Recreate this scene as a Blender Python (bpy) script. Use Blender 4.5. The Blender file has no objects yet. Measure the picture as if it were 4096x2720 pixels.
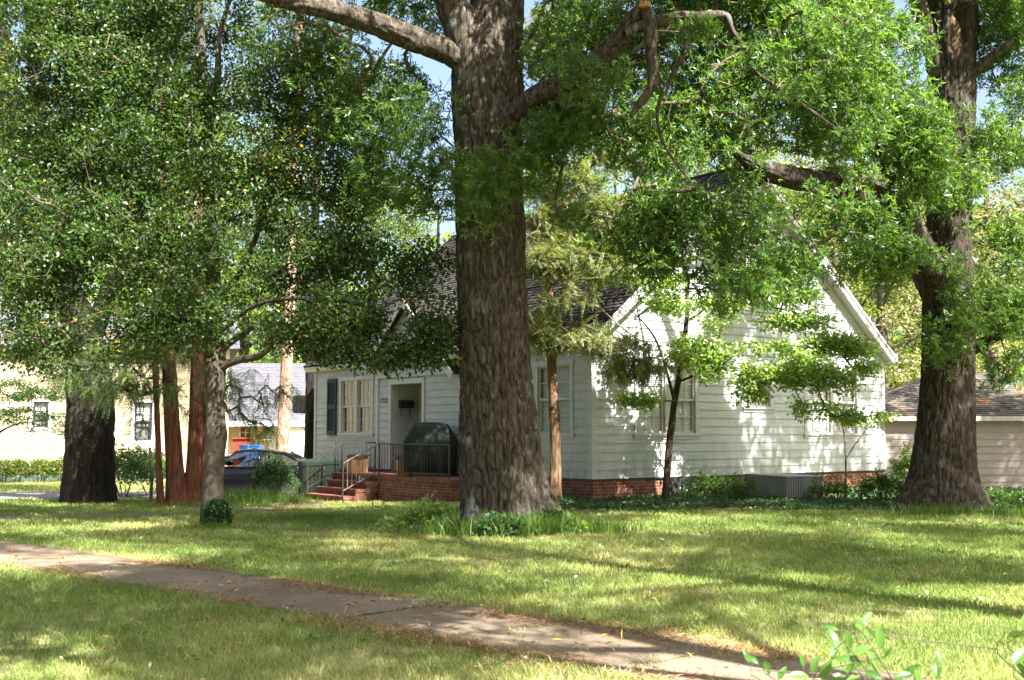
import bpy, math, random
import numpy as np
from mathutils import Vector, Matrix

random.seed(7)
RNG = np.random.default_rng(11)
SC = bpy.context.scene
COL = SC.collection
R = math.radians

# ------------------------------------------------------------------ camera, sky, sun, exposure
F_PX, CAM_H, KD = 1150.0, 1.6, 1024 / 2361.0
PITCH = math.atan(92 / F_PX)
cam_d = bpy.data.cameras.new('camera')
cam_d.sensor_width = 36.0
cam_d.lens = 36.0 * F_PX / 1024.0
cam_d.clip_start = 0.05
cam_d.clip_end = 2000
cam_d.dof.use_dof = True
cam_d.dof.focus_distance = 24
cam_d.dof.aperture_fstop = 7.1
cam = bpy.data.objects.new('camera', cam_d)
cam.location = (0, 0, CAM_H)
cam.rotation_euler = (math.pi / 2 + PITCH, 0, 0)
COL.objects.link(cam)
SC.camera = cam

SUN_EL = R(50)
SUN_AZ = math.atan2(0.62, -0.785)            # x, y of the way towards the sun: from the right, behind the camera
SUN = np.array([math.sin(SUN_AZ) * math.cos(SUN_EL), math.cos(SUN_AZ) * math.cos(SUN_EL), math.sin(SUN_EL)])
world = bpy.data.worlds.new('World')
SC.world = world
world.use_nodes = True
wn = world.node_tree.nodes
sky = wn.new('ShaderNodeTexSky')
sky.sky_type = 'NISHITA'
sky.sun_disc = False
sky.sun_elevation = SUN_EL
sky.sun_rotation = SUN_AZ
sky.air_density = 1.0
sky.dust_density = 5.0
sky.ozone_density = 1.0
world.node_tree.links.new(sky.outputs[0], wn['Background'].inputs[0])
wn['Background'].inputs[1].default_value = 0.075
sl = bpy.data.lights.new('sun', 'SUN')
sl.energy = 5.0
sl.angle = R(0.53)
sl.color = (1.0, 0.955, 0.885)
so = bpy.data.objects.new('sun', sl)
so.rotation_euler = Vector((-SUN[0], -SUN[1], -SUN[2])).to_track_quat('-Z', 'Y').to_euler()
so.location = (12, -18, 30)
COL.objects.link(so)
SC.view_settings.view_transform = 'Standard'
SC.view_settings.look = 'None'
SC.view_settings.gamma = 1
SC.view_settings.exposure = 2.4
SC.cycles.max_bounces = 7
SC.cycles.diffuse_bounces = 4
SC.cycles.glossy_bounces = 2
SC.cycles.transmission_bounces = 3
SC.cycles.transparent_max_bounces = 8
SC.cycles.caustics_reflective = False
SC.cycles.caustics_refractive = False
SC.cycles.use_denoising = True
try:
    SC.cycles.denoiser = 'OPENIMAGEDENOISE'; SC.cycles.denoising_prefilter = 'ACCURATE'
except Exception:
    pass
SC.cycles.sample_clamp_indirect = 6

# ------------------------------------------------------------------ measuring helpers (photo read at 2361 px wide)
_c, _s = math.cos(PITCH), math.sin(PITCH)
def ray(dx, dy):
    x = (dx * KD - 512) / F_PX
    y = (340 - dy * KD) / F_PX
    return np.array([x, _c - y * _s, _s + y * _c])
def pt(dx, dy, Y):
    r = ray(dx, dy)
    return np.array([0, 0, CAM_H]) + r * (Y / r[1])
def gx(dx, Y):
    return (dx * KD - 512) / F_PX * Y

def smooth(a, b, x):
    t = np.clip((np.asarray(x, float) - a) / (b - a), 0, 1)
    return t * t * (3 - 2 * t)

# vectorised gradient-free value noise, 3-D
_PERM = np.random.default_rng(3).random(4096)
def vn(P, f=1.0, seed=0):
    P = np.asarray(P, float) * f + 100.37 + seed * 17.13
    i = np.floor(P).astype(np.int64)
    w = P - i
    w = w * w * (3 - 2 * w)
    out = 0
    for a in (0, 1):
        for b in (0, 1):
            for c in (0, 1):
                h = (i[:, 0] + a) * 73856093 ^ (i[:, 1] + b) * 19349663 ^ (i[:, 2] + c) * 83492791
                v = _PERM[(h ^ (h >> 13)) & 4095]
                out = out + v * (w[:, 0] if a else 1 - w[:, 0]) * (w[:, 1] if b else 1 - w[:, 1]) * (w[:, 2] if c else 1 - w[:, 2])
    return out
def fbm(P, f=1.0, o=3, seed=0):
    s, a, t = 0, 1, 0
    for k in range(o):
        s = s + a * vn(P, f * 2 ** k, seed + k); t += a; a *= 0.5
    return s / t

def ground_z(x, y):
    x = np.asarray(x, float); y = np.asarray(y, float)
    z = -0.25 * smooth(21, 30, y) * smooth(0.5, -4.5, x)
    P = np.stack([x.ravel(), y.ravel(), 0 * x.ravel()], 1)
    n = (fbm(P, 0.35, 2) - 0.5).reshape(x.shape)
    return z + n * 0.07 * smooth(5, 12, np.abs(y) + np.abs(x))
def gz(x, y):
    return float(ground_z(np.array([x]), np.array([y]))[0])

# ------------------------------------------------------------------ mesh helpers
class MB:
    def __init__(s):
        s.v = []; s.f = []; s.m = []
    def quad(s, a, b, c, d, m=0):
        n = len(s.v); s.v += [tuple(a), tuple(b), tuple(c), tuple(d)]; s.f.append((n, n + 1, n + 2, n + 3)); s.m.append(m)
    def poly(s, pts, m=0):
        n = len(s.v); s.v += [tuple(p) for p in pts]; s.f.append(tuple(range(n, n + len(pts)))); s.m.append(m)
    def obox(s, o, ax, ay, az, m=0):          # oriented box from a corner and three edge vectors
        o, ax, ay, az = (np.array(q, float) for q in (o, ax, ay, az))
        if np.dot(np.cross(ax, ay), az) < 0: ax, ay = ay, ax
        n = len(s.v)
        s.v += [tuple(o + i * ax + j * ay + k * az) for k in (0, 1) for j in (0, 1) for i in (0, 1)]
        for f in ((0, 2, 3, 1), (4, 5, 7, 6), (0, 1, 5, 4), (2, 6, 7, 3), (0, 4, 6, 2), (1, 3, 7, 5)):
            s.f.append(tuple(n + q for q in f)); s.m.append(m)
    def box(s, c, size, m=0, rz=0):
        cs, sn = math.cos(rz), math.sin(rz)
        ax = np.array([cs, sn, 0]) * size[0]; ay = np.array([-sn, cs, 0]) * size[1]; az = np.array([0, 0, size[2]])
        s.obox(np.array(c, float) - ax / 2 - ay / 2 - az / 2, ax, ay, az, m)
    def tube(s, pts, rad, n=8, m=0, cap=True):
        pts = [np.array(p, float) for p in pts]
        if not hasattr(rad, '__len__'): rad = [rad] * len(pts)
        up = None; b0 = len(s.v)
        for i, p in enumerate(pts):
            t = pts[min(i + 1, len(pts) - 1)] - pts[max(i - 1, 0)]
            t = t / (np.linalg.norm(t) + 1e-9)
            if up is None:
                up = np.array([0, 0, 1.0]) if abs(t[2]) < 0.9 else np.array([1.0, 0, 0])
            a = up - t * np.dot(up, t); a /= np.linalg.norm(a) + 1e-9; up = a
            b = np.cross(t, a)
            for k in range(n):
                q = 2 * math.pi * k / n
                s.v.append(tuple(p + rad[i] * (math.cos(q) * a + math.sin(q) * b)))
        for i in range(len(pts) - 1):
            for k in range(n):
                k2 = (k + 1) % n
                s.f.append((b0 + i * n + k, b0 + i * n + k2, b0 + (i + 1) * n + k2, b0 + (i + 1) * n + k)); s.m.append(m)
        if cap:
            s.f.append(tuple(b0 + k for k in reversed(range(n)))); s.m.append(m)
            e = b0 + (len(pts) - 1) * n
            s.f.append(tuple(e + k for k in range(n))); s.m.append(m)
    def lathe(s, prof, n=20, c=(0, 0, 0), m=0):
        b0 = len(s.v)
        for r, z in prof:
            for k in range(n):
                q = 2 * math.pi * k / n
                s.v.append((c[0] + r * math.cos(q), c[1] + r * math.sin(q), c[2] + z))
        for i in range(len(prof) - 1):
            for k in range(n):
                k2 = (k + 1) % n
                s.f.append((b0 + i * n + k, b0 + i * n + k2, b0 + (i + 1) * n + k2, b0 + (i + 1) * n + k)); s.m.append(m)
    def loft(s, rings, m=0, cap=True):
        b0 = len(s.v); n = len(rings[0])
        for r in rings: s.v += [tuple(p) for p in r]
        for i in range(len(rings) - 1):
            for k in range(n):
                k2 = (k + 1) % n
                s.f.append((b0 + i * n + k, b0 + i * n + k2, b0 + (i + 1) * n + k2, b0 + (i + 1) * n + k)); s.m.append(m)
        if cap:
            s.f.append(tuple(b0 + k for k in reversed(range(n)))); s.m.append(m)
            e = b0 + (len(rings) - 1) * n
            s.f.append(tuple(e + k for k in range(n))); s.m.append(m)
    def build(s, name, mats, parent=None, smooth_=False, bevel=0):
        me = bpy.data.meshes.new(name)
        me.from_pydata(s.v, [], s.f)
        if not isinstance(mats, (list, tuple)): mats = [mats]
        for q in mats: me.materials.append(q)
        if len(mats) > 1: me.polygons.foreach_set('material_index', s.m)
        if smooth_: me.polygons.foreach_set('use_smooth', [True] * len(me.polygons))
        me.update()
        o = bpy.data.objects.new(name, me)
        COL.objects.link(o)
        if parent is not None: o.parent = parent
        if bevel:
            b = o.modifiers.new('bevel', 'BEVEL'); b.width = bevel; b.segments = 2; b.limit_method = 'ANGLE'; b.angle_limit = R(40)
        return o

def mesh_np(name, V, Fq, mat, parent=None, attrs=None, smooth_=False):
    me = bpy.data.meshes.new(name)
    V = np.ascontiguousarray(V, np.float32); Fq = np.ascontiguousarray(Fq, np.int32)
    k = Fq.shape[1]
    me.vertices.add(len(V)); me.vertices.foreach_set('co', V.ravel())
    me.loops.add(Fq.size); me.loops.foreach_set('vertex_index', Fq.ravel())
    me.polygons.add(len(Fq))
    me.polygons.foreach_set('loop_start', np.arange(0, Fq.size, k, dtype=np.int32))
    me.polygons.foreach_set('loop_total', np.full(len(Fq), k, np.int32))
    if smooth_: me.polygons.foreach_set('use_smooth', np.ones(len(Fq), bool))
    for an, av in (attrs or {}).items():
        at = me.attributes.new(an, 'FLOAT', 'FACE'); at.data.foreach_set('value', np.ascontiguousarray(av, np.float32))
    me.update(calc_edges=True)
    me.materials.append(mat)
    o = bpy.data.objects.new(name, me)
    COL.objects.link(o)
    if parent is not None: o.parent = parent
    return o

def tag(o, label=None, cat=None, group=None, kind=None):
    if label: o['label'] = label
    if cat: o['category'] = cat
    if group: o['group'] = group
    if kind: o['kind'] = kind
    return o
def thing(name, label, cat, loc=(0, 0, 0), rz=0, group=None):
    o = bpy.data.objects.new(name, None)
    o.empty_display_size = 0.3
    COL.objects.link(o)
    o.location = loc; o.rotation_euler = (0, 0, rz)
    return tag(o, label, cat, group)
def copy_tree(o, parent=None):
    c = o.copy(); COL.objects.link(c)
    if parent is not None: c.parent = parent
    for ch in [q for q in bpy.data.objects if q.parent == o]:
        copy_tree(ch, c)
    return c

# ------------------------------------------------------------------ materials
def mat(name, cols, scale=(1, 1, 1), nscale=5, detail=6, rough=0.7, bump=0.0, bscale=None, bstretch=None, spec=0.3, metal=0.0, pos=None, coat=0):
    m = bpy.data.materials.new(name); m.use_nodes = True
    nt = m.node_tree; N = nt.nodes; L = nt.links
    b = N['Principled BSDF']
    b.inputs['Roughness'].default_value = rough
    b.inputs['Specular IOR Level'].default_value = spec
    b.inputs['Metallic'].default_value = metal
    b.inputs['Coat Weight'].default_value = coat
    tc = N.new('ShaderNodeTexCoord'); mp = N.new('ShaderNodeMapping'); mp.inputs['Scale'].default_value = scale
    L.new(tc.outputs['Object'], mp.inputs['Vector'])
    no = N.new('ShaderNodeTexNoise'); no.inputs['Scale'].default_value = nscale; no.inputs['Detail'].default_value = detail
    no.inputs['Roughness'].default_value = 0.62
    L.new(mp.outputs[0], no.inputs['Vector'])
    cr = N.new('ShaderNodeValToRGB')
    n = len(cols)
    pos = pos or [0.3 + 0.4 * i / max(1, n - 1) for i in range(n)]
    while len(cr.color_ramp.elements) < n: cr.color_ramp.elements.new(0.5)
    for e, p, c in zip(cr.color_ramp.elements, pos, cols):
        e.position = p; e.color = (*c, 1)
    L.new(no.outputs['Fac'], cr.inputs['Fac']); L.new(cr.outputs[0], b.inputs['Base Color'])
    if bump:
        mp2 = N.new('ShaderNodeMapping'); mp2.inputs['Scale'].default_value = bstretch or scale
        L.new(tc.outputs['Object'], mp2.inputs['Vector'])
        n2 = N.new('ShaderNodeTexNoise'); n2.inputs['Scale'].default_value = bscale or nscale; n2.inputs['Detail'].default_value = 7
        L.new(mp2.outputs[0], n2.inputs['Vector'])
        bp = N.new('ShaderNodeBump'); bp.inputs['Strength'].default_value = min(1, bump); bp.inputs['Distance'].default_value = 0.02 * bump
        L.new(n2.outputs['Fac'], bp.inputs['Height']); L.new(bp.outputs[0], b.inputs['Normal'])
    return m

def bark(name, dark, mid, light, lichen=None, fur=(9, 9, 1.1), bump=1.0, dist=0.04):
    m = bpy.data.materials.new(name); m.use_nodes = True
    nt = m.node_tree; N = nt.nodes; L = nt.links
    b = N['Principled BSDF']; b.inputs['Roughness'].default_value = 0.9; b.inputs['Specular IOR Level'].default_value = 0.15
    tc = N.new('ShaderNodeTexCoord')
    mp = N.new('ShaderNodeMapping'); mp.inputs['Scale'].default_value = fur
    L.new(tc.outputs['Object'], mp.inputs['Vector'])
    no = N.new('ShaderNodeTexNoise'); no.inputs['Scale'].default_value = 1.4; no.inputs['Detail'].default_value = 8; no.inputs['Roughness'].default_value = 0.65
    no.inputs['Distortion'].default_value = 0.8
    L.new(mp.outputs[0], no.inputs['Vector'])
    cr = N.new('ShaderNodeValToRGB'); cr.color_ramp.elements.new(0.5)
    for e, p, c in zip(cr.color_ramp.elements, (0.34, 0.5, 0.68), (dark, mid, light)): e.position = p; e.color = (*c, 1)
    L.new(no.outputs['Fac'], cr.inputs['Fac'])
    out = cr.outputs[0]
    n3 = N.new('ShaderNodeTexNoise'); n3.inputs['Scale'].default_value = 2.6; n3.inputs['Detail'].default_value = 6
    L.new(tc.outputs['Object'], n3.inputs['Vector'])
    if lichen:
        c2 = N.new('ShaderNodeValToRGB'); c2.color_ramp.elements[0].position = 0.6; c2.color_ramp.elements[1].position = 0.68
        L.new(n3.outputs['Fac'], c2.inputs['Fac'])
        mu = N.new('ShaderNodeMath'); mu.operation = 'MULTIPLY'
        c3 = N.new('ShaderNodeValToRGB'); c3.color_ramp.elements[0].position = 0.42; c3.color_ramp.elements[1].position = 0.55
        L.new(no.outputs['Fac'], c3.inputs['Fac'])
        L.new(c2.outputs[0], mu.inputs[0]); L.new(c3.outputs[0], mu.inputs[1])
        mx = N.new('ShaderNodeMixRGB'); mx.inputs[2].default_value = (*lichen, 1)
        L.new(mu.outputs[0], mx.inputs[0]); L.new(out, mx.inputs[1]); out = mx.outputs[0]
    L.new(out, b.inputs['Base Color'])
    bp = N.new('ShaderNodeBump'); bp.inputs['Strength'].default_value = bump; bp.inputs['Distance'].default_value = dist
    L.new(no.outputs['Fac'], bp.inputs['Height']); L.new(bp.outputs[0], b.inputs['Normal'])
    return m

def leafmat(name, stops, trans=0.4, rough=0.42, spec=0.5, tcol=1.6):
    """per-leaf colour from the leaf's own random number"""
    m = bpy.data.materials.new(name); m.use_nodes = True
    nt = m.node_tree; N = nt.nodes; L = nt.links
    b = N['Principled BSDF']; b.inputs['Roughness'].default_value = rough; b.inputs['Specular IOR Level'].default_value = spec
    at = N.new('ShaderNodeAttribute'); at.attribute_name = 'tint'
    cr = N.new('ShaderNodeValToRGB'); cr.color_ramp.interpolation = 'LINEAR'
    while len(cr.color_ramp.elements) < len(stops): cr.color_ramp.elements.new(0.5)
    for e, (p, c) in zip(cr.color_ramp.elements, stops): e.position = p; e.color = (*c, 1)
    L.new(at.outputs['Fac'], cr.inputs['Fac'])
    L.new(cr.outputs[0], b.inputs['Base Color'])
    if trans:
        t = N.new('ShaderNodeBsdfTranslucent')
        mm = N.new('ShaderNodeMixRGB'); mm.blend_type = 'MULTIPLY'; mm.inputs[0].default_value = 1
        mm.inputs[2].default_value = (1.3 * tcol, 1.3 * tcol, 0.5 * tcol, 1)
        L.new(cr.outputs[0], mm.inputs[1]); L.new(mm.outputs[0], t.inputs['Color'])
        mx = N.new('ShaderNodeMixShader'); mx.inputs[0].default_value = trans
        L.new(b.outputs[0], mx.inputs[1]); L.new(t.outputs[0], mx.inputs[2])
        L.new(mx.outputs[0], N['Material Output'].inputs['Surface'])
    return m

def brickmat(name, c1, c2, mortar, sc=1.0, axes='xz', bw=0.21, rh=0.075):
    m = bpy.data.materials.new(name); m.use_nodes = True
    nt = m.node_tree; N = nt.nodes; L = nt.links
    b = N['Principled BSDF']; b.inputs['Roughness'].default_value = 0.85; b.inputs['Specular IOR Level'].default_value = 0.2
    tc = N.new('ShaderNodeTexCoord'); sx = N.new('ShaderNodeSeparateXYZ')
    rm_ = N.new('ShaderNodeMapping'); rm_.inputs['Rotation'].default_value = (0, 0, -math.atan2(0.6, 0.8))   # along the house walls
    L.new(tc.outputs['Object'], rm_.inputs[0]); L.new(rm_.outputs[0], sx.inputs[0])
    ad = N.new('ShaderNodeMath'); ad.operation = 'ADD'; L.new(sx.outputs[0], ad.inputs[0]); L.new(sx.outputs[1], ad.inputs[1])
    cb = N.new('ShaderNodeCombineXYZ')
    if axes == 'xz':
        L.new(ad.outputs[0], cb.inputs[0]); L.new(sx.outputs[2], cb.inputs[1])
    else:                                    # soldier course: bricks stand on end
        L.new(sx.outputs[2], cb.inputs[0]); L.new(ad.outputs[0], cb.inputs[1])
    br = N.new('ShaderNodeTexBrick'); br.inputs['Scale'].default_value = 1.0
    br.inputs['Brick Width'].default_value = bw; br.inputs['Row Height'].default_value = rh
    br.inputs['Mortar Size'].default_value = 0.006; br.inputs['Mortar Smooth'].default_value = 0.2
    br.inputs['Color1'].default_value = (*c1, 1); br.inputs['Color2'].default_value = (*c2, 1); br.inputs['Mortar'].default_value = (*mortar, 1)
    L.new(cb.outputs[0], br.inputs['Vector'])
    no = N.new('ShaderNodeTexNoise'); no.inputs['Scale'].default_value = 6; no.inputs['Detail'].default_value = 8
    L.new(tc.outputs['Object'], no.inputs['Vector'])
    cr = N.new('ShaderNodeValToRGB'); cr.color_ramp.elements[0].color = (0.5, 0.5, 0.5, 1); cr.color_ramp.elements[0].position = 0.3; cr.color_ramp.elements[1].position = 0.7; cr.color_ramp.elements[1].color = (1.15, 1.1, 1.1, 1)
    L.new(no.outputs['Fac'], cr.inputs['Fac'])
    mm = N.new('ShaderNodeMixRGB'); mm.blend_type = 'MULTIPLY'; mm.inputs[0].default_value = 1
    L.new(br.outputs[0], mm.inputs[1]); L.new(cr.outputs[0], mm.inputs[2]); L.new(mm.outputs[0], b.inputs['Base Color'])
    bp = N.new('ShaderNodeBump'); bp.inputs['Strength'].default_value = 0.6; bp.inputs['Distance'].default_value = 0.006; bp.invert = True
    L.new(br.outputs['Fac'], bp.inputs['Height']); L.new(bp.outputs[0], b.inputs['Normal'])
    return m

def glassmat(name, tint=(0.02, 0.025, 0.03), fac=0.25):
    m = bpy.data.materials.new(name); m.use_nodes = True
    nt = m.node_tree; N = nt.nodes; L = nt.links
    N.remove(N['Principled BSDF'])
    tr = N.new('ShaderNodeBsdfTransparent'); tr.inputs[0].default_value = (*tint, 1)
    gl = N.new('ShaderNodeBsdfGlossy'); gl.inputs['Roughness'].default_value = 0.02; gl.inputs[0].default_value = (0.9, 0.94, 0.98, 1)
    mx = N.new('ShaderNodeMixShader')
    fr = N.new('ShaderNodeLayerWeight'); fr.inputs['Blend'].default_value = 0.5
    pw = N.new('ShaderNodeMath'); pw.operation = 'POWER'; pw.inputs[1].default_value = 4.0; L.new(fr.outputs['Facing'], pw.inputs[0])
    ad = N.new('ShaderNodeMath'); ad.operation = 'ADD'; ad.inputs[1].default_value = 0.05 + fac * 0.5; ad.use_clamp = True
    L.new(pw.outputs[0], ad.inputs[0]); L.new(ad.outputs[0], mx.inputs[0])
    L.new(tr.outputs[0], mx.inputs[1]); L.new(gl.outputs[0], mx.inputs[2])
    L.new(mx.outputs[0], N['Material Output'].inputs['Surface'])
    return m

M = {}
M['paint'] = mat('white_paint', [(0.3, 0.325, 0.31), (0.38, 0.405, 0.395), (0.43, 0.455, 0.45)], scale=(1, 1, 2.2), nscale=1.6, detail=9, rough=0.5, pos=[0.26, 0.4, 0.62], bump=0.15, bscale=30)
def weathered(m):
    nt = m.node_tree; N = nt.nodes; L = nt.links
    b = N['Principled BSDF']; src = b.inputs['Base Color'].links[0].from_socket
    tc = [n for n in N if n.type == 'TEX_COORD'][0]
    sx = N.new('ShaderNodeSeparateXYZ'); L.new(tc.outputs['Object'], sx.inputs[0])
    mr = N.new('ShaderNodeMapRange'); mr.inputs[1].default_value = 0.5; mr.inputs[2].default_value = 1.25; mr.inputs[3].default_value = 0.55; mr.inputs[4].default_value = 0.0
    L.new(sx.outputs[2], mr.inputs[0])
    mp = N.new('ShaderNodeMapping'); mp.inputs['Scale'].default_value = (4, 4, 1.2); L.new(tc.outputs['Object'], mp.inputs[0])
    no = N.new('ShaderNodeTexNoise'); no.inputs['Scale'].default_value = 1.6; no.inputs['Detail'].default_value = 9; L.new(mp.outputs[0], no.inputs['Vector'])
    cr = N.new('ShaderNodeValToRGB'); cr.color_ramp.elements[0].position = 0.42; cr.color_ramp.elements[1].position = 0.7; L.new(no.outputs['Fac'], cr.inputs['Fac'])
    ad = N.new('ShaderNodeMath'); ad.operation = 'ADD'; ad.inputs[1].default_value = 0.1; L.new(mr.outputs[0], ad.inputs[0])
    mu = N.new('ShaderNodeMath'); mu.operation = 'MULTIPLY'; L.new(ad.outputs[0], mu.inputs[0]); L.new(cr.outputs[0], mu.inputs[1])
    mx = N.new('ShaderNodeMixRGB'); mx.inputs[2].default_value = (0.16, 0.15, 0.11, 1)
    L.new(mu.outputs[0], mx.inputs[0]); L.new(src, mx.inputs[1]); L.new(mx.outputs[0], b.inputs['Base Color'])
weathered(M['paint'])
M['trim'] = mat('white_trim', [(0.4, 0.4, 0.38), (0.48, 0.48, 0.465)], nscale=3, rough=0.45)
M['shed_paint'] = mat('cream_paint', [(0.26, 0.225, 0.205), (0.32, 0.28, 0.255)], nscale=1.5, rough=0.6)
M['shed_trim'] = mat('cream_trim', [(0.4, 0.37, 0.33), (0.46, 0.42, 0.38)], nscale=2, rough=0.6)
M['yellow'] = mat('pale_yellow_vinyl', [(0.3, 0.255, 0.165), (0.35, 0.3, 0.2)], nscale=1.2, rough=0.55)
M['tan'] = mat('tan_vinyl', [(0.58, 0.46, 0.29), (0.64, 0.51, 0.33)], nscale=1.2, rough=0.55)
M['cream'] = mat('cream_vinyl', [(0.74, 0.68, 0.5), (0.8, 0.74, 0.56)], nscale=1.2, rough=0.55)
M['found'] = mat('dark_green_foundation', [(0.03, 0.055, 0.055), (0.05, 0.08, 0.075)], nscale=3, rough=0.8)
M['shake'] = mat('weathered_dark_shingle', [(0.014, 0.012, 0.011), (0.035, 0.031, 0.029), (0.075, 0.068, 0.064)], scale=(1, 1, 1), nscale=7, rough=0.9, spec=0.1, bump=0.6, bscale=40)
M['needles_roof'] = mat('grey_shingle_with_pine_straw', [(0.035, 0.031, 0.027), (0.075, 0.067, 0.058), (0.12, 0.105, 0.09), (0.3, 0.13, 0.045), (0.4, 0.18, 0.06)], scale=(1, 1, 1.5), nscale=1.3, detail=9, rough=0.9, spec=0.1, pos=[0.3, 0.46, 0.575, 0.605, 0.7])
M['grey_roof'] = mat('grey_asphalt_shingle', [(0.08, 0.08, 0.095), (0.13, 0.13, 0.15)], nscale=9, rough=0.9, spec=0.1)
M['brick'] = brickmat('red_brick', (0.24, 0.088, 0.055), (0.17, 0.058, 0.04), (0.3, 0.24, 0.19))
M['brick_soldier'] = brickmat('red_brick_on_edge', (0.23, 0.09, 0.058), (0.16, 0.06, 0.042), (0.24, 0.18, 0.145), axes='zx', bw=0.4, rh=0.075)
M['glass'] = glassmat('window_glass', (0.88, 0.9, 0.9), 0.02)
M['carglass'] = glassmat('car_glass', (0.3, 0.33, 0.33), 0.12)
M['blind'] = mat('window_blind', [(0.74, 0.74, 0.72), (0.8, 0.8, 0.78)], nscale=3, rough=0.6)
M['curtain'] = mat('lace_curtain', [(0.14, 0.14, 0.135), (0.27, 0.27, 0.26)], scale=(9, 9, 0.3), nscale=4, rough=0.9)
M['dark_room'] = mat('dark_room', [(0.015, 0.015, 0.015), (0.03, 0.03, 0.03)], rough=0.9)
M['shutter'] = mat('dark_green_shutter', [(0.009, 0.015, 0.012), (0.015, 0.022, 0.018)], nscale=6, rough=0.6)
M['iron'] = mat('black_wrought_iron', [(0.016, 0.015, 0.014), (0.04, 0.034, 0.03)], nscale=12, rough=0.5, spec=0.5)
M['iron_worn'] = mat('worn_wrought_iron', [(0.05, 0.045, 0.042), (0.16, 0.13, 0.12), (0.28, 0.26, 0.26)], nscale=6, rough=0.45, spec=0.5)
M['cover'] = mat('green_vinyl_cover', [(0.0025, 0.008, 0.0065), (0.005, 0.014, 0.012)], nscale=3, rough=0.6, spec=0.3, bump=1.0, bscale=5)
M['cart'] = mat('green_plastic', [(0.007, 0.015, 0.008), (0.01, 0.022, 0.012)], nscale=4, rough=0.5, spec=0.45)
M['lid'] = mat('dark_green_plastic_lid', [(0.012, 0.026, 0.015), (0.018, 0.036, 0.021)], nscale=4, rough=0.28, spec=0.6)
M['rubber'] = mat('black_rubber', [(0.012, 0.012, 0.012), (0.025, 0.025, 0.025)], rough=0.8)
M['card'] = mat('brown_cardboard', [(0.42, 0.25, 0.12), (0.5, 0.31, 0.16)], nscale=3, rough=0.85)
M['bluecloth'] = mat('dark_blue_bag', [(0.02, 0.03, 0.1), (0.05, 0.06, 0.16)], nscale=8, rough=0.6)
M['acgrey'] = mat('grey_metal_cabinet', [(0.22, 0.225, 0.23), (0.3, 0.305, 0.31)], nscale=3, rough=0.5, spec=0.4)
M['acdark'] = mat('dark_grille', [(0.018, 0.018, 0.02), (0.04, 0.04, 0.043)], nscale=6, rough=0.6)
M['carpaint'] = mat('dark_blue_car_paint', [(0.002, 0.002, 0.003), (0.003, 0.003, 0.004)], rough=0.22, spec=0.25, coat=0.12)
M['chrome'] = mat('bright_metal', [(0.5, 0.5, 0.5), (0.6, 0.6, 0.6)], rough=0.25, metal=1)
M['interior'] = mat('car_interior', [(0.03, 0.028, 0.025), (0.05, 0.045, 0.04)], rough=0.9)
M['blackboard'] = mat('black_backboard', [(0.008, 0.008, 0.009), (0.014, 0.014, 0.015)], rough=0.5)
M['redwood'] = mat('red_stained_wood', [(0.22, 0.028, 0.018), (0.32, 0.05, 0.03)], nscale=6, rough=0.6)
M['bluebin'] = mat('blue_plastic', [(0.02, 0.16, 0.62), (0.03, 0.2, 0.7)], rough=0.4, spec=0.5)
M['door'] = mat('white_door_paint', [(0.66, 0.67, 0.72), (0.72, 0.73, 0.78)], rough=0.4)
M['concrete'] = None
M['soil'] = mat('bare_soil', [(0.1, 0.06, 0.035), (0.2, 0.13, 0.08)], nscale=8, rough=1, bump=0.5)
M['asphalt'] = mat('grey_asphalt', [(0.12, 0.12, 0.135), (0.18, 0.18, 0.2)], nscale=20, rough=0.9)

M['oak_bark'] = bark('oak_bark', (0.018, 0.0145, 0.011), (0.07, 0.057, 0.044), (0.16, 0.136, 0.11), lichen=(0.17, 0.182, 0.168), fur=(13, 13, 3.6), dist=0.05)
M['shade_oak_bark'] = bark('shaded_oak_bark', (0.011, 0.009, 0.007), (0.042, 0.034, 0.026), (0.1, 0.083, 0.066), lichen=(0.1, 0.108, 0.095), fur=(13, 13, 3.0), dist=0.05)  # oak bark copy, its colour darkened to stand for shade on the trunk
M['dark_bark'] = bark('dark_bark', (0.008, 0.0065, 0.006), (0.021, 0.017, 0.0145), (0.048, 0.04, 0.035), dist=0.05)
M['grey_bark'] = bark('holly_bark', (0.042, 0.036, 0.026), (0.082, 0.07, 0.053), (0.15, 0.133, 0.105), lichen=(0.19, 0.19, 0.155), fur=(5, 5, 3), bump=0.5, dist=0.02)
M['cedar_bark'] = bark('cedar_bark', (0.045, 0.02, 0.012), (0.14, 0.058, 0.034), (0.23, 0.105, 0.066), fur=(14, 14, 0.8), dist=0.03)
M['pine_bark'] = bark('pine_bark', (0.11, 0.065, 0.045), (0.27, 0.175, 0.125), (0.42, 0.31, 0.245), fur=(7, 7, 2.5), dist=0.03)
M['brown_bark'] = bark('brown_bark', (0.05, 0.028, 0.016), (0.14, 0.085, 0.05), (0.25, 0.165, 0.1), fur=(12, 12, 1.5), dist=0.02)
M['dog_bark'] = bark('dogwood_bark', (0.018, 0.013, 0.01), (0.05, 0.034, 0.026), (0.1, 0.07, 0.05), fur=(12, 12, 5), dist=0.012)
M['rot'] = mat('rotten_wood', [(0.012, 0.008, 0.006), (0.07, 0.042, 0.024), (0.22, 0.15, 0.1)], scale=(8, 8, 1.2), nscale=2, rough=1, bump=1)
M['broken'] = mat('torn_orange_wood', [(0.32, 0.14, 0.06), (0.45, 0.24, 0.11)], nscale=6, rough=0.9)
M['twig'] = mat('twig_bark', [(0.07, 0.052, 0.038), (0.15, 0.118, 0.09)], nscale=3, rough=0.9)
M['twig_pale'] = mat('pale_twig_bark', [(0.14, 0.11, 0.085), (0.27, 0.225, 0.18)], nscale=3, rough=0.9)

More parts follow.
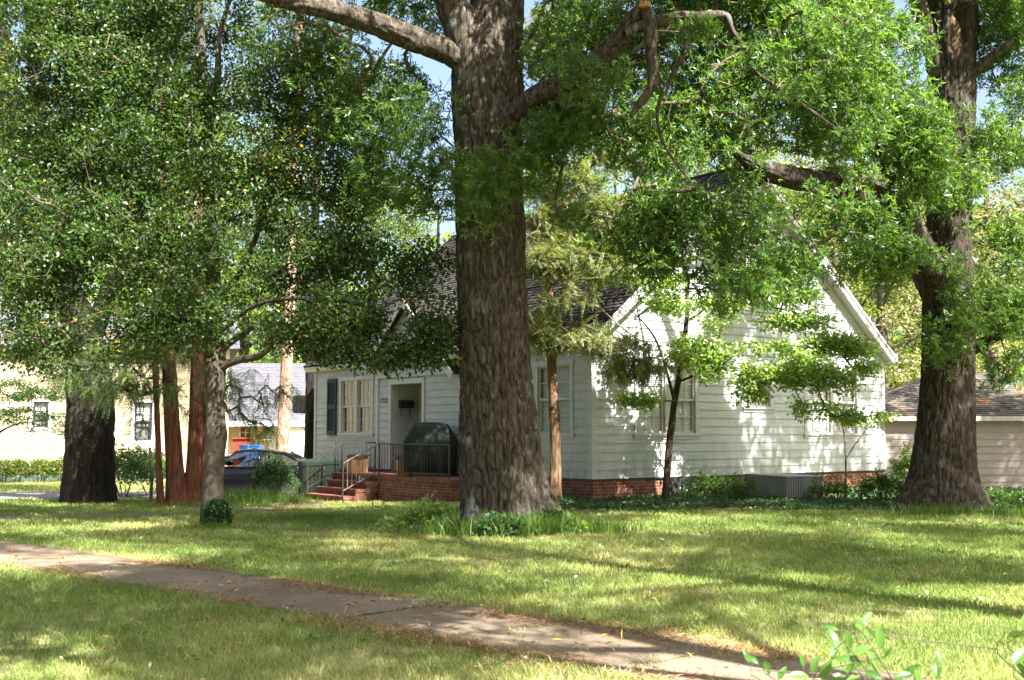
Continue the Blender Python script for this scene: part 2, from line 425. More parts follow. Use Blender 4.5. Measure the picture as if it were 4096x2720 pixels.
M['holly_leaf'] = leafmat('holly_leaf', [(0.0, (0.018, 0.038, 0.008)), (0.5, (0.042, 0.088, 0.017)), (0.93, (0.075, 0.135, 0.027)), (0.975, (0.09, 0.15, 0.03)), (0.984, (0.24, 0.2, 0.02)), (1.0, (0.5, 0.32, 0.025))], trans=0.38, rough=0.45, spec=0.45)
M['oak_leaf'] = leafmat('oak_leaf', [(0, (0.05, 0.105, 0.024)), (0.5, (0.08, 0.155, 0.036)), (1, (0.13, 0.21, 0.05))], trans=0.5, rough=0.36)
M['far_leaf'] = leafmat('spring_leaf', [(0, (0.09, 0.16, 0.022)), (0.5, (0.15, 0.23, 0.036)), (1, (0.24, 0.29, 0.06))], trans=0.5, rough=0.5)
M['far_dark_leaf'] = leafmat('dark_green_leaf', [(0, (0.02, 0.04, 0.012)), (0.5, (0.04, 0.075, 0.02)), (1, (0.075, 0.12, 0.03))], trans=0.35, rough=0.5)
M['pink_leaf'] = leafmat('pinkish_budding_leaf', [(0, (0.26, 0.18, 0.15)), (0.2, (0.34, 0.25, 0.2)), (0.35, (0.24, 0.28, 0.08)), (1, (0.14, 0.22, 0.045))], trans=0.35, rough=0.6, tcol=1.0)
M['conifer'] = leafmat('conifer_needles', [(0, (0.07, 0.095, 0.032)), (0.5, (0.13, 0.16, 0.055)), (1, (0.23, 0.22, 0.075))], trans=0.3, rough=0.5)
M['cedar_leaf'] = leafmat('cedar_fronds', [(0, (0.022, 0.045, 0.014)), (0.5, (0.06, 0.11, 0.03)), (1, (0.17, 0.23, 0.055))], trans=0.45, rough=0.5)
M['dog_leaf'] = leafmat('dogwood_leaf', [(0, (0.13, 0.22, 0.06)), (0.6, (0.19, 0.28, 0.085)), (1, (0.26, 0.34, 0.12))], trans=0.55, rough=0.45)
M['petal'] = leafmat('dogwood_petal', [(0, (0.72, 0.72, 0.6)), (1, (0.82, 0.82, 0.78))], trans=0.35, tcol=0.75, rough=0.6, spec=0.2)
M['ivy'] = leafmat('ivy_leaf', [(0, (0.014, 0.042, 0.012)), (0.6, (0.03, 0.08, 0.022)), (1, (0.07, 0.14, 0.04))], trans=0.25, rough=0.55, spec=0.35)
M['shrub_leaf'] = leafmat('shrub_leaf', [(0, (0.025, 0.06, 0.014)), (0.6, (0.055, 0.12, 0.026)), (1, (0.11, 0.19, 0.045))], trans=0.4, rough=0.4)
M['box_leaf'] = leafmat('boxwood_leaf', [(0, (0.045, 0.075, 0.015)), (0.6, (0.1, 0.14, 0.026)), (1, (0.17, 0.2, 0.045))], trans=0.35, rough=0.5)
M['grass'] = leafmat('grass_blade', [(0, (0.1, 0.17, 0.04)), (0.45, (0.21, 0.275, 0.08)), (0.75, (0.36, 0.38, 0.15)), (0.88, (0.48, 0.44, 0.23)), (1, (0.54, 0.46, 0.29))], trans=0.35, rough=0.6, spec=0.25, tcol=1.25)
M['tall_grass'] = leafmat('tall_grass_blade', [(0, (0.06, 0.13, 0.024)), (0.6, (0.1, 0.19, 0.035)), (1, (0.2, 0.26, 0.06))], trans=0.4, rough=0.45)
M['straw'] = leafmat('pine_straw', [(0, (0.16, 0.08, 0.035)), (0.6, (0.3, 0.17, 0.08)), (1, (0.45, 0.31, 0.16))], trans=0, rough=0.8, spec=0.1)
M['litter'] = leafmat('fallen_leaf', [(0, (0.2, 0.12, 0.055)), (0.5, (0.36, 0.25, 0.13)), (0.9, (0.48, 0.37, 0.23)), (0.93, (0.62, 0.43, 0.04)), (1, (0.7, 0.5, 0.06))], trans=0.2, rough=0.6, tcol=0.8)
M['pale_litter'] = leafmat('fallen_bract', [(0, (0.3, 0.22, 0.16)), (0.5, (0.42, 0.33, 0.26)), (1, (0.52, 0.43, 0.36))], trans=0.2, rough=0.6, tcol=0.7)

def concrete():
    m = mat('brown_aggregate_concrete', [(0.11, 0.08, 0.054), (0.18, 0.135, 0.095), (0.235, 0.18, 0.13)], nscale=1.1, detail=9, rough=0.9, bump=0.25, bscale=60, pos=[0.3, 0.48, 0.68])
    nt = m.node_tree; N = nt.nodes; L = nt.links
    b = N['Principled BSDF']; src = b.inputs['Base Color'].links[0].from_socket
    tc = [n for n in N if n.type == 'TEX_COORD'][0]
    vo = N.new('ShaderNodeTexVoronoi'); vo.inputs['Scale'].default_value = 70
    L.new(tc.outputs['Object'], vo.inputs['Vector'])
    cr = N.new('ShaderNodeValToRGB'); cr.color_ramp.elements[0].color = (0.72, 0.72, 0.72, 1); cr.color_ramp.elements[1].color = (1.2, 1.2, 1.2, 1)
    L.new(vo.outputs['Color'], cr.inputs['Fac'])
    mm = N.new('ShaderNodeMixRGB'); mm.blend_type = 'MULTIPLY'; mm.inputs[0].default_value = 1
    L.new(src, mm.inputs[1]); L.new(cr.outputs[0], mm.inputs[2]); L.new(mm.outputs[0], b.inputs['Base Color'])
    return m
M['concrete'] = concrete()
M['lawn_soil'] = mat('lawn_ground', [(0.12, 0.125, 0.045), (0.19, 0.195, 0.075), (0.29, 0.265, 0.13), (0.3, 0.235, 0.14)], nscale=1.6, detail=10, rough=1, spec=0.05, pos=[0.3, 0.45, 0.6, 0.72])

# ------------------------------------------------------------------ foliage helpers
def unit(a):
    return a / (np.linalg.norm(a, axis=1, keepdims=True) + 1e-9)
def rdir(n):
    return unit(RNG.normal(size=(n, 3)))
def leaf_quads(pos, d, nor, L, W, fold=0.0):
    d = unit(d); side = unit(np.cross(d, nor)); up = unit(np.cross(side, d))
    L = np.asarray(L).reshape(-1, 1); W = np.asarray(W).reshape(-1, 1)
    b = pos; mid = pos + d * L * 0.48 + up * L * 0.05
    l = mid - side * W * 0.5 + up * W * fold; r = mid + side * W * 0.5 + up * W * fold
    t = pos + d * L - up * L * 0.06
    V = np.stack([b, r, t, l], 1).reshape(-1, 3)
    return V
def leaf_obj(name, V, mat_, parent=None, tint=None):
    n = len(V) // 4
    if tint is None: tint = RNG.random(n)
    return mesh_np(name, V, np.arange(4 * n).reshape(n, 4), mat_, parent, {'tint': tint})

def blob_points(blobs, total, clump=0.55, thr=0.42, seed=0, shell=0.35):
    """twig-end points in a list of ellipsoids (x, y, z, rx, ry, rz), thinned into clumps with gaps between"""
    vol = np.array([b[3] * b[4] * b[5] for b in blobs]); vol = vol ** 0.85; vol /= vol.sum()
    out = []
    for b, w in zip(blobs, vol):
        n = int(total * w * 2.6) + 20
        u = rdir(n); rr = (RNG.random((n, 1)) * (1 - shell) + shell) ** 0.5
        out.append(np.array(b[:3]) + u * rr * np.array(b[3:6]))
    P = np.concatenate(out)
    k = fbm(P, clump, 2, seed) + 0.06 * RNG.random(len(P))
    P = P[k > thr]
    if len(P) > total: P = P[RNG.permutation(len(P))[:total]]
    return P

def grow(starts, targets, step=0.5, wob=0.18, sag=0.0, r0=0.0042, rmax=0.09):
    """branches from the limbs to every twig end; returns segments (p0, p1, ra, rb) and the twig directions"""
    starts = np.asarray(starts, float)
    d0 = np.min(np.linalg.norm(targets[:, None, :] - starts[None, ::max(1, len(starts) // 60), :], axis=2), axis=1)
    order = np.argsort(d0)
    cap = len(starts) + len(targets) * 14
    N = np.zeros((cap, 3)); par = np.full(cap, -1, np.int64); n = len(starts); N[:n] = starts
    tipd = np.zeros((len(targets), 3)); tipn = np.zeros(len(targets), np.int64)
    for t in order:
        c = targets[t]
        dd = N[:n] - c
        q = np.einsum('ij,ij->i', dd, dd)
        j = int(np.argmin(q)); dist = math.sqrt(q[j])
        k = int(min(12, max(1, round(dist / step))))
        a = N[j].copy(); prev = j
        off = RNG.normal(size=3) * wob * min(dist, 1.5)
        for i in range(1, k + 1):
            f = i / k
            p = a + (c - a) * f + off * math.sin(math.pi * f) + np.array([0, 0, sag * dist * math.sin(math.pi * f)])
            N[n] = p; par[n] = prev; prev = n; n += 1
        tipd[t] = N[prev] - N[par[prev]]; tipn[t] = prev
    cnt = np.zeros(n); cnt[tipn] = 1
    for i in range(n - 1, len(starts) - 1, -1):
        cnt[par[i]] += cnt[i]
    rad = np.minimum(rmax, r0 * np.maximum(cnt, 1) ** 0.45)
    idx = np.arange(len(starts), n)
    pr = par[idx]
    rb = rad[idx]; ra = np.where(pr < len(starts), rad[idx] * 1.1, np.minimum(rad[pr], rad[idx] * 1.6))
    return (N[pr], N[idx], ra, rb), unit(tipd)

def seg_mesh(name, seg, mat_, parent, sides=4, rmin=0.0):
    p0, p1, ra, rb = seg
    keep = rb >= rmin
    p0, p1, ra, rb = p0[keep], p1[keep], ra[keep], rb[keep]
    d = unit(p1 - p0)
    ref = np.where(np.abs(d[:, 2:3]) < 0.9, np.array([[0, 0, 1.0]]), np.array([[1.0, 0, 0]]))
    a = unit(np.cross(d, ref)); b = np.cross(d, a)
    V = []
    for p, r in ((p0, ra), (p1, rb)):
        for k in range(sides):
            q = 2 * math.pi * k / sides
            V.append(p + r[:, None] * (math.cos(q) * a + math.sin(q) * b))
    V = np.stack(V, 1).reshape(-1, 3)
    n = len(p0); base = (np.arange(n) * 2 * sides)[:, None]
    Fs = []
    for k in range(sides):
        k2 = (k + 1) % sides
        Fs.append(base + np.array([[k, k2, sides + k2, sides + k]]))
    return mesh_np(name, V, np.concatenate(Fs), mat_, parent, smooth_=True)

def resample(path, step):
    """path rows (x, y, z, r) -> smooth rows, Catmull-Rom"""
    P = np.array(path, float); out = []
    for i in range(len(P) - 1):
        p0 = P[max(i - 1, 0)]; p1 = P[i]; p2 = P[i + 1]; p3 = P[min(i + 2, len(P) - 1)]
        n = max(2, int(np.linalg.norm(p2[:3] - p1[:3]) / step))
        for k in range(n):
            t = k / n
            out.append(0.5 * (2 * p1 + (p2 - p0) * t + (2 * p0 - 5 * p1 + 4 * p2 - p3) * t * t + (3 * p1 - p0 - 3 * p2 + p3) * t ** 3))
    out.append(P[-1])
    return np.array(out)

def limb_geo(path, sides, step, ridge=0.02, rfreq=9, zfreq=1.3, lobes=None, lump=0.04, seed=0, hole=None):
    S = resample(path, step)
    n = len(S); C = S[:, :3]; rad = S[:, 3]
    T = np.gradient(C, axis=0); T = unit(T)
    ref = np.array([0.0, 1.0, 0.0]) if abs(T[0, 1]) < 0.9 else np.array([1.0, 0, 0])
    A = np.zeros_like(C); B = np.zeros_like(C); up = ref
    for i in range(n):
        a = up - T[i] * np.dot(up, T[i]); a /= np.linalg.norm(a); A[i] = a; B[i] = np.cross(T[i], a); up = a
    th = np.linspace(0, 2 * math.pi, sides, endpoint=False)
    arc = np.concatenate([[0], np.cumsum(np.linalg.norm(np.diff(C, axis=0), axis=1))])
    TH, AR = np.meshgrid(th, arc); RD = np.repeat(rad[:, None], sides, 1)
    rm = max(0.06, float(np.mean(rad)))
    Q = np.stack([np.cos(TH).ravel() * rm * rfreq, np.sin(TH).ravel() * rm * rfreq, AR.ravel() * zfreq], 1)
    w = fbm(Q * 0.35, 1, 2, seed + 9) - 0.5
    Q2 = Q.copy(); Q2[:, :2] += (w * 2.2)[:, None]
    rg = vn(Q2, 1.0, seed); rg = np.minimum(1, np.abs(2 * rg - 1) * 2.6) * 1.2 - 0.6 + 0.8 * (fbm(Q2, 2.1, 2, seed + 2) - 0.5)
    lm = fbm(np.stack([np.cos(TH).ravel(), np.sin(TH).ravel(), AR.ravel() * 0.9], 1), 1.3, 2, seed + 4) - 0.5
    r = RD + (ridge * rg + lump * 2 * lm * RD.ravel()).reshape(RD.shape)
    if lobes is not None: r = r * lobes(TH, AR)
    if hole is not None: r = r - hole(TH, AR)
    V = C[:, None, :] + r[..., None] * (np.cos(TH)[..., None] * A[:, None, :] + np.sin(TH)[..., None] * B[:, None, :])
    V = V.reshape(-1, 3)
    i = np.arange(n - 1)[:, None] * sides; k = np.arange(sides)[None, :]; k2 = (k + 1) % sides
    Fq = np.stack([i + k, i + k2, i + sides + k2, i + sides + k], 2).reshape(-1, 4)
    return V, Fq, S
def limb(name, path, mat_, parent, sides=16, step=0.06, **kw):
    V, Fq, S = limb_geo(path, sides, step, **kw)
    o = mesh_np(name, V, Fq, mat_, parent, smooth_=True)
    return o, S
def dpath(rows):
    """rows (dx, dy, Y, radius)"""
    return [(*pt(a, b, y), r) for a, b, y, r in rows]
def dblob(rows):
    """rows (dx, dy, Y, rx, ry, rz) in metres"""
    return [(*pt(a, b, y), rx, ry, rz) for a, b, y, rx, ry, rz in rows]

def broad_leaves(C, D, m, rad, L, W, up=0.8, flat=0.6, var=0.3):
    n = len(C)
    c = np.repeat(C, m, 0); ax = np.repeat(D, m, 0)
    o = rdir(n * m) * (RNG.random((n * m, 1)) ** 0.5) * rad; o[:, 2] *= flat
    d = unit(rdir(n * m) + o / rad * 0.8 + ax * 0.3)
    nor = unit(rdir(n * m) + np.array([0, -0.15, up]))
    s = 1 - var + 2 * var * RNG.random(n * m)
    return leaf_quads(c + o, d, nor, L * s, W * s, 0.12)
def rosette_leaves(C, D, k, m, rad, L, W, droop=0.35, var=0.3):
    n = len(C) * k
    c = np.repeat(C, k, 0) + rdir(n) * RNG.random((n, 1)) * rad
    ax = unit(np.repeat(D, k, 0) * 0.7 + rdir(n) * 0.8 + np.array([0, 0, -0.1]))
    ref = rdir(n); a = unit(np.cross(ax, ref)); b = np.cross(ax, a)
    th = (np.arange(m) / m * 2 * math.pi)[None, :] + RNG.random((n, m)) * 0.9
    el = 0.15 + 0.7 * RNG.random((n, m))
    d = np.cos(th)[..., None] * a[:, None] + np.sin(th)[..., None] * b[:, None] + el[..., None] * ax[:, None]
    d[..., 2] -= droop * RNG.random((n, m))
    nor = np.repeat(ax, m, 0) + 0.5 * rdir(n * m)
    s = (1 - var + 2 * var * RNG.random(n * m))
    V = leaf_quads(np.repeat(c, m, 0), d.reshape(-1, 3), nor, L * s, W * s, 0.1)
    t = np.clip(np.repeat(RNG.random(n), m) * 0.6 + RNG.random(n * m) * 0.4, 0, 1)
    return V, t
def spray_leaves(C, D, k, m, length, nl, nw, droop=0.5):
    """feathery flat sprays: a drooping twig with short needles on both sides"""
    n = len(C) * k
    c = np.repeat(C, k, 0)
    d = unit(np.repeat(D, k, 0) * 0.6 + rdir(n) * 0.9 + np.array([0, 0, -droop]))
    ref = unit(rdir(n) * 0.5 + np.array([0, 0, 1.0])); side = unit(np.cross(d, ref)); up = np.cross(side, d)
    f = (np.arange(m) + 0.5) / m
    ln = length * (0.6 + 0.7 * RNG.random((n, 1)))
    pos = c[:, None] + d[:, None] * (ln * f)[..., None]
    pos[..., 2] -= (0.35 * droop * ln * f * f)
    sg = np.where(np.arange(m) % 2 == 0, 1.0, -1.0)[None, :, None]
    dd = d[:, None] * 0.55 + side[:, None] * sg + RNG.normal(size=(n, m, 3)) * 0.15
    dd[..., 2] -= droop * 0.4
    taper = (1.15 - 0.7 * f)[None, :] * np.ones((n, 1))
    nor = np.repeat(up, m, 0) + 0.4 * rdir(n * m)
    V = leaf_quads(pos.reshape(-1, 3), dd.reshape(-1, 3), nor, (nl * taper).ravel(), np.full(n * m, nw), 0)
    t = np.clip(np.repeat(RNG.random(n), m) * 0.7 + RNG.random(n * m) * 0.3, 0, 1)
    return V, t


# ------------------------------------------------------------------ the ground
def grid_mesh(name, xs, ys, zoff, mat_):
    X, Y = np.meshgrid(xs, ys)
    Z = ground_z(X, Y) + zoff
    V = np.stack([X.ravel(), Y.ravel(), Z.ravel()], 1)
    ny, nx = X.shape
    i = np.arange(ny - 1)[:, None] * nx + np.arange(nx - 1)[None, :]
    Fq = np.stack([i, i + 1, i + nx + 1, i + nx], 2).reshape(-1, 4)
    return mesh_np(name, V, Fq, mat_, smooth_=True)
xs = np.concatenate([np.linspace(-500, -40, 12), np.linspace(-38, 38, 153), np.linspace(40, 500, 12)])
ys = np.concatenate([np.linspace(-300, -12, 10), np.linspace(-10, 60, 141), np.linspace(65, 900, 16)])
ground = tag(grid_mesh('ground', xs, ys, 0, M['lawn_soil']), 'mown lawn ground around the white house', kind='structure')

def strip(name, centre, width, zoff, mat_, wob=0.0, n_across=7, thick=0.06, joints=None):
    C0 = resample([(*c, 0, 0) for c in centre], 0.18)[:, :2]
    a0 = np.concatenate([[0], np.cumsum(np.linalg.norm(np.diff(C0, axis=0), axis=1))])
    L_ = joints or a0[-1]; k = 0; V = []; Fq = []; nv = 0; rr = random.Random(5)
    while k * L_ < a0[-1] - 0.05:
        g = 0.003 if joints else 0
        arc = np.linspace(k * L_ + g, min((k + 1) * L_, a0[-1]) - g, 10 if joints else int(a0[-1] / 0.3))
        C = np.stack([np.interp(arc, a0, C0[:, 0]), np.interp(arc, a0, C0[:, 1])], 1)
        T = np.gradient(C, axis=0); T /= np.linalg.norm(T, axis=1, keepdims=True); Nn = np.stack([-T[:, 1], T[:, 0]], 1)
        ww = width + wob * (fbm(np.stack([arc, 0 * arc, 0 * arc], 1), 1.4, 3) - 0.5) * 2
        dz, tl, t2 = (rr.uniform(-0.003, 0.003), rr.uniform(-0.006, 0.006), rr.uniform(-0.003, 0.003)) if joints else (0, 0, 0)
        rows = []
        for f in np.linspace(-0.5, 0.5, n_across):
            p = C + Nn * (f * ww)[:, None]
            rows.append(np.column_stack([p, ground_z(p[:, 0], p[:, 1]) + zoff + dz + tl * f + t2 * (np.linspace(0, 1, len(arc)) - 0.5)]))
        lo = rows[0].copy(); lo[:, 2] -= thick; hi = rows[-1].copy(); hi[:, 2] -= thick
        rows = [lo] + rows + [hi]; n = len(arc)
        for r in range(len(rows) - 1):
            q = np.arange(n - 1); Fq.append(nv + np.stack([r * n + q, r * n + q + 1, (r + 1) * n + q + 1, (r + 1) * n + q], 1))
        V += rows; nv += n * len(rows); k += 1
    return mesh_np(name, np.concatenate(V), np.concatenate(Fq), mat_), C0

WD = np.array([0.7335, -0.6797]); WN = np.array([0.6797, 0.7335])
wpts = [tuple(WN * k + WD * s) for s, k in ((-26, 6.72), (-18, 6.7), (-13, 6.75), (-9, 6.86), (-6.5, 6.83), (-4.7, 6.78), (-3, 6.72), (2, 6.6), (9, 6.5))]
walk, WC = strip('sidewalk', wpts, 1.3, 0.026, M['concrete'], wob=0.1, joints=1.52)
tag(walk, 'brown concrete sidewalk slabs crossing the near lawn', kind='structure')
fpts = [(-18, 15.2), (-12, 19.2), (-9.3, 21.3), (-7.0, 23.6), (-5.6, 26.4), (-5.2, 29), (-5.25, 30.6)]
fwalk, FC = strip('front_path', fpts, 1.05, 0.02, M['concrete'], wob=0.16)
tag(fwalk, 'narrow concrete path leading to the porch steps', kind='structure')
dr, DC = strip('driveway', [(-60, 32.6), (-30, 33.1), (-18, 33.3), (-12, 34.0), (-5.6, 35.0)], 3.4, 0.012, M['asphalt'])
tag(dr, 'grey asphalt driveway beside the yellow house', kind='structure')

def near_strip(P, C, w):
    d = np.full(len(P), 1e9)
    for i in range(0, len(C), 3):
        d = np.minimum(d, np.hypot(P[:, 0] - C[i, 0], P[:, 1] - C[i, 1]))
    return d < w

# ------------------------------------------------------------------ the white house
U = np.array([0.8, 0.6, 0.0]); Vv = np.array([-0.6, 0.8, 0.0]); ZZ = np.array([0, 0, 1.0])
HC = np.array([1.807, 26.0, 0.0])           # front right corner of the house
WID, LEN, ZB, ZE, ZP = 10.85, 13.5, 0.54, 3.84, 8.38
def hp(u, v, z): return HC + U * u + Vv * v + ZZ * z

def siding(mb, O, d, up, n, t0, t1, s0, s1, ex, lip, holes=(), clip=None, joint=3.4, jit=0.0, seed=1, short=None):
    rr = random.Random(seed)
    s = s0; row = 0
    while s < s1 - 1e-4:
        e = min(s + ex, s1)
        cuts = sorted({s, e, *[q for h in holes for q in (h[2], h[3]) if s + 1e-4 < q < e - 1e-4]})
        jo = rr.random() * (short or joint)
        js = []
        q = t0 + jo
        while q < t1:
            js.append(q); q += (short * (0.7 + 0.6 * rr.random()) if short else joint * (0.8 + 0.4 * rr.random()))
        bounds = [t0] + js + [t1]
        for a0, b0 in zip(bounds[:-1], bounds[1:]):
            jj = rr.uniform(-jit, jit); lj = lip * rr.uniform(0.85, 1.15) if jit or short else lip
            for za, zb in zip(cuts[:-1], cuts[1:]):
                zm = (za + zb) / 2
                iv = [(a0, b0)]
                for h in holes:
                    if h[2] <= zm <= h[3]:
                        nv = []
                        for a, b in iv:
                            if h[1] <= a or h[0] >= b: nv.append((a, b))
                            else:
                                if a < h[0]: nv.append((a, h[0]))
                                if b > h[1]: nv.append((h[1], b))
                        iv = nv
                for a, b in iv:
                    aa, ab, ba, bb = a, a, b, b
                    if clip:
                        ca, cb_ = clip(za), clip(zb)
                        aa, ba = max(a, ca[0]), min(b, ca[1]); ab, bb = max(a, cb_[0]), min(b, cb_[1])
                        if ba <= aa: continue
                        if bb < ab: ab = bb = min(max((ab + bb) / 2, aa), ba)
                    g = 0.0025
                    oa = lj * (1 - (za - s) / ex) + jj + 0.002; ob = lj * (1 - (zb - s) / ex) + jj + 0.002
                    f = lambda t, z, o: O + d * t + up * z + n * o
                    mb.quad(f(aa + g, za, oa), f(ba - g, za, oa), f(bb - g, zb, ob), f(ab + g, zb, ob))
                    if za == s:
                        mb.quad(f(aa + g, za, -0.004), f(ba - g, za, -0.004), f(ba - g, za, oa), f(aa + g, za, oa))
        s = e; row += 1

house = thing('white_house', 'white clapboard house with steep gable, brick base and brick porch', 'house', tuple(hp(0, 0, 0)))
def hb(mb, name, m_, parent=house, **k):
    o = mb.build(name, m_, None, **k)
    o.parent = parent
    base = parent
    loc = Vector((0, 0, 0))
    while base is not None:
        loc += Vector(base.location); base = base.parent
    o.matrix_parent_inverse = Matrix.Identity(4)
    o.data.transform(Matrix.Translation(-loc))
    return o

W_GABLE = [(1.36, 3.32, 1.58, 3.15, 2, 3), (5.1, 6.05, 2.25, 3.1, 1, 2), (7.45, 9.62, 1.58, 3.2, 2, 3), (4.35, 6.15, 4.75, 5.95, 2, 2)]
W_FRONT = [(0.72, 1.98, 1.58, 3.15, 1, 2), (9.86, 11.75, 1.58, 3.15, 2, 3)]
def hole(w): return (w[0], w[1], w[2], w[3])
SLOPE = (ZP - ZE) / (WID / 2)
# gable wall (faces the right and the camera): direction U, outward -V
mb = MB()
siding(mb, hp(0, 0, 0), U, ZZ, -Vv, 0.06, WID - 0.06, ZB, ZE, 0.2, 0.02, [hole(w) for w in W_GABLE], seed=4)
nz = ZE + 0
siding(mb, hp(0, 0, 0), U, ZZ, -Vv, 0, WID, ZE, ZP - 0.02, 0.2, 0.02, [hole(w) for w in W_GABLE],
       clip=lambda z: ((z - ZE) / SLOPE, WID - (z - ZE) / SLOPE), seed=5)
hb(mb, 'gable_wall', M['paint'])
# front wall (faces the left and the camera): direction V, outward -U
ENT = (7.1, 8.72, ZB - 0.2, 2.95)
GP, GZ, GS = 7.75, 5.25, 0.86              # entry gable: peak v, peak z, slope
mb = MB()
siding(mb, hp(0, 0, 0), Vv, ZZ, -U, 0.06, LEN, ZB, ZE, 0.2, 0.02, [hole(w) for w in W_FRONT] + [ENT], seed=6)
hb(mb, 'front_wall', M['paint'])
mb = MB()
siding(mb, hp(-0.06, 0, 0), Vv, ZZ, -U, 5.3, 10.2, ZE - 0.7, GZ, 0.2, 0.02, [(7.0, 8.82, 0, 3.0)],
       clip=lambda z: (GP - (GZ - z) / GS, min(GP + (GZ - z) / GS, 9.5)), seed=8)
hb(mb, 'entry_gable', M['paint'])
mb = MB()                                    # end walls that only another position would see
siding(mb, hp(0, LEN, 0), U, ZZ, Vv, 0, WID, ZB, ZE, 0.2, 0.02, seed=9)
siding(mb, hp(0, LEN, 0), U, ZZ, Vv, 0, WID, ZE, ZP - 0.02, 0.2, 0.02, clip=lambda z: ((z - ZE) / SLOPE, WID - (z - ZE) / SLOPE), seed=10)
siding(mb, hp(WID, 0, 0), Vv, ZZ, U, 0, LEN, ZB, ZE, 0.2, 0.02, seed=11)
hb(mb, 'rear_wall', M['paint'])
# brick base
mb = MB()
mb.obox(hp(0.03, 0.03, -0.6), U * (WID - 0.06), Vv * (LEN - 0.06), ZZ * (ZB + 0.6 - 0.012))
fo = hb(mb, 'brick_base', M['brick'])
mb = MB()                                    # dark drip line and crawl space hatch
mb.obox(hp(-0.012, -0.012, ZB - 0.03), U * (WID + 0.024), Vv * 0.03, ZZ * 0.028)
hb(mb, 'sill_strip', M['acdark'])
mb = MB()
mb.obox(hp(2.35, -0.02, 0.02), U * 0.85, -Vv * 0.03, ZZ * 0.48)
for k in range(5): mb.obox(hp(2.42 + k * 0.16, -0.05, 0.06), U * 0.06, -Vv * 0.02, ZZ * 0.4)
hb(mb, 'crawl_hatch', M['acdark'])
# corner boards, frieze boards, trim
mb = MB(); mb.obox(hp(-0.035, -0.035, ZB), U * 0.13, Vv * 0.035 * 0.98, ZZ * (ZE - ZB)); hb(mb, 'corner_board', M['trim'])
mb = MB(); mb.obox(hp(-0.036, -0.001, ZB), Vv * 0.12, U * 0.034, ZZ * (ZE - ZB)); hb(mb, 'corner_board', M['trim'])
mb = MB(); mb.obox(hp(WID - 0.1, -0.036, ZB), U * 0.13, Vv * 0.035, ZZ * (ZE - ZB)); hb(mb, 'corner_board', M['trim'])
mb = MB(); mb.obox(hp(-0.036, LEN - 0.12, ZB), Vv * 0.12, U * 0.035, ZZ * (ZE - ZB)); hb(mb, 'corner_board', M['trim'])
mb = MB(); mb.obox(hp(-0.05, 9.46, ZB), Vv * 0.13, U * 0.05, ZZ * (ZE - ZB - 0.25)); hb(mb, 'trim_board', M['trim'])
mb = MB(); mb.obox(hp(-0.05, 8.74, ZB), Vv * 0.12, U * 0.05, ZZ * (2.95 - ZB)); hb(mb, 'entry_casing', M['trim'])
mb = MB(); mb.obox(hp(-0.05, 6.97, ZB), Vv * 0.12, U * 0.05, ZZ * (2.95 - ZB)); hb(mb, 'entry_casing', M['trim'])
mb = MB(); mb.obox(hp(-0.052, 6.97, 2.955), Vv * 1.89, U * 0.05, ZZ * 0.14); hb(mb, 'entry_header', M['trim'])
mb = MB(); mb.obox(hp(-0.03, 0.13, ZE - 0.2), Vv * (5.1), U * 0.028, ZZ * 0.2); hb(mb, 'frieze_board', M['trim'])
mb = MB(); mb.obox(hp(-0.03, 9.62, ZE - 0.2), Vv * (LEN - 9.75), U * 0.028, ZZ * 0.2); hb(mb, 'frieze_board', M['trim'])
# recessed entry: jambs of vertical boards, ceiling, back wall with the front door
mb = MB()
for k in range(9): mb.obox(hp(0.0 + k * 0.1, 8.72, ZB - 0.1), U * 0.096, Vv * (0.03 + 0.004 * (k % 2)), ZZ * 2.55)
mb.obox(hp(0.0, 7.07, ZB - 0.1), U * 0.9, Vv * 0.03, ZZ * 2.55)
mb.obox(hp(0.0, 7.07, 2.955), U * 0.9, Vv * 1.7, ZZ * 0.03)
mb.obox(hp(0.9, 7.07, ZB - 0.1), U * 0.05, Vv * 1.7, ZZ * 2.55)
mb.obox(hp(0.86, 8.5, ZB - 0.1), U * 0.04, Vv * 0.2, ZZ * 2.5)
mb.obox(hp(0.86, 7.12, ZB - 0.1), U * 0.04, Vv * 0.2, ZZ * 2.5)
hb(mb, 'entry_recess', M['paint'])
mb = MB()
mb.obox(hp(0.87, 7.36, ZB - 0.08), U * 0.03, Vv * 1.1, ZZ * 2.2)
for z in (0.75, 1.7): mb.obox(hp(0.855, 7.5, z), U * 0.014, Vv * 0.8, ZZ * 0.7)
dd = hb(mb, 'door', M['shutter'])
mb = MB(); mb.lathe([(0.0, -0.03), (0.03, -0.02), (0.035, 0), (0.03, 0.02), (0, 0.03)], 10, hp(0.83, 7.46, 1.4)); hb(mb, 'handle', M['chrome'], house)

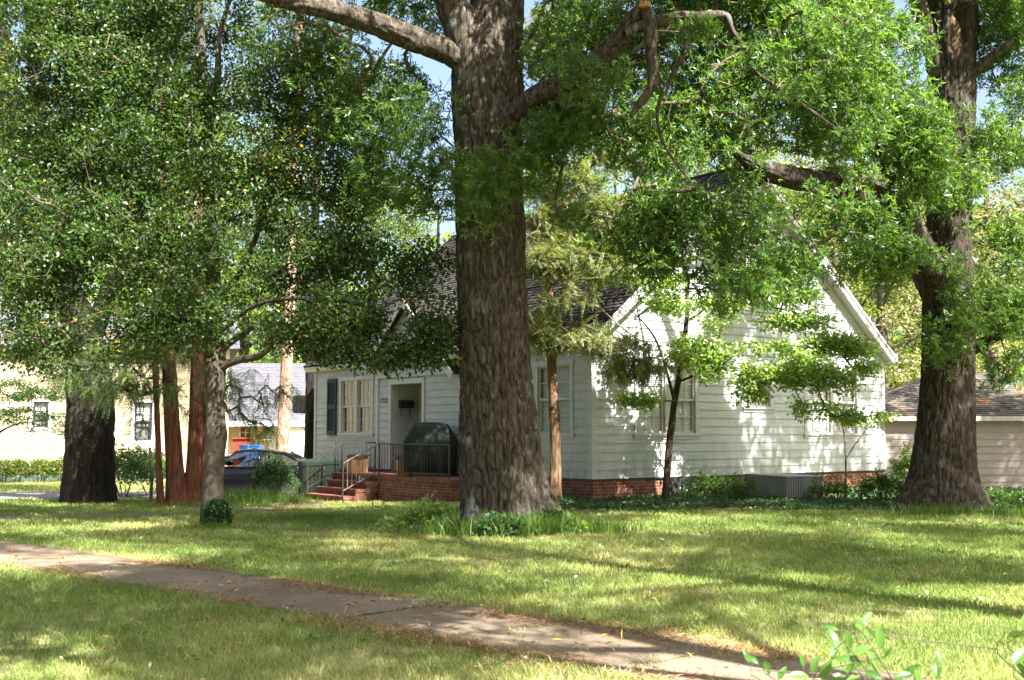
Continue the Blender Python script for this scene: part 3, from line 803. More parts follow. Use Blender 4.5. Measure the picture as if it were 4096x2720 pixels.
def window(w, d, n, O, m_blind, parent_name='window', hang=None):
    """double-hung window: casing > sash, glass, blind as sub-parts"""
    t0, t1, z0, z1, units, cols = w
    P = lambda t, z, o: O + d * t + ZZ * z + n * o
    def bar(mb, ta, tb, za, zb, oa, ob): mb.obox(P(ta, za, oa), d * (tb - ta), n * (ob - oa), ZZ * (zb - za))
    mb = MB(); cw = 0.11
    bar(mb, t0 - cw + 0.03, t0 + 0.03, z0 - 0.02, z1 + 0.02, -0.06, 0.036)
    bar(mb, t1 - 0.03, t1 + cw - 0.03, z0 - 0.02, z1 + 0.02, -0.06, 0.036)
    bar(mb, t0 - cw, t1 + cw, z1 + 0.02, z1 + 0.13, -0.06, 0.042)
    bar(mb, t0 - cw - 0.02, t1 + cw + 0.02, z0 - 0.07, z0 - 0.02, -0.1, 0.075)
    bar(mb, t0 - cw + 0.01, t1 + cw - 0.01, z0 - 0.15, z0 - 0.071, -0.02, 0.034)
    uw = (t1 - t0 - 0.06) / units
    for k in range(1, units):
        bar(mb, t0 + 0.03 + k * uw - 0.07, t0 + 0.03 + k * uw + 0.07, z0 - 0.02, z1 + 0.02, -0.06, 0.033)
    fr = hb(mb, parent_name, M['trim'])
    for k in range(units):
        a = t0 + 0.03 + k * uw + (0.07 if k else 0); b = t0 + 0.03 + (k + 1) * uw - (0.07 if k < units - 1 else 0)
        zm = (z0 + z1) / 2
        for (za, zb, o) in ((z0 - 0.02, zm + 0.02, -0.055), (zm - 0.02, z1 + 0.02, -0.018)):
            mb = MB(); s = 0.05
            bar(mb, a, a + s, za, zb, o - 0.03, o); bar(mb, b - s, b, za, zb, o - 0.03, o)
            bar(mb, a + s, b - s, za, za + s * 1.2, o - 0.03, o); bar(mb, a + s, b - s, zb - s, zb, o - 0.03, o)
            for q in range(1, cols):
                t = a + s + (b - a - 2 * s) * q / cols
                bar(mb, t - 0.011, t + 0.011, za + s * 1.2, zb - s, o - 0.022, o - 0.004)
            zc = (za + zb) / 2
            bar(mb, a + s, b - s, zc - 0.011, zc + 0.011, o - 0.023, o - 0.005)
            hb(mb, 'sash', M['trim'], fr)
            mb = MB(); mb.quad(P(a + s, za + s, o - 0.014), P(b - s, za + s, o - 0.014), P(b - s, zb - s, o - 0.014), P(a + s, zb - s, o - 0.014))
            hb(mb, 'pane', M['glass'], fr)
        mb = MB()
        if m_blind == 'blind':
            z = z0
            while z < z1:
                mb.quad(P(a, z, -0.09), P(b, z, -0.09), P(b, z + 0.046, -0.115), P(a, z + 0.046, -0.115)); z += 0.05
        else:
            nn = 40
            for q in range(nn):
                ta = a + (b - a) * q / nn; tb = a + (b - a) * (q + 1) / nn
                oa = -0.15 - 0.02 * math.sin(q * 1.7); ob = -0.15 - 0.02 * math.sin((q + 1) * 1.7)
                mb.quad(P(ta, z0, oa), P(tb, z0, ob), P(tb, z1, ob), P(ta, z1, oa))
        hb(mb, 'blind' if m_blind == 'blind' else 'curtain', M[m_blind], fr)
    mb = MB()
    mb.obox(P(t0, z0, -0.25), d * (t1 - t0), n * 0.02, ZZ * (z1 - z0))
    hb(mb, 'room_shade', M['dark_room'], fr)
    return fr
for w in W_GABLE[:3]: window(w, U, -Vv, HC, 'blind')
window(W_GABLE[3], U, -Vv, HC, 'curtain')
window(W_FRONT[0], Vv, -U, HC, 'blind')
window(W_FRONT[1], Vv, -U, HC, 'curtain')
# shutter on the far side of the front double window
for v0 in (12.0,):
    mb = MB()
    mb.obox(hp(-0.075, v0, 1.5), Vv * 0.07, U * 0.04, ZZ * 1.75); mb.obox(hp(-0.075, v0 + 0.5, 1.5), Vv * 0.07, U * 0.04, ZZ * 1.75)
    for z in (1.5, 2.32, 3.13): mb.obox(hp(-0.074, v0 + 0.07, z), Vv * 0.43, U * 0.038, ZZ * 0.12)
    z = 1.63
    while z < 3.1:
        mb.quad(hp(-0.07, v0 + 0.07, z), hp(-0.07, v0 + 0.5, z), hp(-0.042, v0 + 0.5, z + 0.05), hp(-0.042, v0 + 0.07, z + 0.05)); z += 0.045
    hb(mb, 'shutter', M['shutter'])

# roof: two shingled slopes, ridge along V
OH, OV = 0.3, 0.28                           # eave and rake overhangs
sl_len = math.hypot(WID / 2, ZP - ZE); cu, cz = (WID / 2) / sl_len, (ZP - ZE) / sl_len
eave = OH / cu
def slope_parts(front=True):
    e_up = (U * cu + ZZ * cz) if front else (-U * cu + ZZ * cz)
    nrm = (-U * cz + ZZ * cu) if front else (U * cz + ZZ * cu)
    O = hp(0, 0, ZE + 0.1) if front else hp(WID, 0, ZE + 0.1)
    return O, e_up, nrm
for front in (True, False):
    O, e_up, nrm = slope_parts(front)
    mb = MB()
    siding(mb, O, Vv, e_up, nrm, -OV, LEN + OV, -eave, sl_len + 0.02, 0.145, 0.022, jit=0.006, short=0.24, seed=21 + front)
    mb.obox(O - e_up * eave - Vv * OV - nrm * 0.06, Vv * (LEN + 2 * OV), e_up * (eave + sl_len - 0.03), nrm * 0.05)
    hb(mb, 'roof', M['shake'])
    for vv in (-OV, LEN + OV - 0.03):         # rake boards at the gable ends, soffit and frieze
        mb = MB()
        mb.obox(O - e_up * (eave + 0.02) + Vv * (vv - 0.004) - nrm * 0.23, e_up * (eave + sl_len), Vv * 0.035, nrm * 0.2)
        mb.obox(O - e_up * (eave + 0.0) + Vv * (vv - 0.028) - nrm * 0.085, e_up * (eave + sl_len), Vv * 0.022, nrm * 0.07)
        hb(mb, 'rake_board', M['trim'])
    mb = MB()
    mb.obox(O - e_up * (eave) + Vv * (-OV + 0.035) - nrm * 0.22, e_up * (eave + sl_len - 0.1), Vv * (OV - 0.065), nrm * 0.02)
    hb(mb, 'rake_soffit', M['trim'])
    mb = MB()
    mb.obox(O - e_up * (eave) + Vv * (-0.026) - nrm * 0.36, e_up * (eave + sl_len - 0.12), Vv * 0.024, nrm * 0.14)
    hb(mb, 'gable_frieze', M['trim'])
    mb = MB()
    mb.obox(O - e_up * (eave + 0.03) - Vv * OV - nrm * 0.21, Vv * (LEN + 2 * OV), e_up * 0.03, nrm * 0.17)
    out = -U if front else U
    mb.obox(O + out * 0.02 - Vv * OV - ZZ * 0.26, Vv * (LEN + 2 * OV), out * (OH - 0.03), ZZ * 0.02)
    mb.obox(O + out * 0.02 - Vv * (OV + 0.0) - ZZ * 0.36, Vv * 0.26, out * (OH + 0.0), ZZ * 0.22)
    hb(mb, 'eave_fascia', M['trim'])
mb = MB()
mb.tube([hp(WID / 2, -OV, ZP + 0.11), hp(WID / 2, LEN + OV, ZP + 0.11)], 0.05, 8); hb(mb, 'ridge_cap', M['shake'])
# triangular louvre under the peak
mb = MB()
for k in range(6):
    z = ZP - 1.05 + k * 0.14; hw = (ZP - 0.2 - z) / SLOPE
    if hw > 0.05: mb.obox(hp(WID / 2 - hw, -0.075, z), U * 2 * hw, Vv * 0.04 + ZZ * 0.04, ZZ * 0.035)
hb(mb, 'louvre_slat', M['paint'])
mb = MB(); zl = ZP - 1.1; hw = (ZP - 0.12 - zl) / SLOPE
mb.poly([hp(WID / 2 - hw, -0.026, zl), hp(WID / 2 + hw, -0.026, zl), hp(WID / 2, -0.026, ZP - 0.12)])
hb(mb, 'louvre_opening', M['dark_room'])
# downpipe-like trim at the back corner and entry roof (low gable over the front door)
for sgn, ve in ((-1, 5.25), (1, 9.75)):
    e_up = np.array(Vv * (-sgn) + ZZ * GS); ln = math.hypot(1, GS); e_up = e_up / ln
    run = abs(GP - ve); L_ = run * ln
    nrm = np.cross(e_up, U) * (1 if sgn > 0 else -1); nrm = nrm / np.linalg.norm(nrm)
    if nrm[2] < 0: nrm = -nrm
    O = hp(-0.3, GP, GZ + 0.12) - e_up * L_
    mb = MB()
    siding(mb, O, U, e_up, nrm, 0, 3.2, -0.12, L_, 0.145, 0.02, jit=0.005, short=0.24, seed=31)
    mb.obox(O - nrm * 0.05 - e_up * 0.12, U * 3.2, e_up * (L_ + 0.1), nrm * 0.045)
    hb(mb, 'entry_roof', M['shake'])
    mb = MB()
    mb.obox(O - U * 0.03 - nrm * 0.2 - e_up * 0.12, e_up * (L_ + 0.12), U * 0.028, nrm * 0.2)
    hb(mb, 'entry_rake_board', M['trim'])
# dormer on the front slope
DV, DU, DZ, DH = 4.3, 2.5, 8.0, 0.62
mb = MB()
siding(mb, hp(DU, 0, 0), Vv, ZZ, -U, DV - DH, DV + DH, 5.8, DZ - 0.48, 0.2, 0.02, seed=41)
siding(mb, hp(DU, 0, 0), Vv, ZZ, -U, DV - DH, DV + DH, DZ - 0.48, DZ - 0.05, 0.2, 0.02, clip=lambda z: (DV - (DZ - z) / 0.8, DV + (DZ - z) / 0.8), seed=42)
siding(mb, hp(0, DV - DH, 0), U, ZZ, -Vv, DU, DU + 3.0, 5.8, DZ - 0.48, 0.2, 0.02, clip=lambda z: (DU, DU + max(0.02, (z - ZE - 0.1) / SLOPE - DU)), seed=43)
siding(mb, hp(0, DV + DH, 0), U, ZZ, Vv, DU, DU + 3.0, 5.8, DZ - 0.48, 0.2, 0.02, clip=lambda z: (DU, DU + max(0.02, (z - ZE - 0.1) / SLOPE - DU)), seed=44)
dm = hb(mb, 'dormer', M['paint'])
for sgn in (-1, 1):
    e_up = np.array(Vv * (-sgn) + ZZ * 0.8); ln = np.linalg.norm(e_up); e_up = e_up / ln
    nrm = np.cross(e_up, U); nrm = nrm / np.linalg.norm(nrm)
    if nrm[2] < 0: nrm = -nrm
    L_ = 0.82 * ln; O = hp(DU - 0.25, DV, DZ + 0.06) - e_up * L_
    mb = MB(); siding(mb, O, U, e_up, nrm, 0, 3.6, 0, L_, 0.145, 0.02, jit=0.005, short=0.24, seed=51)
    mb.obox(O - nrm * 0.05, U * 3.6, e_up * (L_ - 0.02), nrm * 0.045)
    hb(mb, 'dormer_roof', M['shake'], dm)
    mb = MB(); mb.obox(O - U * 0.03 - nrm * 0.17, e_up * L_, U * 0.028, nrm * 0.17); hb(mb, 'dormer_rake', M['trim'], dm)

# house number and mailbox
def digits(txt, O, d, n, h, gap, th=0.14):
    mb = MB(); x = 0
    segs = {'1': [((0.5, 0), (0.5, 1))], '2': [((0, 0.82), (0.2, 1)), ((0.2, 1), (0.8, 1)), ((0.8, 1), (1, 0.8)), ((1, 0.8), (0.95, 0.55)), ((0.95, 0.55), (0, 0.05)), ((0, 0.04), (1, 0.04))]}
    for c in txt:
        w = h * (0.2 if c == '1' else 0.52)
        for a, b in segs[c]:
            pa = O + d * (x + a[0] * w) + ZZ * a[1] * h; pb = O + d * (x + b[0] * w) + ZZ * b[1] * h
            mb.tube([pa, pb], h * th * 0.5, 5)
        x += w + gap
    return mb
nd = digits('1222', hp(-0.04, 9.31, 2.44), -Vv, -U, 0.135, 0.04, 0.12)
hb(nd, 'house_number', M['iron'])
mbx = thing('mailbox', 'black metal mailbox with newspaper hooks on the entry wall', 'mailbox', tuple(hp(0.42, 8.715, 2.3)))
def lb(mb, name, m_, parent, **k):
    o = mb.build(name, m_, parent, **k)
    o.data.transform(Matrix.Translation(-Vector(parent.location))) if parent.rotation_euler.z == 0 else None
    return o
mb = MB(); mb.obox(hp(0.2, 8.71, 2.28), U * 0.44, -Vv * 0.13, ZZ * 0.2); lb(mb, 'box', M['iron'], mbx)
mb = MB()
a = [hp(0.18, 8.71, 2.52), hp(0.18, 8.56, 2.45), hp(0.18, 8.56, 2.42), hp(0.18, 8.71, 2.47)]; mb.loft([a, [q + U * 0.48 for q in a]]); lb(mb, 'lid', M['iron'], mbx)
for q in (0.27, 0.56):
    mb = MB(); mb.tube([hp(q, 8.69, 2.28), hp(q, 8.69, 2.08), hp(q, 8.66, 2.05), hp(q, 8.6, 2.05), hp(q, 8.58, 2.09)], 0.009, 6); lb(mb, 'hook', M['iron'], mbx)

# brick porch and steps (part of the house)
PZ, PP = 0.45, 1.45
mb = MB()
mb.obox(hp(-PP + 0.02, 3.6, -0.6), U * (PP - 0.03), Vv * 6.0, ZZ * (PZ - 0.1 + 0.6))
pw = hb(mb, 'porch', M['brick'])
mb = MB(); mb.obox(hp(-PP, 3.58, PZ - 0.1), U * (PP - 0.01), Vv * 6.04, ZZ * 0.1); hb(mb, 'porch_coping', M['brick_soldier'], pw)
gzp = -0.25
for k in range(3):
    z1 = PZ - 0.175 * (k + 1)
    mb = MB()
    mb.obox(hp(-PP - 0.34 * (k + 1), 7.0, -0.6), U * (0.34 * (k + 1) - 0.004), Vv * 2.2, ZZ * (z1 + 0.6 - 0.08))
    mb.obox(hp(-PP - 0.34 * (k + 1) - 0.025, 6.98, z1 - 0.08), U * 0.36, Vv * 2.24, ZZ * 0.08)
    hb(mb, 'step', M['brick_soldier'], pw)

# ------------------------------------------------------------------ wrought iron railings
def spiral(c, d, up, r, a0, turns, sgn):
    P = []
    for i in range(22):
        f = i / 21; a = a0 + sgn * turns * 2 * math.pi * f; rr = r * (1 - 0.8 * f)
        P.append(c + d * (rr * math.cos(a)) + up * (rr * math.sin(a)))
    return P
def railing(name_label, p0, p1, h, posts=(True, True), scroll=(0.35,), m_='iron', slope_gap=0.12, post_drop=(0, 0), nb=None):
    p0 = np.array(p0, float); p1 = np.array(p1, float)
    t = thing('iron_railing', name_label, 'railing', tuple(p0), group='iron railings of the porch')
    d = p1 - p0; L_ = np.linalg.norm(d); du = d / L_; flat = d.copy(); flat[2] = 0; flat /= np.linalg.norm(flat)
    def part(mb, nm, mm): return lb(mb, nm, M[mm], t)
    mb = MB(); mb.tube([p0 + ZZ * h, p1 + ZZ * h], 0.017, 6); part(mb, 'top_rail', m_)
    mb = MB(); mb.tube([p0 + ZZ * slope_gap, p1 + ZZ * slope_gap], 0.012, 6); part(mb, 'bottom_rail', m_)
    for on, p, dz in zip(posts, (p0, p1), post_drop):
        if on:
            mb = MB(); mb.tube([p - ZZ * dz, p + ZZ * (h + 0.02)], 0.02, 6); part(mb, 'post', 'iron')
    n = nb or max(2, int(L_ / 0.135))
    sc = [int(round(s * n)) for s in scroll]
    for i in range(1, n):
        p = p0 + d * i / n
        if i in sc:
            w = 0.05
            for sg in (-1, 1):
                mb = MB()
                mb.tube([p + flat * w * sg + ZZ * slope_gap + d * 0, p + flat * w * sg + ZZ * h], 0.008, 5); part(mb, 'baluster', m_)
            mb = MB(); zm = (h + slope_gap) / 2
            hh = (h - slope_gap) / 2
            for q, s2 in ((hh * 0.72, 1), (hh * 0.22, -1), (-hh * 0.28, 1), (-hh * 0.76, -1)):
                mb.tube(spiral(p + ZZ * (zm + q), flat * s2, ZZ, 0.062, -1.2, 1.4, 1), 0.007, 5)
            part(mb, 'scroll', m_)
        else:
            mb = MB(); mb.tube([p + ZZ * slope_gap, p + ZZ * h], 0.008, 5); part(mb, 'baluster', m_)
    return t
RH = 0.84
railing('black iron railing with scrolls along the porch front, before the covered grill', hp(-PP + 0.06, 7.05, PZ), hp(-PP + 0.06, 3.7, PZ), RH, scroll=(0.2, 0.62, 0.86))
railing('black iron railing with scrolls closing the porch end below the double window', hp(-PP + 0.06, 9.5, PZ), hp(-0.1, 9.5, PZ), RH, scroll=(0.55,))
SB = PZ - 0.175 * 3
railing('worn sloping iron handrail on the grill side of the brick steps', hp(-PP + 0.06, 7.1, PZ + 0.0), hp(-PP - 1.0, 7.1, SB + 0.02), RH, m_='iron_worn', scroll=(0.45,), posts=(False, True), post_drop=(0, 0.2))
railing('dark sloping iron handrail on the trash cart side of the brick steps', hp(-PP + 0.06, 9.12, PZ + 0.0), hp(-PP - 1.0, 9.12, SB + 0.02), RH, m_='iron', scroll=(0.5,), posts=(True, True), post_drop=(0, 0.2))

# covered grill on the porch
gl_c = hp(-0.62, 5.75, PZ)
grill = thing('covered_grill', 'barbecue grill under a dark green fitted cover on the brick porch', 'grill', tuple(gl_c), R(8))
mb = MB(); rings = []
def ring(w, d, z, wob=0):
    P = []
    for k in range(48):
        a = 2 * math.pi * k / 48; ca, sa = math.cos(a), math.sin(a)
        q = (abs(ca) ** 8 + abs(sa) ** 8) ** (-1 / 8)
        f = 1 + wob * math.sin(k * 1.9) * 0.5 + wob * math.sin(k * 3.1)
        P.append((w / 2 * ca * q * f, d / 2 * sa * q * f, z))
    return P
for w, d, z, wb in ((1.3, 0.6, 0.1, 0.03), (1.32, 0.62, 0.3, 0.025), (1.36, 0.66, 0.6, 0.015), (1.42, 0.7, 0.82, 0.008), (1.44, 0.7, 0.9, 0.004), (1.34, 0.66, 1.0, 0), (1.02, 0.58, 1.26, 0), (0.9, 0.5, 1.36, 0), (0.62, 0.3, 1.4, 0), (0.2, 0.08, 1.41, 0)):
    rings.append(ring(w, d, z, wb))
mb.loft(rings, cap=True)
mb.build('cover', M['cover'], grill, smooth_=True)
mb = MB(); mb.obox((-0.6, -0.25, 0.09), (1.2, 0, 0), (0, 0.5, 0), (0, 0, 0.04)); mb.build('cart_shelf', M['rubber'], grill)
for x in (-0.52, 0.52):
    mb = MB(); mb.tube([(x, -0.22, 0.05), (x + 0.03, -0.22, 0.05)], 0.05, 12); mb.tube([(x, 0.22, 0.05), (x + 0.03, 0.22, 0.05)], 0.05, 12); mb.build('caster', M['rubber'], grill)

# cardboard boxes on the porch
def cbox(label, c, sx, sy, sz, rz, top=None):
    t = thing('cardboard_box', label, 'box', tuple(c), rz)
    mb = MB(); w = 0.008
    for o, ax, ay in (((-sx / 2, -sy / 2, 0), (sx, 0, 0), (0, w, 0)), ((-sx / 2, sy / 2 - w, 0), (sx, 0, 0), (0, w, 0)), ((-sx / 2, -sy / 2 + w, 0), (w, 0, 0), (0, sy - 2 * w, 0)), ((sx / 2 - w, -sy / 2 + w, 0), (w, 0, 0), (0, sy - 2 * w, 0))):
        mb.obox(o, ax, ay, (0, 0, sz))
    mb.obox((-sx / 2 + w, -sy / 2 + w, 0.001), (sx - 2 * w, 0, 0), (0, sy - 2 * w, 0), (0, 0, w))
    mb.build('box_body', M['card'], t)
    mb = MB()
    mb.quad((-sx / 2, -sy / 2, sz), (sx / 2, -sy / 2, sz), (sx / 2, -sy / 2 - 0.1, sz + 0.06), (-sx / 2, -sy / 2 - 0.1, sz + 0.06))
    mb.quad((-sx / 2, sy / 2, sz), (sx / 2, sy / 2, sz), (sx / 2, sy / 2 - 0.12, sz + 0.07), (-sx / 2, sy / 2 - 0.12, sz + 0.07))
    mb.build('flap', M['card'], t)
    return t
cbox('brown cardboard box standing by the top of the steps', hp(-PP + 0.45, 8.95, PZ), 0.5, 0.35, 0.44, 0.6)
cbox('tall brown cardboard box with a dark blue bag on it, beside the grill', hp(-0.75, 6.75, PZ), 0.5, 0.36, 0.42, 0.3)
mb = MB(); rr = []
for z, r in ((0, 0.16), (0.05, 0.2), (0.1, 0.17), (0.13, 0.08)): rr.append([(r * 1.3 * math.cos(a) * (1 + 0.12 * math.sin(3 * a + z * 30)), r * math.sin(a), z) for a in np.linspace(0, 2 * math.pi, 16, endpoint=False)])
mb.loft(rr); o = mb.build('cloth_bag', M['bluecloth'], None, smooth_=True); o.location = hp(-0.75, 6.75, PZ + 0.425)
tag(o, 'dark blue bag lying on the cardboard box beside the grill', 'bag')

# ------------------------------------------------------------------ trash carts
def cart(label, p, rz):
    z = gz(p[0], p[1])
    t = thing('trash_cart', label, 'trash bin', (p[0], p[1], z), rz, group='green wheeled trash carts')
    mb = MB(); rg = []
    for zz, w, d in ((0.06, 0.46, 0.5), (0.5, 0.53, 0.6), (0.9, 0.59, 0.7), (0.92, 0.63, 0.74), (1.0, 0.64, 0.75)):
        P = []
        for k in range(32):
            a = 2 * math.pi * k / 32; ca, sa = math.cos(a), math.sin(a); q = (abs(ca) ** 7 + abs(sa) ** 7) ** (-1 / 7)
            P.append((w / 2 * ca * q, d / 2 * sa * q, zz))
        rg.append(P)
    mb.loft(rg)
    mb.build('bin_body', M['cart'], t, smooth_=False)
    mb = MB(); rg = []
    for zz, w, d in ((1.005, 0.67, 0.79), (1.05, 0.66, 0.78), (1.085, 0.5, 0.6), (1.09, 0.2, 0.3)):
        P = []
        for k in range(32):
            a = 2 * math.pi * k / 32; ca, sa = math.cos(a), math.sin(a); q = (abs(ca) ** 7 + abs(sa) ** 7) ** (-1 / 7)
            P.append((w / 2 * ca * q, d / 2 * sa * q + 0.02, zz))
        rg.append(P)
    mb.loft(rg); mb.build('lid', M['lid'], t)
    mb = MB(); mb.tube([(-0.26, 0.44, 0.98), (0.26, 0.44, 0.98)], 0.018, 8); mb.tube([(-0.22, 0.36, 0.96), (-0.22, 0.44, 0.98)], 0.015, 6); mb.tube([(0.22, 0.36, 0.96), (0.22, 0.44, 0.98)], 0.015, 6)
    mb.build('handle', M['cart'], t)
    for x in (-0.27, 0.22):
        mb = MB(); mb.tube([(x, 0.26, 0.14), (x + 0.05, 0.26, 0.14)], 0.14, 18); mb.build('wheel', M['rubber'], t)
    return t
cart('green wheeled trash cart with a bright lid beside the bush', hp(-1.95, 9.95, 0), R(20))
cart('green trash cart half hidden behind the stair railing', hp(-1.05, 10.6, 0), R(30))

# ------------------------------------------------------------------ condenser unit by the gable wall
ac_p = (6.1, 25.75)
ac = thing('air_conditioner', 'large low grey air conditioning unit on a slab by the gable wall', 'air conditioner', (ac_p[0], ac_p[1], gz(*ac_p)), R(20))
aw, ad, ah = 0.97, 1.7, 0.62
mb = MB(); mb.obox((-0.1, -0.1, -0.05), (aw + 0.3, 0, 0), (0, ad + 0.2, 0), (0, 0, 0.1)); mb.build('slab', M['asphalt'], ac)
mb = MB(); mb.obox((0.012, 0.012, 0.06), (aw - 0.024, 0, 0), (0, ad - 0.024, 0), (0, 0, ah - 0.1)); mb.build('cabinet', M['acdark'], ac)
mb = MB(); mb.obox((-0.02, -0.02, ah - 0.04), (aw + 0.04, 0, 0), (0, ad + 0.04, 0), (0, 0, 0.04)); mb.build('top_panel', M['acgrey'], ac, bevel=0.008)
mb = MB(); mb.obox((aw * 0.48, -0.003, 0.06), (aw * 0.52, 0, 0), (0, 0.014, 0), (0, 0, ah - 0.101)); mb.build('access_panel', M['acgrey'], ac, bevel=0.004)
mb = MB()
for k in range(9): mb.obox((0.01 + k * 0.062, -0.004, 0.065), (0.042, 0, 0), (0, 0.015, 0), (0, 0, ah - 0.112))
for k in range(26): mb.obox((-0.002, 0.03 + k * 0.066, 0.065), (0, 0.042, 0), (0.012, 0, 0), (0, 0, ah - 0.112))
mb.build('louvre', M['acgrey'], ac)
mb = MB(); mb.tube([(aw * 0.86, -0.004, 0.4), (aw * 0.86, -0.012, 0.4)], 0.022, 12); mb.build('badge', M['chrome'], ac)

# ------------------------------------------------------------------ the shed on the right
def hip_building(name, label, cat, x0, x1, y0, depth, zwall, zridge, wallm, roofm, trimm, z0=-0.4, ex=0.2, oh=0.25, rz=0.0, gable=False):
    t = thing(name, label, cat, (x0, y0, 0), rz)
    L_ = x1 - x0; X = np.array([1.0, 0, 0]); Yv = np.array([0, 1.0, 0])
    mb = MB(); siding(mb, np.zeros(3), X, ZZ, -Yv, 0, L_, z0, zwall, ex, 0.016, seed=61)
    siding(mb, np.zeros(3), Yv, ZZ, -X, 0, depth, z0, zwall, ex, 0.016, seed=62)
    siding(mb, X * L_, Yv, ZZ, X, 0, depth, z0, zwall, ex, 0.016, seed=63)
    siding(mb, Yv * depth, X, ZZ, Yv, 0, L_, z0, zwall, ex, 0.016, seed=64)
    mb.build('wall', wallm, t)
    hd = depth / 2; mb = MB()
    sl_ = math.hypot(hd + oh, zridge - zwall)
    for sgn, yb in ((1, -oh), (-1, depth + oh)):
        e_up = np.array([0, sgn * (hd + oh), zridge - zwall]) / sl_; nrm = np.cross(X, e_up) * sgn
        if nrm[2] < 0: nrm = -nrm
        run = 0 if gable else (hd + oh)
        siding(mb, np.array([0, yb, zwall]), X, e_up, nrm, -oh, L_ + oh, 0, sl_, 0.15, 0.014, jit=0.003, short=0.5, seed=71,
               clip=lambda s, run=run: (-oh + run * s / sl_, L_ + oh - run * s / sl_))
    if not gable:
        for xb, sgn in ((-oh, 1), (L_ + oh, -1)):
            e_up = np.array([sgn * (hd + oh), 0, zridge - zwall]) / sl_; nrm = np.cross(e_up, Yv) * sgn
            if nrm[2] < 0: nrm = -nrm
            siding(mb, np.array([xb, 0, zwall]), Yv, e_up, nrm, -oh, depth + oh, 0, sl_, 0.15, 0.014, jit=0.003, short=0.5, seed=73,
                   clip=lambda s: (-oh + (hd + oh) * s / sl_, depth + oh - (hd + oh) * s / sl_))
    mb.build('roof', roofm, t)
    mb = MB()
    mb.obox((-oh, -oh, zwall - 0.14), (L_ + 2 * oh, 0, 0), (0, 0.03, 0), (0, 0, 0.13))
    mb.obox((-oh, -oh + 0.03, zwall - 0.14), (0.03, 0, 0), (0, depth + 2 * oh - 0.06, 0), (0, 0, 0.13))
    mb.obox((-oh + 0.03, -oh + 0.03, zwall - 0.02), (L_ + 2 * oh - 0.06, 0, 0), (0, depth + 2 * oh - 0.06, 0), (0, 0, 0.015))
    mb.build('fascia', trimm, t)
    return t
shed = hip_building('garden_shed', 'low cream sided shed with pine straw on its grey roof', 'shed', gx(2010, 32.5), 22, 32.5, 6.0, 2.05, 3.45, M['shed_paint'], M['needles_roof'], M['shed_trim'])

# ------------------------------------------------------------------ neighbour's yellow house and its garage wing
NY, NR, NL = 46.0, R(16), 24.0
ncx = gx(527, NY); ncs, nsn = math.cos(NR), math.sin(NR)
nx0, nx1 = 0.0, NL
def nwall(dx, dy):
    r = ray(dx, dy); o = np.array([0, 0, CAM_H]); P0 = np.array([ncx, NY, 0]); nn = np.array([nsn, -ncs, 0])
    p = o + r * (np.dot(P0 - o, nn) / np.dot(r, nn)); return NL + (p[0] - ncx) * ncs + (p[1] - NY) * nsn, p[2], p
nb = thing('yellow_house', 'pale yellow sided neighbouring house with dark green foundation', 'house', (ncx - NL * ncs, NY - NL * nsn, -0.1), NR)
X1 = np.array([1.0, 0, 0]); Y1 = np.array([0, 1.0, 0])
def nwin(dx0, dx1, dy0, dy1):
    a = nwall(dx0, dy1); b = nwall(dx1, dy0); return (a[0], b[0], a[1] + 0.1, b[1] + 0.1)
NW = [nwin(75, 113, 926, 985), nwin(309, 352, 928, 1016), nwin(450, 480, 928, 1016)]
mb = MB(); siding(mb, np.zeros(3), X1, ZZ, -Y1, 0, nx1 - nx0, 0.12, 5.0, 0.115, 0.012, [w for w in NW], seed=81)
siding(mb, X1 * (nx1 - nx0), Y1, ZZ, X1, 0, 8, 0.12, 5.0, 0.115, 0.012, seed=82)
mb.build('wall', M['yellow'], nb)
mb = MB(); mb.obox((0, 0.03, -0.5), (nx1 - nx0 - 0.03, 0, 0), (0, 8, 0), (0, 0, 0.615)); mb.build('foundation', M['found'], nb)
mb = MB(); mb.obox((nx1 - nx0 - 0.12, -0.02, 0.12), (0.14, 0, 0), (0, 0.02, 0), (0, 0, 5)); mb.build('corner_board', M['cream'], nb)
mb = MB()
mb.loft([[(-0.4, -0.5, 5.0), (-0.4, 4, 7.2), (-0.4, 8.5, 5.0)], [(nx1 - nx0 + 0.4, -0.5, 5.0), (nx1 - nx0 + 0.4, 4, 7.2), (nx1 - nx0 + 0.4, 8.5, 5.0)]]); mb.build('roof', M['grey_roof'], nb)
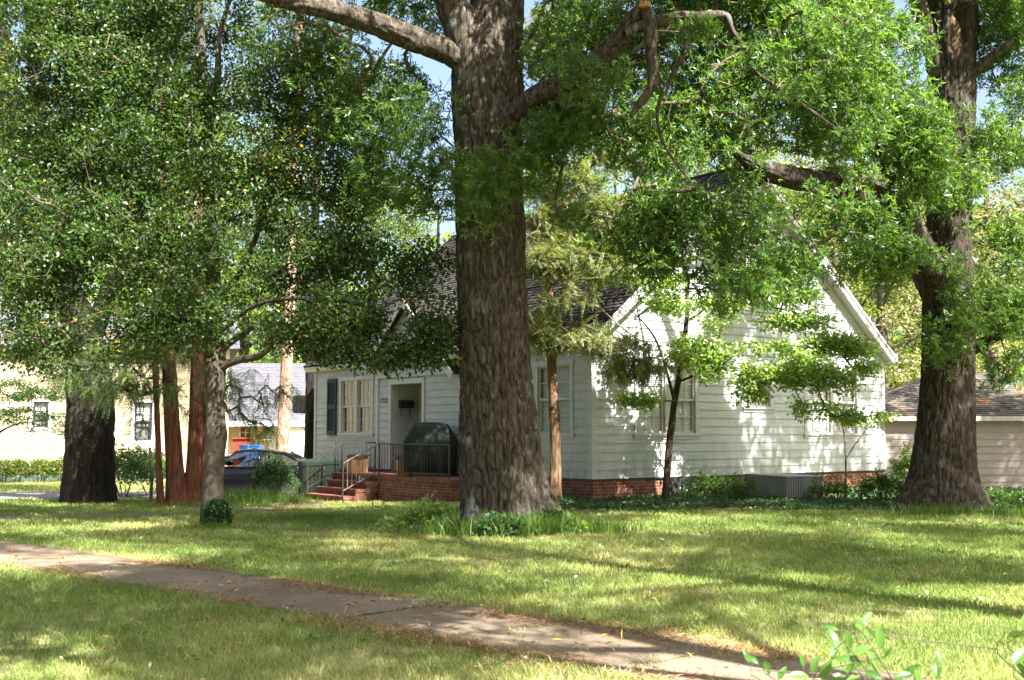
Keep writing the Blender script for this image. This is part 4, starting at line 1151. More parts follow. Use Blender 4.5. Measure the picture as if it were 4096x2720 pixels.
for w in NW:
    mb = MB(); c = 0.11
    for a, b, p, q in ((w[0] - c, w[0], w[2] - c, w[3] + c), (w[1], w[1] + c, w[2] - c, w[3] + c), (w[0], w[1], w[3], w[3] + c), (w[0], w[1], w[2] - c, w[2])):
        mb.obox((a, -0.035, p), (b - a, 0, 0), (0, 0.06, 0), (0, 0, q - p))
    f = mb.build('window', M['door'], nb)
    zm = (w[2] + w[3]) / 2
    mb = MB()
    for a, b, p, q in ((w[0], w[0] + 0.07, w[2], w[3]), (w[1] - 0.07, w[1], w[2], w[3]), (w[0] + 0.07, w[1] - 0.07, zm - 0.03, zm + 0.03), (w[0] + 0.07, w[1] - 0.07, w[3] - 0.06, w[3]), (w[0] + 0.07, w[1] - 0.07, w[2], w[2] + 0.05)):
        mb.obox((a, 0.0, p), (b - a, 0, 0), (0, 0.03, 0), (0, 0, q - p))
    xm = (w[0] + w[1]) / 2
    mb.obox((xm - 0.012, 0.004, zm + 0.03), (0.024, 0, 0), (0, 0.02, 0), (0, 0, w[3] - zm - 0.09)); mb.obox((w[0] + 0.07, 0.005, (zm + w[3]) / 2), (w[1] - w[0] - 0.14, 0, 0), (0, 0.02, 0), (0, 0, 0.024))
    mb.build('sash', M['acdark'], f)
    mb = MB(); mb.quad((w[0], 0.04, w[2]), (w[1], 0.04, w[2]), (w[1], 0.04, w[3]), (w[0], 0.04, w[3])); mb.build('pane', M['glass'], f)
    mb = MB(); mb.obox((w[0], 0.12, zm), (w[1] - w[0], 0, 0), (0, 0.02, 0), (0, 0, w[3] - zm)); mb.build('blind', M['blind'], f)
    mb = MB(); mb.obox((w[0], 0.2, w[2]), (w[1] - w[0], 0, 0), (0, 0.02, 0), (0, 0, zm - w[2])); mb.build('room_shade', M['acgrey'], f)

GY = 53.0
ga0, ga1 = gx(512, GY), gx(790, GY)
garage = thing('tan_garage', 'tan sided garage wing with pale grey shingle roof and white door', 'garage', (ga0, GY, 0))
L_ = ga1 - ga0
dr0, dr1 = gx(622, GY) - ga0, gx(662, GY) - ga0
wn0, wn1 = gx(557, GY) - ga0, gx(580, GY) - ga0
zt = pt(600, 975, GY)[2]
mb = MB(); siding(mb, np.zeros(3), X1, ZZ, -Y1, 0, gx(670, GY) - ga0, -0.4, zt + 0.1, 0.14, 0.012, [(dr0, dr1, -0.5, 2.0), (wn0, wn1, 1.15, 2.05)], seed=91)
mb.build('wall', M['tan'], garage)
mb = MB(); siding(mb, np.array([gx(670, GY) - ga0, -0.75, 0]), X1, ZZ, -Y1, 0, 4.5, -0.4, zt + 0.1, 0.14, 0.012, seed=92)
siding(mb, np.array([gx(670, GY) - ga0, -0.75, 0]), Y1, ZZ, -X1, 0, 0.75, -0.4, zt + 0.1, 0.14, 0.012, seed=93)
mb.build('projecting_wall', M['cream'], garage)
zr = pt(600, 840, GY + 3.4)[2]
mb = MB(); e_up = np.array([0, 4.3, zr - zt]); ln = np.linalg.norm(e_up); e_up /= ln
siding(mb, np.array([0, -0.9, zt + 0.05]), X1, e_up, np.array([0, -e_up[2], e_up[1]]), -0.3, L_ + 1, 0, ln, 0.14, 0.014, jit=0.003, short=0.3, seed=94)
mb.obox((-0.3, -0.9, zt + 0.0), (L_ + 1, 0, 0), e_up * ln, np.array([0, -e_up[2], e_up[1]]) * 0.04)
mb.build('roof', M['grey_roof'], garage)
mb = MB(); mb.obox((-0.3, -0.93, zt - 0.16), (L_ + 1, 0, 0), (0, 0.03, 0), (0, 0, 0.22)); mb.obox((-0.3, -0.9, zt - 0.16), (L_ + 1, 0, 0), (0, 0.88, 0), (0, 0, 0.03)); mb.build('fascia', M['door'], garage)
mb = MB(); mb.obox((dr0, -0.005, -0.4), (dr1 - dr0, 0, 0), (0, 0.04, 0), (0, 0, 2.4)); dd = mb.build('door', M['door'], garage)
mb = MB()
for a, b, p, q in ((dr0 - 0.1, dr0, -0.4, 2.1), (dr1, dr1 + 0.1, -0.4, 2.1), (dr0, dr1, 2.0, 2.1)): mb.obox((a, -0.04, p), (b - a, 0, 0), (0, 0.06, 0), (0, 0, q - p))
mb.build('door_frame', M['door'], dd)
mb = MB(); mb.obox((wn0, 0.03, 1.15), (wn1 - wn0, 0, 0), (0, 0.02, 0), (0, 0, 0.9)); w_ = mb.build('window', M['redwood'], garage)
mb = MB()
for a, b, p, q in ((wn0 - 0.06, wn0, 1.1, 2.1), (wn1, wn1 + 0.06, 1.1, 2.1), (wn0, wn1, 2.05, 2.12), (wn0, wn1, 1.55, 1.6), ((wn0 + wn1) / 2 - 0.02, (wn0 + wn1) / 2 + 0.02, 1.15, 2.05)): mb.obox((a, -0.03, p), (b - a, 0, 0), (0, 0.05, 0), (0, 0, q - p))
mb.build('window_frame', M['door'], w_)

# deck railing, recycling bins, bistro table, wire rack, round thermometer
dk = thing('deck_railing', 'red stained wooden deck railing in front of the tan garage', 'railing', (gx(538, 51), 51, -0.2))
wl = gx(581, 51) - gx(538, 51)
zt1 = pt(560, 1012, 51)[2] + 0.2
for z in (zt1, 0.25):
    mb = MB(); mb.obox((0, -0.03, z), (wl, 0, 0), (0, 0.08, 0), (0, 0, 0.06)); mb.build('rail', M['redwood'], dk)
for k in range(10):
    mb = MB(); mb.obox((k * (wl - 0.07) / 9, 0.052, 0), (0.07, 0, 0), (0, 0.035, 0), (0, 0, zt1 - 0.002)); mb.build('baluster', M['redwood'], dk)
for k, (dx, lab) in enumerate(((567, 'left blue plastic recycling bin before the red deck railing'), (590, 'right blue plastic recycling bin before the red deck railing'))):
    p = pt(dx, 1058, 49.5)
    t = thing('recycling_bin', lab, 'bin', (p[0], 49.5, -0.22), group='blue recycling bins')
    zt2 = pt(dx, 1026, 49.5)[2] + 0.22
    mb = MB(); mb.loft([ring(0.42, 0.4, 0.0), ring(0.52, 0.48, zt2 - 0.06), ring(0.58, 0.54, zt2 - 0.055), ring(0.58, 0.54, zt2), ring(0.5, 0.46, zt2), ring(0.44, 0.42, 0.05)], cap=False); mb.build('bin_body', M['bluebin'], t)
    mb = MB(); mb.obox((-0.1, -0.285, zt2 - 0.12), (0.2, 0, 0), (0, 0.03, 0), (0, 0, 0.03)); mb.build('handle', M['bluebin'], t)
bt = thing('bistro_table', 'thin metal bistro table standing beside the white garage door', 'table', (gx(604, 51.5), 51.5, -0.25))
zb = pt(604, 1013, 51.5)[2] + 0.25
mb = MB(); mb.lathe([(0.0, zb), (0.5, zb), (0.5, zb - 0.03), (0, zb - 0.03)], 20); mb.build('table_top', M['iron_worn'], bt)
for k in range(4):
    a = k * math.pi / 2 + 0.5; mb = MB()
    mb.tube([(0.4 * math.cos(a), 0.4 * math.sin(a), zb - 0.03), (0.22 * math.cos(a), 0.22 * math.sin(a), zb * 0.6), (0.2 * math.cos(a), 0.2 * math.sin(a), zb * 0.3), (0.36 * math.cos(a), 0.36 * math.sin(a), 0)], 0.015, 6); mb.build('leg', M['iron_worn'], bt)
rk = thing('wire_rack', 'wire shelf rack with pots against the cream garage wall', 'rack', (gx(692, 51.6), 51.6, -0.25))
zk = pt(690, 1008, 51.6)[2] + 0.25
for x in (-0.32, 0.32):
    for y in (-0.14, 0.14):
        mb = MB(); mb.tube([(x, y, 0), (x, y, zk)], 0.014, 6); mb.build('leg', M['iron_worn'], rk)
for z in (zk - 0.05, zk - 0.45, zk - 0.8):
    mb = MB(); mb.obox((-0.34, -0.16, z), (0.68, 0, 0), (0, 0.32, 0), (0, 0, 0.02)); mb.build('shelf', M['iron_worn'], rk)
for k, (x, z, h) in enumerate(((-0.15, zk - 0.03, 0.2), (0.12, zk - 0.03, 0.14), (0.05, zk - 0.43, 0.16))):
    mb = MB(); mb.lathe([(0.0, 0), (0.07, 0), (0.1, h), (0.08, h), (0.06, 0.02)], 14); o = mb.build('flower_pot', M['door'], None)
    o.location = (gx(692, 51.6) + x, 51.6, -0.25 + z)
    tag(o, ['tall pale flower pot on the top shelf of the wire rack', 'short pale flower pot on the top shelf of the wire rack', 'pale flower pot on the middle shelf of the wire rack'][k], 'flower pot', 'pots on the wire rack')
p = pt(707, 970, 52.2)
tm = thing('wall_thermometer', 'round white dial thermometer hung on the cream garage wall', 'thermometer', (p[0], 52.22, p[2]))
mb = MB(); P0 = [(0.34 * math.cos(a), 0, 0.34 * math.sin(a)) for a in np.linspace(0, 2 * math.pi, 24, endpoint=False)]
mb.loft([[(x, -0.02, z) for x, y, z in P0], [(x * 1.0, -0.05, z * 1.0) for x, y, z in P0]]); mb.build('dial', M['door'], tm)
mb = MB(); mb.tube([(*P0[k % 24][:1], -0.05, P0[k % 24][2]) for k in range(25)], 0.03, 6, cap=False); mb.build('rim', M['acgrey'], tm)
mb = MB(); mb.tube([(0, -0.065, 0), (0.13, -0.065, 0.16)], 0.012, 5); mb.build('needle', M['iron'], tm)

# basketball hoop seen from behind
HY = 43.0
hp_x = gx(707, HY)
bh = thing('basketball_hoop', 'black basketball backboard on a pole seen from behind', 'basketball hoop', (hp_x, HY, -0.22))
zb0, zb1 = pt(690, 953, HY)[2] + 0.22, pt(690, 911, HY)[2] + 0.22
bx0, bx1 = gx(671, HY) - hp_x, gx(745, HY) - hp_x
mb = MB(); r_ = 0.12; P = []
for cx, cz_, a0 in ((bx1 - r_, zb1 - r_, 0), (bx0 + r_, zb1 - r_, 90), (bx0 + r_, zb0 + r_, 180), (bx1 - r_, zb0 + r_, 270)):
    for k in range(6): P.append((cx + r_ * math.cos(R(a0 + 18 * k)), cz_ + r_ * math.sin(R(a0 + 18 * k))))
mb.loft([[(x, 0.3, z) for x, z in P], [(x, 0.35, z) for x, z in P]])
for z in np.linspace(zb0 + 0.08, zb1 - 0.08, 9): mb.obox((bx0 + 0.05, 0.285, z), (bx1 - bx0 - 0.1, 0, 0), (0, 0.014, 0), (0, 0, 0.02))
mb.build('backboard', M['blackboard'], bh)
mb = MB(); mb.tube([(0, 0, 0), (0, 0, zb0 - 0.1), (0, 0.12, zb0 + 0.2), (0, 0.29, zb0 + 0.35)], 0.05, 10); mb.build('pole', M['blackboard'], bh)
mb = MB(); xm = (bx0 + bx1) / 2 - 0.1
mb.tube([(xm + 0.23 * math.cos(a), 0.62 + 0.23 * math.sin(a), zb0 + 0.06) for a in np.linspace(0, 2 * math.pi, 20)], 0.012, 6, cap=False); mb.build('rim', M['blackboard'], bh)
mb = MB()
for k in range(10):
    a = 2 * math.pi * k / 10
    for s_ in (-1, 1):
        mb.tube([(xm + (0.23 - 0.1 * f) * math.cos(a + s_ * f * 0.9), 0.62 + (0.23 - 0.1 * f) * math.sin(a + s_ * f * 0.9), zb0 + 0.06 - 0.42 * f) for f in (0, 0.33, 0.66, 1)], 0.006, 4)
mb.build('net', M['iron_worn'], bh)

# ------------------------------------------------------------------ parked car
car = thing('parked_car', 'dark blue sedan parked in the driveway behind the bushes', 'car', (-7.75, 34.9, -0.36), R(180))
def car_section(x):
    """half outline y(z) of the body shell at station x (front at +2.25 ... here front is +x)"""
    pass
cl = [(-2.2, 0.55, 0.92, 0.70), (-2.1, 0.3, 0.98, 0.80), (-1.7, 0.25, 1.0, 0.86), (-1.0, 0.22, 0.97, 0.88), (0.0, 0.22, 0.93, 0.88), (0.9, 0.22, 0.92, 0.88), (1.5, 0.24, 0.84, 0.86), (2.0, 0.28, 0.74, 0.78), (2.22, 0.38, 0.64, 0.6)]
mb = MB(); rings = []
for x, zl_, zh, hw in cl:
    P = []
    for y, z in ((0.92, 0), (1.0, 0.25), (1.0, 0.55), (0.97, 0.82), (0.86, 0.97), (0.5, 1.0)): P.append((x, hw * y, zl_ + (zh - zl_) * z))
    rings.append(P + [(x, -q[1], q[2]) for q in reversed(P)])
mb.loft(rings); body = mb.build('body', M['carpaint'], car, smooth_=True)
mb = MB(); rf = []
for x, z0_, z1_, hw0, hw1 in ((-1.75, 0.98, 1.02, 0.72, 0.7), (-1.2, 0.97, 1.28, 0.8, 0.62), (-0.6, 0.95, 1.41, 0.82, 0.6), (0.0, 0.93, 1.45, 0.83, 0.6), (0.35, 0.92, 1.42, 0.83, 0.6), (0.95, 0.92, 1.14, 0.8, 0.66), (1.35, 0.9, 0.92, 0.74, 0.72)):
    P = [(x, hw1 * 0.96, z1_ - 0.02), (x, hw1 * 0.6, z1_ + 0.0), (x, 0, z1_ + 0.015), (x, -hw1 * 0.6, z1_), (x, -hw1 * 0.96, z1_ - 0.02)]
    Q = [(x, q[1], q[2] - 0.05) for q in reversed(P)]
    rf.append(P + Q)
mb.loft(rf); 
for y in (-1, 1):
    for st in (((1.3, 0.74, 0.9), (0.38, 0.585, 1.4)), ((-0.25, 0.82, 0.93), (-0.28, 0.585, 1.42)), ((-1.7, 0.72, 0.97), (-0.95, 0.6, 1.34))):
        mb.tube([(a, y * b, c) for a, b, c in st], 0.04, 6)
mb.build('roof', M['carpaint'], car, smooth_=True)
for y, nm in ((-1, 'side_window'), (1, 'side_window')):
    for tri in ([(1.2, 0.76, 0.93), (-0.22, 0.83, 0.95), (-0.24, 0.6, 1.38), (0.4, 0.6, 1.36)], [(-0.3, 0.83, 0.95), (-1.55, 0.75, 0.98), (-0.95, 0.62, 1.3), (-0.32, 0.6, 1.38)]):
        mb = MB(); mb.poly([(a, y * b, c) for a, b, c in tri]); mb.build(nm, M['carglass'], car)
mb = MB(); mb.quad((1.33, -0.7, 0.92), (1.33, 0.7, 0.92), (0.4, 0.56, 1.4), (0.4, -0.56, 1.4)); mb.build('windscreen', M['carglass'], car)
mb = MB(); mb.quad((-1.72, -0.68, 1.0), (-1.72, 0.68, 1.0), (-1.0, 0.56, 1.33), (-1.0, -0.56, 1.33)); mb.build('rear_window', M['carglass'], car)
for x in (1.35, -1.3):
    for y in (-1, 1):
        mb = MB(); mb.tube([(x, y * 0.72, 0.32), (x, y * 0.9, 0.32)], 0.32, 24); w_ = mb.build('wheel', M['rubber'], car)
        mb = MB(); mb.tube([(x, y * 0.88, 0.32), (x, y * 0.905, 0.32)], 0.21, 16); mb.build('rim', M['chrome'], w_)
for y in (-1, 1):
    mb = MB(); mb.loft([[(1.0 + 0.11 * math.cos(a), y * 0.86, 0.98 + 0.07 * math.sin(a)) for a in np.linspace(0, 6.28, 10, endpoint=False)], [(0.97 + 0.08 * math.cos(a), y * 1.02, 0.98 + 0.06 * math.sin(a)) for a in np.linspace(0, 6.28, 10, endpoint=False)]]); mb.build('mirror', M['carpaint'], car)
    mb = MB(); mb.obox((2.0, y * 0.45, 0.58), (0.18, 0, 0), (0, y * 0.28, 0), (0, 0, 0.1)); mb.build('headlight', M['chrome'], car)
    mb = MB(); mb.obox((-0.75, y * 0.885, 0.75), (0.18, 0, 0), (0, y * 0.02, 0), (0, 0, 0.03)); mb.build('door_handle', M['carpaint'], car)
    mb = MB(); mb.loft([[(0.1 + a * 0.1, y * 0.35 + b * 0.24, z) for a, b in ((-1, -1), (1, -1), (1, 1), (-1, 1))] for z in (0.5, 1.0, 1.15)]); mb.build('seat', M['interior'], car)

# ------------------------------------------------------------------ trees
def shift(o, loc):
    o.data.transform(Matrix.Translation(-Vector(loc)))
def tree(name, label, cat, base, group=None):
    return thing(name, label, cat, base, 0, group)
class Tree:
    def __init__(s, name, label, cat, base, group=None):
        s.base = Vector(base); s.root = tree(name, label, cat, base, group); s.starts = []
    def limb(s, part, rows, m_, sides, step, fork=True, **kw):
        o, S = limb(part, rows, M[m_], s.root, sides, step, **kw)
        shift(o, s.base)
        if fork: s.starts.append(S[::max(1, int(0.3 / step)), :3])
        return o
    def mesh(s, o):
        shift(o, s.base); return o
    def crown(s, P, leaf_fn, leaf_m, twig_m='twig', from_z=None, rmin=0.0, name='crown', **gk):
        st = np.concatenate(s.starts)
        if from_z is not None: st = st[st[:, 2] > from_z]
        seg, D = grow(st, P, **gk)
        r = leaf_fn(P, D)
        V, t = r if isinstance(r, tuple) else (r, None)
        if t is None: t = RNG.random(len(V) // 4)
        s.mesh(leaf_obj(name, V, M[leaf_m], s.root, t))
        s.mesh(seg_mesh('branch', seg, M[twig_m], s.root, 4, rmin))
        return P, D

# --- the big oak in the middle of the picture
OY = 19.0
b0 = pt(1163, 1224, OY); b0[2] = gz(b0[0], b0[1])
oak = Tree('oak_tree', 'huge old oak with furrowed bark standing nearest the house corner, thick limb reaching left', 'tree', b0)
def oak_lobes(TH, AR):
    f = np.exp(-AR / 0.38)
    q = 0.2 * np.cos(5 * TH + 0.9) + 0.13 * np.cos(3 * TH - 0.6) + 0.1 * np.cos(8 * TH) + 0.22 * np.cos(TH - R(268)) ** 3
    return 1 + f * q
rows = dpath([(1163, 1240, OY, 0.9), (1163, 1215, OY, 0.84), (1160, 1170, OY, 0.75), (1156, 1110, OY, 0.69), (1152, 1030, OY, 0.65), (1147, 930, OY, 0.6), (1140, 800, OY, 0.565), (1135, 650, OY, 0.555), (1130, 500, OY, 0.555),
              (1128, 400, OY, 0.55), (1127, 300, OY, 0.56), (1124, 210, OY, 0.585), (1128, 130, OY, 0.55), (1140, 60, OY, 0.47), (1148, -30, OY, 0.42), (1152, -200, OY, 0.38), (1160, -450, OY - 0.3, 0.3), (1150, -800, OY - 0.6, 0.2), (1160, -1150, OY - 0.6, 0.08)])
oak.limb('trunk', rows, 'oak_bark', 300, 0.028, ridge=0.042, rfreq=20, zfreq=3.6, lump=0.035, lobes=oak_lobes)
oak.limb('limb', dpath([(1112, 200, OY - 0.15, 0.22), (1075, 150, OY - 0.25, 0.2), (1030, 118, OY - 0.4, 0.2), (960, 92, OY - 0.7, 0.195), (880, 60, OY - 1.0, 0.185), (790, 30, OY - 1.3, 0.165), (700, 8, OY - 1.6, 0.145), (600, -18, OY - 1.8, 0.12), (450, -70, OY - 2, 0.09), (250, -190, OY - 2.3, 0.05)]), 'oak_bark', 56, 0.04, ridge=0.022, rfreq=14, zfreq=4, lump=0.06)
oak.limb('limb', dpath([(1110, 230, OY - 0.2, 0.3), (1085, 140, OY - 0.25, 0.3), (1062, 60, OY - 0.25, 0.29), (1035, -20, OY - 0.25, 0.26), (1000, -160, OY - 0.3, 0.22), (930, -420, OY - 0.6, 0.15), (850, -800, OY - 1.2, 0.07)]), 'oak_bark', 64, 0.05, ridge=0.03, rfreq=8)
oak.limb('limb', dpath([(1150, 310, OY - 0.3, 0.2), (1185, 268, OY - 0.6, 0.19), (1240, 222, OY - 1.0, 0.175), (1300, 190, OY - 1.4, 0.165), (1370, 150, OY - 1.8, 0.15), (1430, 90, OY - 2.1, 0.135), (1462, 45, OY - 2.2, 0.12), (1488, 14, OY - 2.3, 0.1)]), 'oak_bark', 48, 0.04, ridge=0.022, rfreq=14, zfreq=4, lump=0.08)
oak.limb('limb', dpath([(1440, 78, OY - 2.3, 0.09), (1490, 56, OY - 2.3, 0.085), (1560, 40, OY - 2.3, 0.085), (1620, 40, OY - 2.3, 0.08), (1672, 38, OY - 2.3, 0.07), (1688, 72, OY - 2.3, 0.036), (1722, 120, OY - 2.2, 0.03), (1745, 168, OY - 2.1, 0.028), (1800, 205, OY - 1.9, 0.024), (1850, 240, OY - 1.7, 0.02), (1930, 300, OY - 0.6, 0.02)]), 'oak_bark', 20, 0.04, fork=False, ridge=0.012, lump=0.09)
oak.limb('broken_branch', dpath([(1489, 12, OY - 2.32, 0.06), (1498, 60, OY - 2.38, 0.095), (1500, 120, OY - 2.4, 0.085), (1505, 180, OY - 2.4, 0.085), (1498, 205, OY - 2.4, 0.07), (1475, 240, OY - 2.4, 0.055), (1455, 268, OY - 2.4, 0.03)]), 'oak_bark', 24, 0.04, fork=False, ridge=0.012)
oak.limb('hanging_branch', dpath([(1560, 44, OY - 2.35, 0.04), (1582, 75, OY - 2.38, 0.042), (1580, 115, OY - 2.4, 0.042), (1556, 160, OY - 2.4, 0.038), (1540, 195, OY - 2.4, 0.034), (1520, 235, OY - 2.4, 0.03), (1517, 290, OY - 2.4, 0.024), (1540, 350, OY - 2.4, 0.02), (1590, 415, OY - 2.4, 0.014)]), 'oak_bark', 12, 0.05, fork=False, ridge=0.006, lump=0.1)
mb = MB(); c = pt(1486, 16, OY - 2.42)
for k in range(9):
    a = k * 0.7; mb.tube([c + np.array([0.07 * math.cos(a), 0.03 * math.sin(a), 0.0]), c + np.array([0.05 * math.cos(a), -0.03, 0.1 + 0.1 * random.random()])], [0.03, 0.004], 5)
sp = mb.build('torn_wood', M['broken'], oak.root); shift(sp, oak.base)
low = dblob([(960, 300, 18.4, 1.0, 0.9, 0.8), (1010, 430, 18.0, 0.8, 0.7, 0.5), (920, 210, 18.9, 0.8, 0.8, 0.6), (880, 420, 18.6, 0.6, 0.6, 0.5), (1130, 400, 17.3, 0.85, 0.45, 0.5), (1120, 480, 17.2, 0.5, 0.3, 0.45), (1290, 380, 17.6, 0.7, 0.6, 0.8),
             (1330, 130, 18.6, 1.1, 1.0, 0.9), (1380, 250, 18.3, 1.0, 1.0, 0.8), (1560, 150, 19.0, 1.2, 1.2, 1.0), (1560, 330, 18.5, 1.1, 1.0, 0.8), (1700, 240, 18.9, 1.1, 1.1, 0.9), (1720, 60, 19.2, 1.2, 1.2, 0.8), (1880, 120, 18.6, 1.2, 1.2, 0.9), (1920, 270, 18.8, 1.0, 1.0, 0.7), (1680, 400, 18.6, 0.7, 0.7, 0.4),
             (1440, 30, 19.0, 1.3, 1.2, 0.7), (1330, 480, 18, 0.6, 0.5, 0.4), (760, 170, 19.2, 0.9, 0.9, 0.7), (820, 300, 19, 0.7, 0.8, 0.6), (700, 90, 19.2, 1.0, 1.0, 0.6), (930, 40, 19.5, 0.8, 0.8, 0.4), (1500, 480, 18.2, 0.8, 0.7, 0.4), (1290, 290, 18.2, 0.6, 0.6, 0.8), (1250, 330, 17.6, 0.5, 0.4, 0.5), (1680, -60, 18.6, 1.6, 1.4, 0.7), (1350, 170, 16.6, 0.55, 0.4, 0.35), (1840, 610, 18.8, 0.5, 0.5, 0.4), (1770, 130, 16.4, 0.4, 0.3, 0.25), (1830, 200, 16.8, 0.4, 0.3, 0.2), (1600, 70, 16.2, 0.3, 0.2, 0.15), (1560, 470, 18.0, 0.6, 0.5, 0.4), (1480, 560, 18.3, 0.5, 0.5, 0.4)])
P = blob_points(low, 4100, clump=1.1, thr=0.435, seed=2, shell=0.1)
airy = dblob([(1560, 560, 18.4, 1.0, 0.8, 0.7), (1660, 600, 18.2, 0.9, 0.8, 0.7), (1740, 640, 18.5, 0.8, 0.7, 0.6), (1620, 680, 18.7, 0.8, 0.6, 0.45), (1700, 500, 18.1, 0.8, 0.7, 0.5), (1800, 540, 18.5, 0.7, 0.6, 0.6), (1500, 640, 18.6, 0.7, 0.6, 0.4), (1600, 470, 18.1, 0.8, 0.6, 0.4), (1840, 640, 18.8, 0.5, 0.5, 0.5)])
P = np.concatenate([P, blob_points(airy, 380, clump=1.6, thr=0.44, seed=71, shell=0.0)])
oak.crown(P, lambda C, D: rosette_leaves(C, D, 5, 6, 0.26, 0.108, 0.024), 'oak_leaf', 'twig', from_z=4.5, step=0.36, wob=0.14, r0=0.0032, rmax=0.03)
high = [(b0[0] + x, b0[1] + y, z, rx, ry, rz) for x, y, z, rx, ry, rz in ((-3.2, 0.5, 10.5, 2.6, 2.4, 1.4), (0, -1, 12.5, 2.8, 2.6, 1.6), (3.0, -1.5, 11.2, 2.2, 2.0, 1.4), (-1.4, 3.0, 12.4, 2.4, 2.2, 1.5), (-1.5, 2.6, 14, 2.8, 2.6, 1.8), (1, 0, 15.5, 2.6, 2.6, 1.4), (1.0, -8, 11, 2, 1.8, 0.9), (3.2, -8.6, 12, 2, 1.8, 0.9), (-2, -7.5, 11, 2, 1.8, 0.9))]  # last three clumps added out of view to shade the left lawn
P = blob_points(high, 2300, clump=0.9, thr=0.45, seed=5)
near = [(b0[0] + x, b0[1] + y, z, rx, ry, rz) for x, y, z, rx, ry, rz in ((4.9, -6.8, 10.3, 1.4, 1.0, 0.6), (3.8, -5.5, 10.4, 1.4, 1.0, 0.6), (2.7, -4.1, 10.4, 1.3, 1.0, 0.6), (1.8, -2.9, 10.2, 1.1, 0.9, 0.6))]  # leaf clumps added above the frame to shade the trunk
P = np.concatenate([P, blob_points(near, 420, clump=0.8, thr=0.5, seed=77, shell=0.05)])
oak.crown(P, lambda C, D: rosette_leaves(C, D, 5, 6, 0.4, 0.16, 0.05), 'oak_leaf', 'twig', from_z=6, step=0.8, r0=0.006, name='upper_crown')

# --- the oak on the right with the hollow and the long limb over the gable
RY = 23.0
b1 = pt(2175, 1176, RY); b1[2] = gz(b1[0], b1[1])
roak = Tree('oak_tree', 'tall dark oak by the shed with a rotten hollow high on its trunk', 'tree', b1)
def roak_lobes(TH, AR):
    return 1 + np.exp(-AR / 0.5) * (0.1 * np.cos(4 * TH + 0.4) + 0.08 * np.cos(3 * TH) + 0.06 * np.cos(7 * TH))
za = pt(2195, 90, RY)[2]
def hollow(TH, AR):
    d = ((TH - R(180)) / 0.42) ** 2 + ((AR - (za - b1[2] + 0.15)) / 0.5) ** 2
    return 0.3 * np.exp(-d ** 2) - 0.06 * np.exp(-(d - 1.6) ** 2 * 1.5)
rows = dpath([(2172, 1195, RY, 1.02), (2172, 1165, RY, 0.92), (2174, 1110, RY, 0.73), (2178, 1040, RY, 0.62), (2183, 950, RY, 0.565), (2186, 850, RY, 0.535), (2186, 700, RY, 0.5), (2186, 560, RY, 0.47), (2192, 420, RY, 0.43), (2196, 320, RY, 0.44), (2196, 220, RY, 0.47), (2192, 140, RY, 0.5), (2192, 60, RY, 0.56), (2194, -20, RY, 0.52), (2210, -140, RY, 0.42), (2230, -400, RY, 0.3), (2230, -800, RY, 0.12)])
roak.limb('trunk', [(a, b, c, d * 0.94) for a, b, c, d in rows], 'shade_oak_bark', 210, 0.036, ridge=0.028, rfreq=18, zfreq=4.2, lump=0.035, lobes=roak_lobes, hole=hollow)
V, Fq, S = limb_geo(dpath([(2196, 130, RY - 0.36, 0.05), (2196, 115, RY - 0.33, 0.13), (2194, 80, RY - 0.32, 0.16), (2190, 50, RY - 0.34, 0.14), (2188, 36, RY - 0.4, 0.04)]), 24, 0.03, ridge=0.06, rfreq=14, lump=0.1)
roak.mesh(mesh_np('hollow', V, Fq, M['rot'], roak.root))
roak.limb('limb', dpath([(2165, 680, RY - 0.2, 0.34), (2130, 600, RY - 0.6, 0.33), (2085, 525, RY - 1.2, 0.31), (2030, 470, RY - 2.0, 0.27), (1960, 438, RY - 2.8, 0.23), (1880, 420, RY - 3.6, 0.2), (1800, 402, RY - 4.3, 0.17), (1745, 385, RY - 4.7, 0.13), (1710, 365, RY - 4.9, 0.07), (1690, 345, RY - 5.0, 0.03)]), 'shade_oak_bark', 44, 0.045, ridge=0.024, lump=0.09, rfreq=14, zfreq=4)
roak.limb('limb', dpath([(2060, 505, RY - 0.7, 0.17), (2050, 470, RY - 0.5, 0.16), (2020, 425, RY - 0.4, 0.14), (1960, 405, RY - 0.2, 0.11), (1900, 350, RY, 0.07)]), 'oak_bark', 20, 0.06, ridge=0.01)
roak.limb('limb', dpath([(2175, 170, RY - 0.1, 0.25), (2150, 110, RY - 0.15, 0.2), (2128, 50, RY - 0.2, 0.18), (2112, -20, RY - 0.3, 0.17), (2080, -160, RY - 0.6, 0.13), (2020, -400, RY - 1.2, 0.06)]), 'grey_bark', 32, 0.06, ridge=0.012)
roak.limb('broken_branch', dpath([(2222, 200, RY - 0.1, 0.1), (2250, 165, RY - 0.3, 0.095), (2285, 132, RY - 0.5, 0.09), (2318, 108, RY - 0.7, 0.085), (2338, 92, RY - 0.8, 0.05)]), 'oak_bark', 16, 0.05, fork=False, ridge=0.01)
roak.limb('limb', dpath([(2205, 840, RY + 0.2, 0.14), (2250, 800, RY + 0.4, 0.12), (2300, 775, RY + 0.5, 0.1), (2361, 750, RY + 0.6, 0.08), (2450, 730, RY + 0.6, 0.05)]), 'dark_bark', 16, 0.06, ridge=0.01)
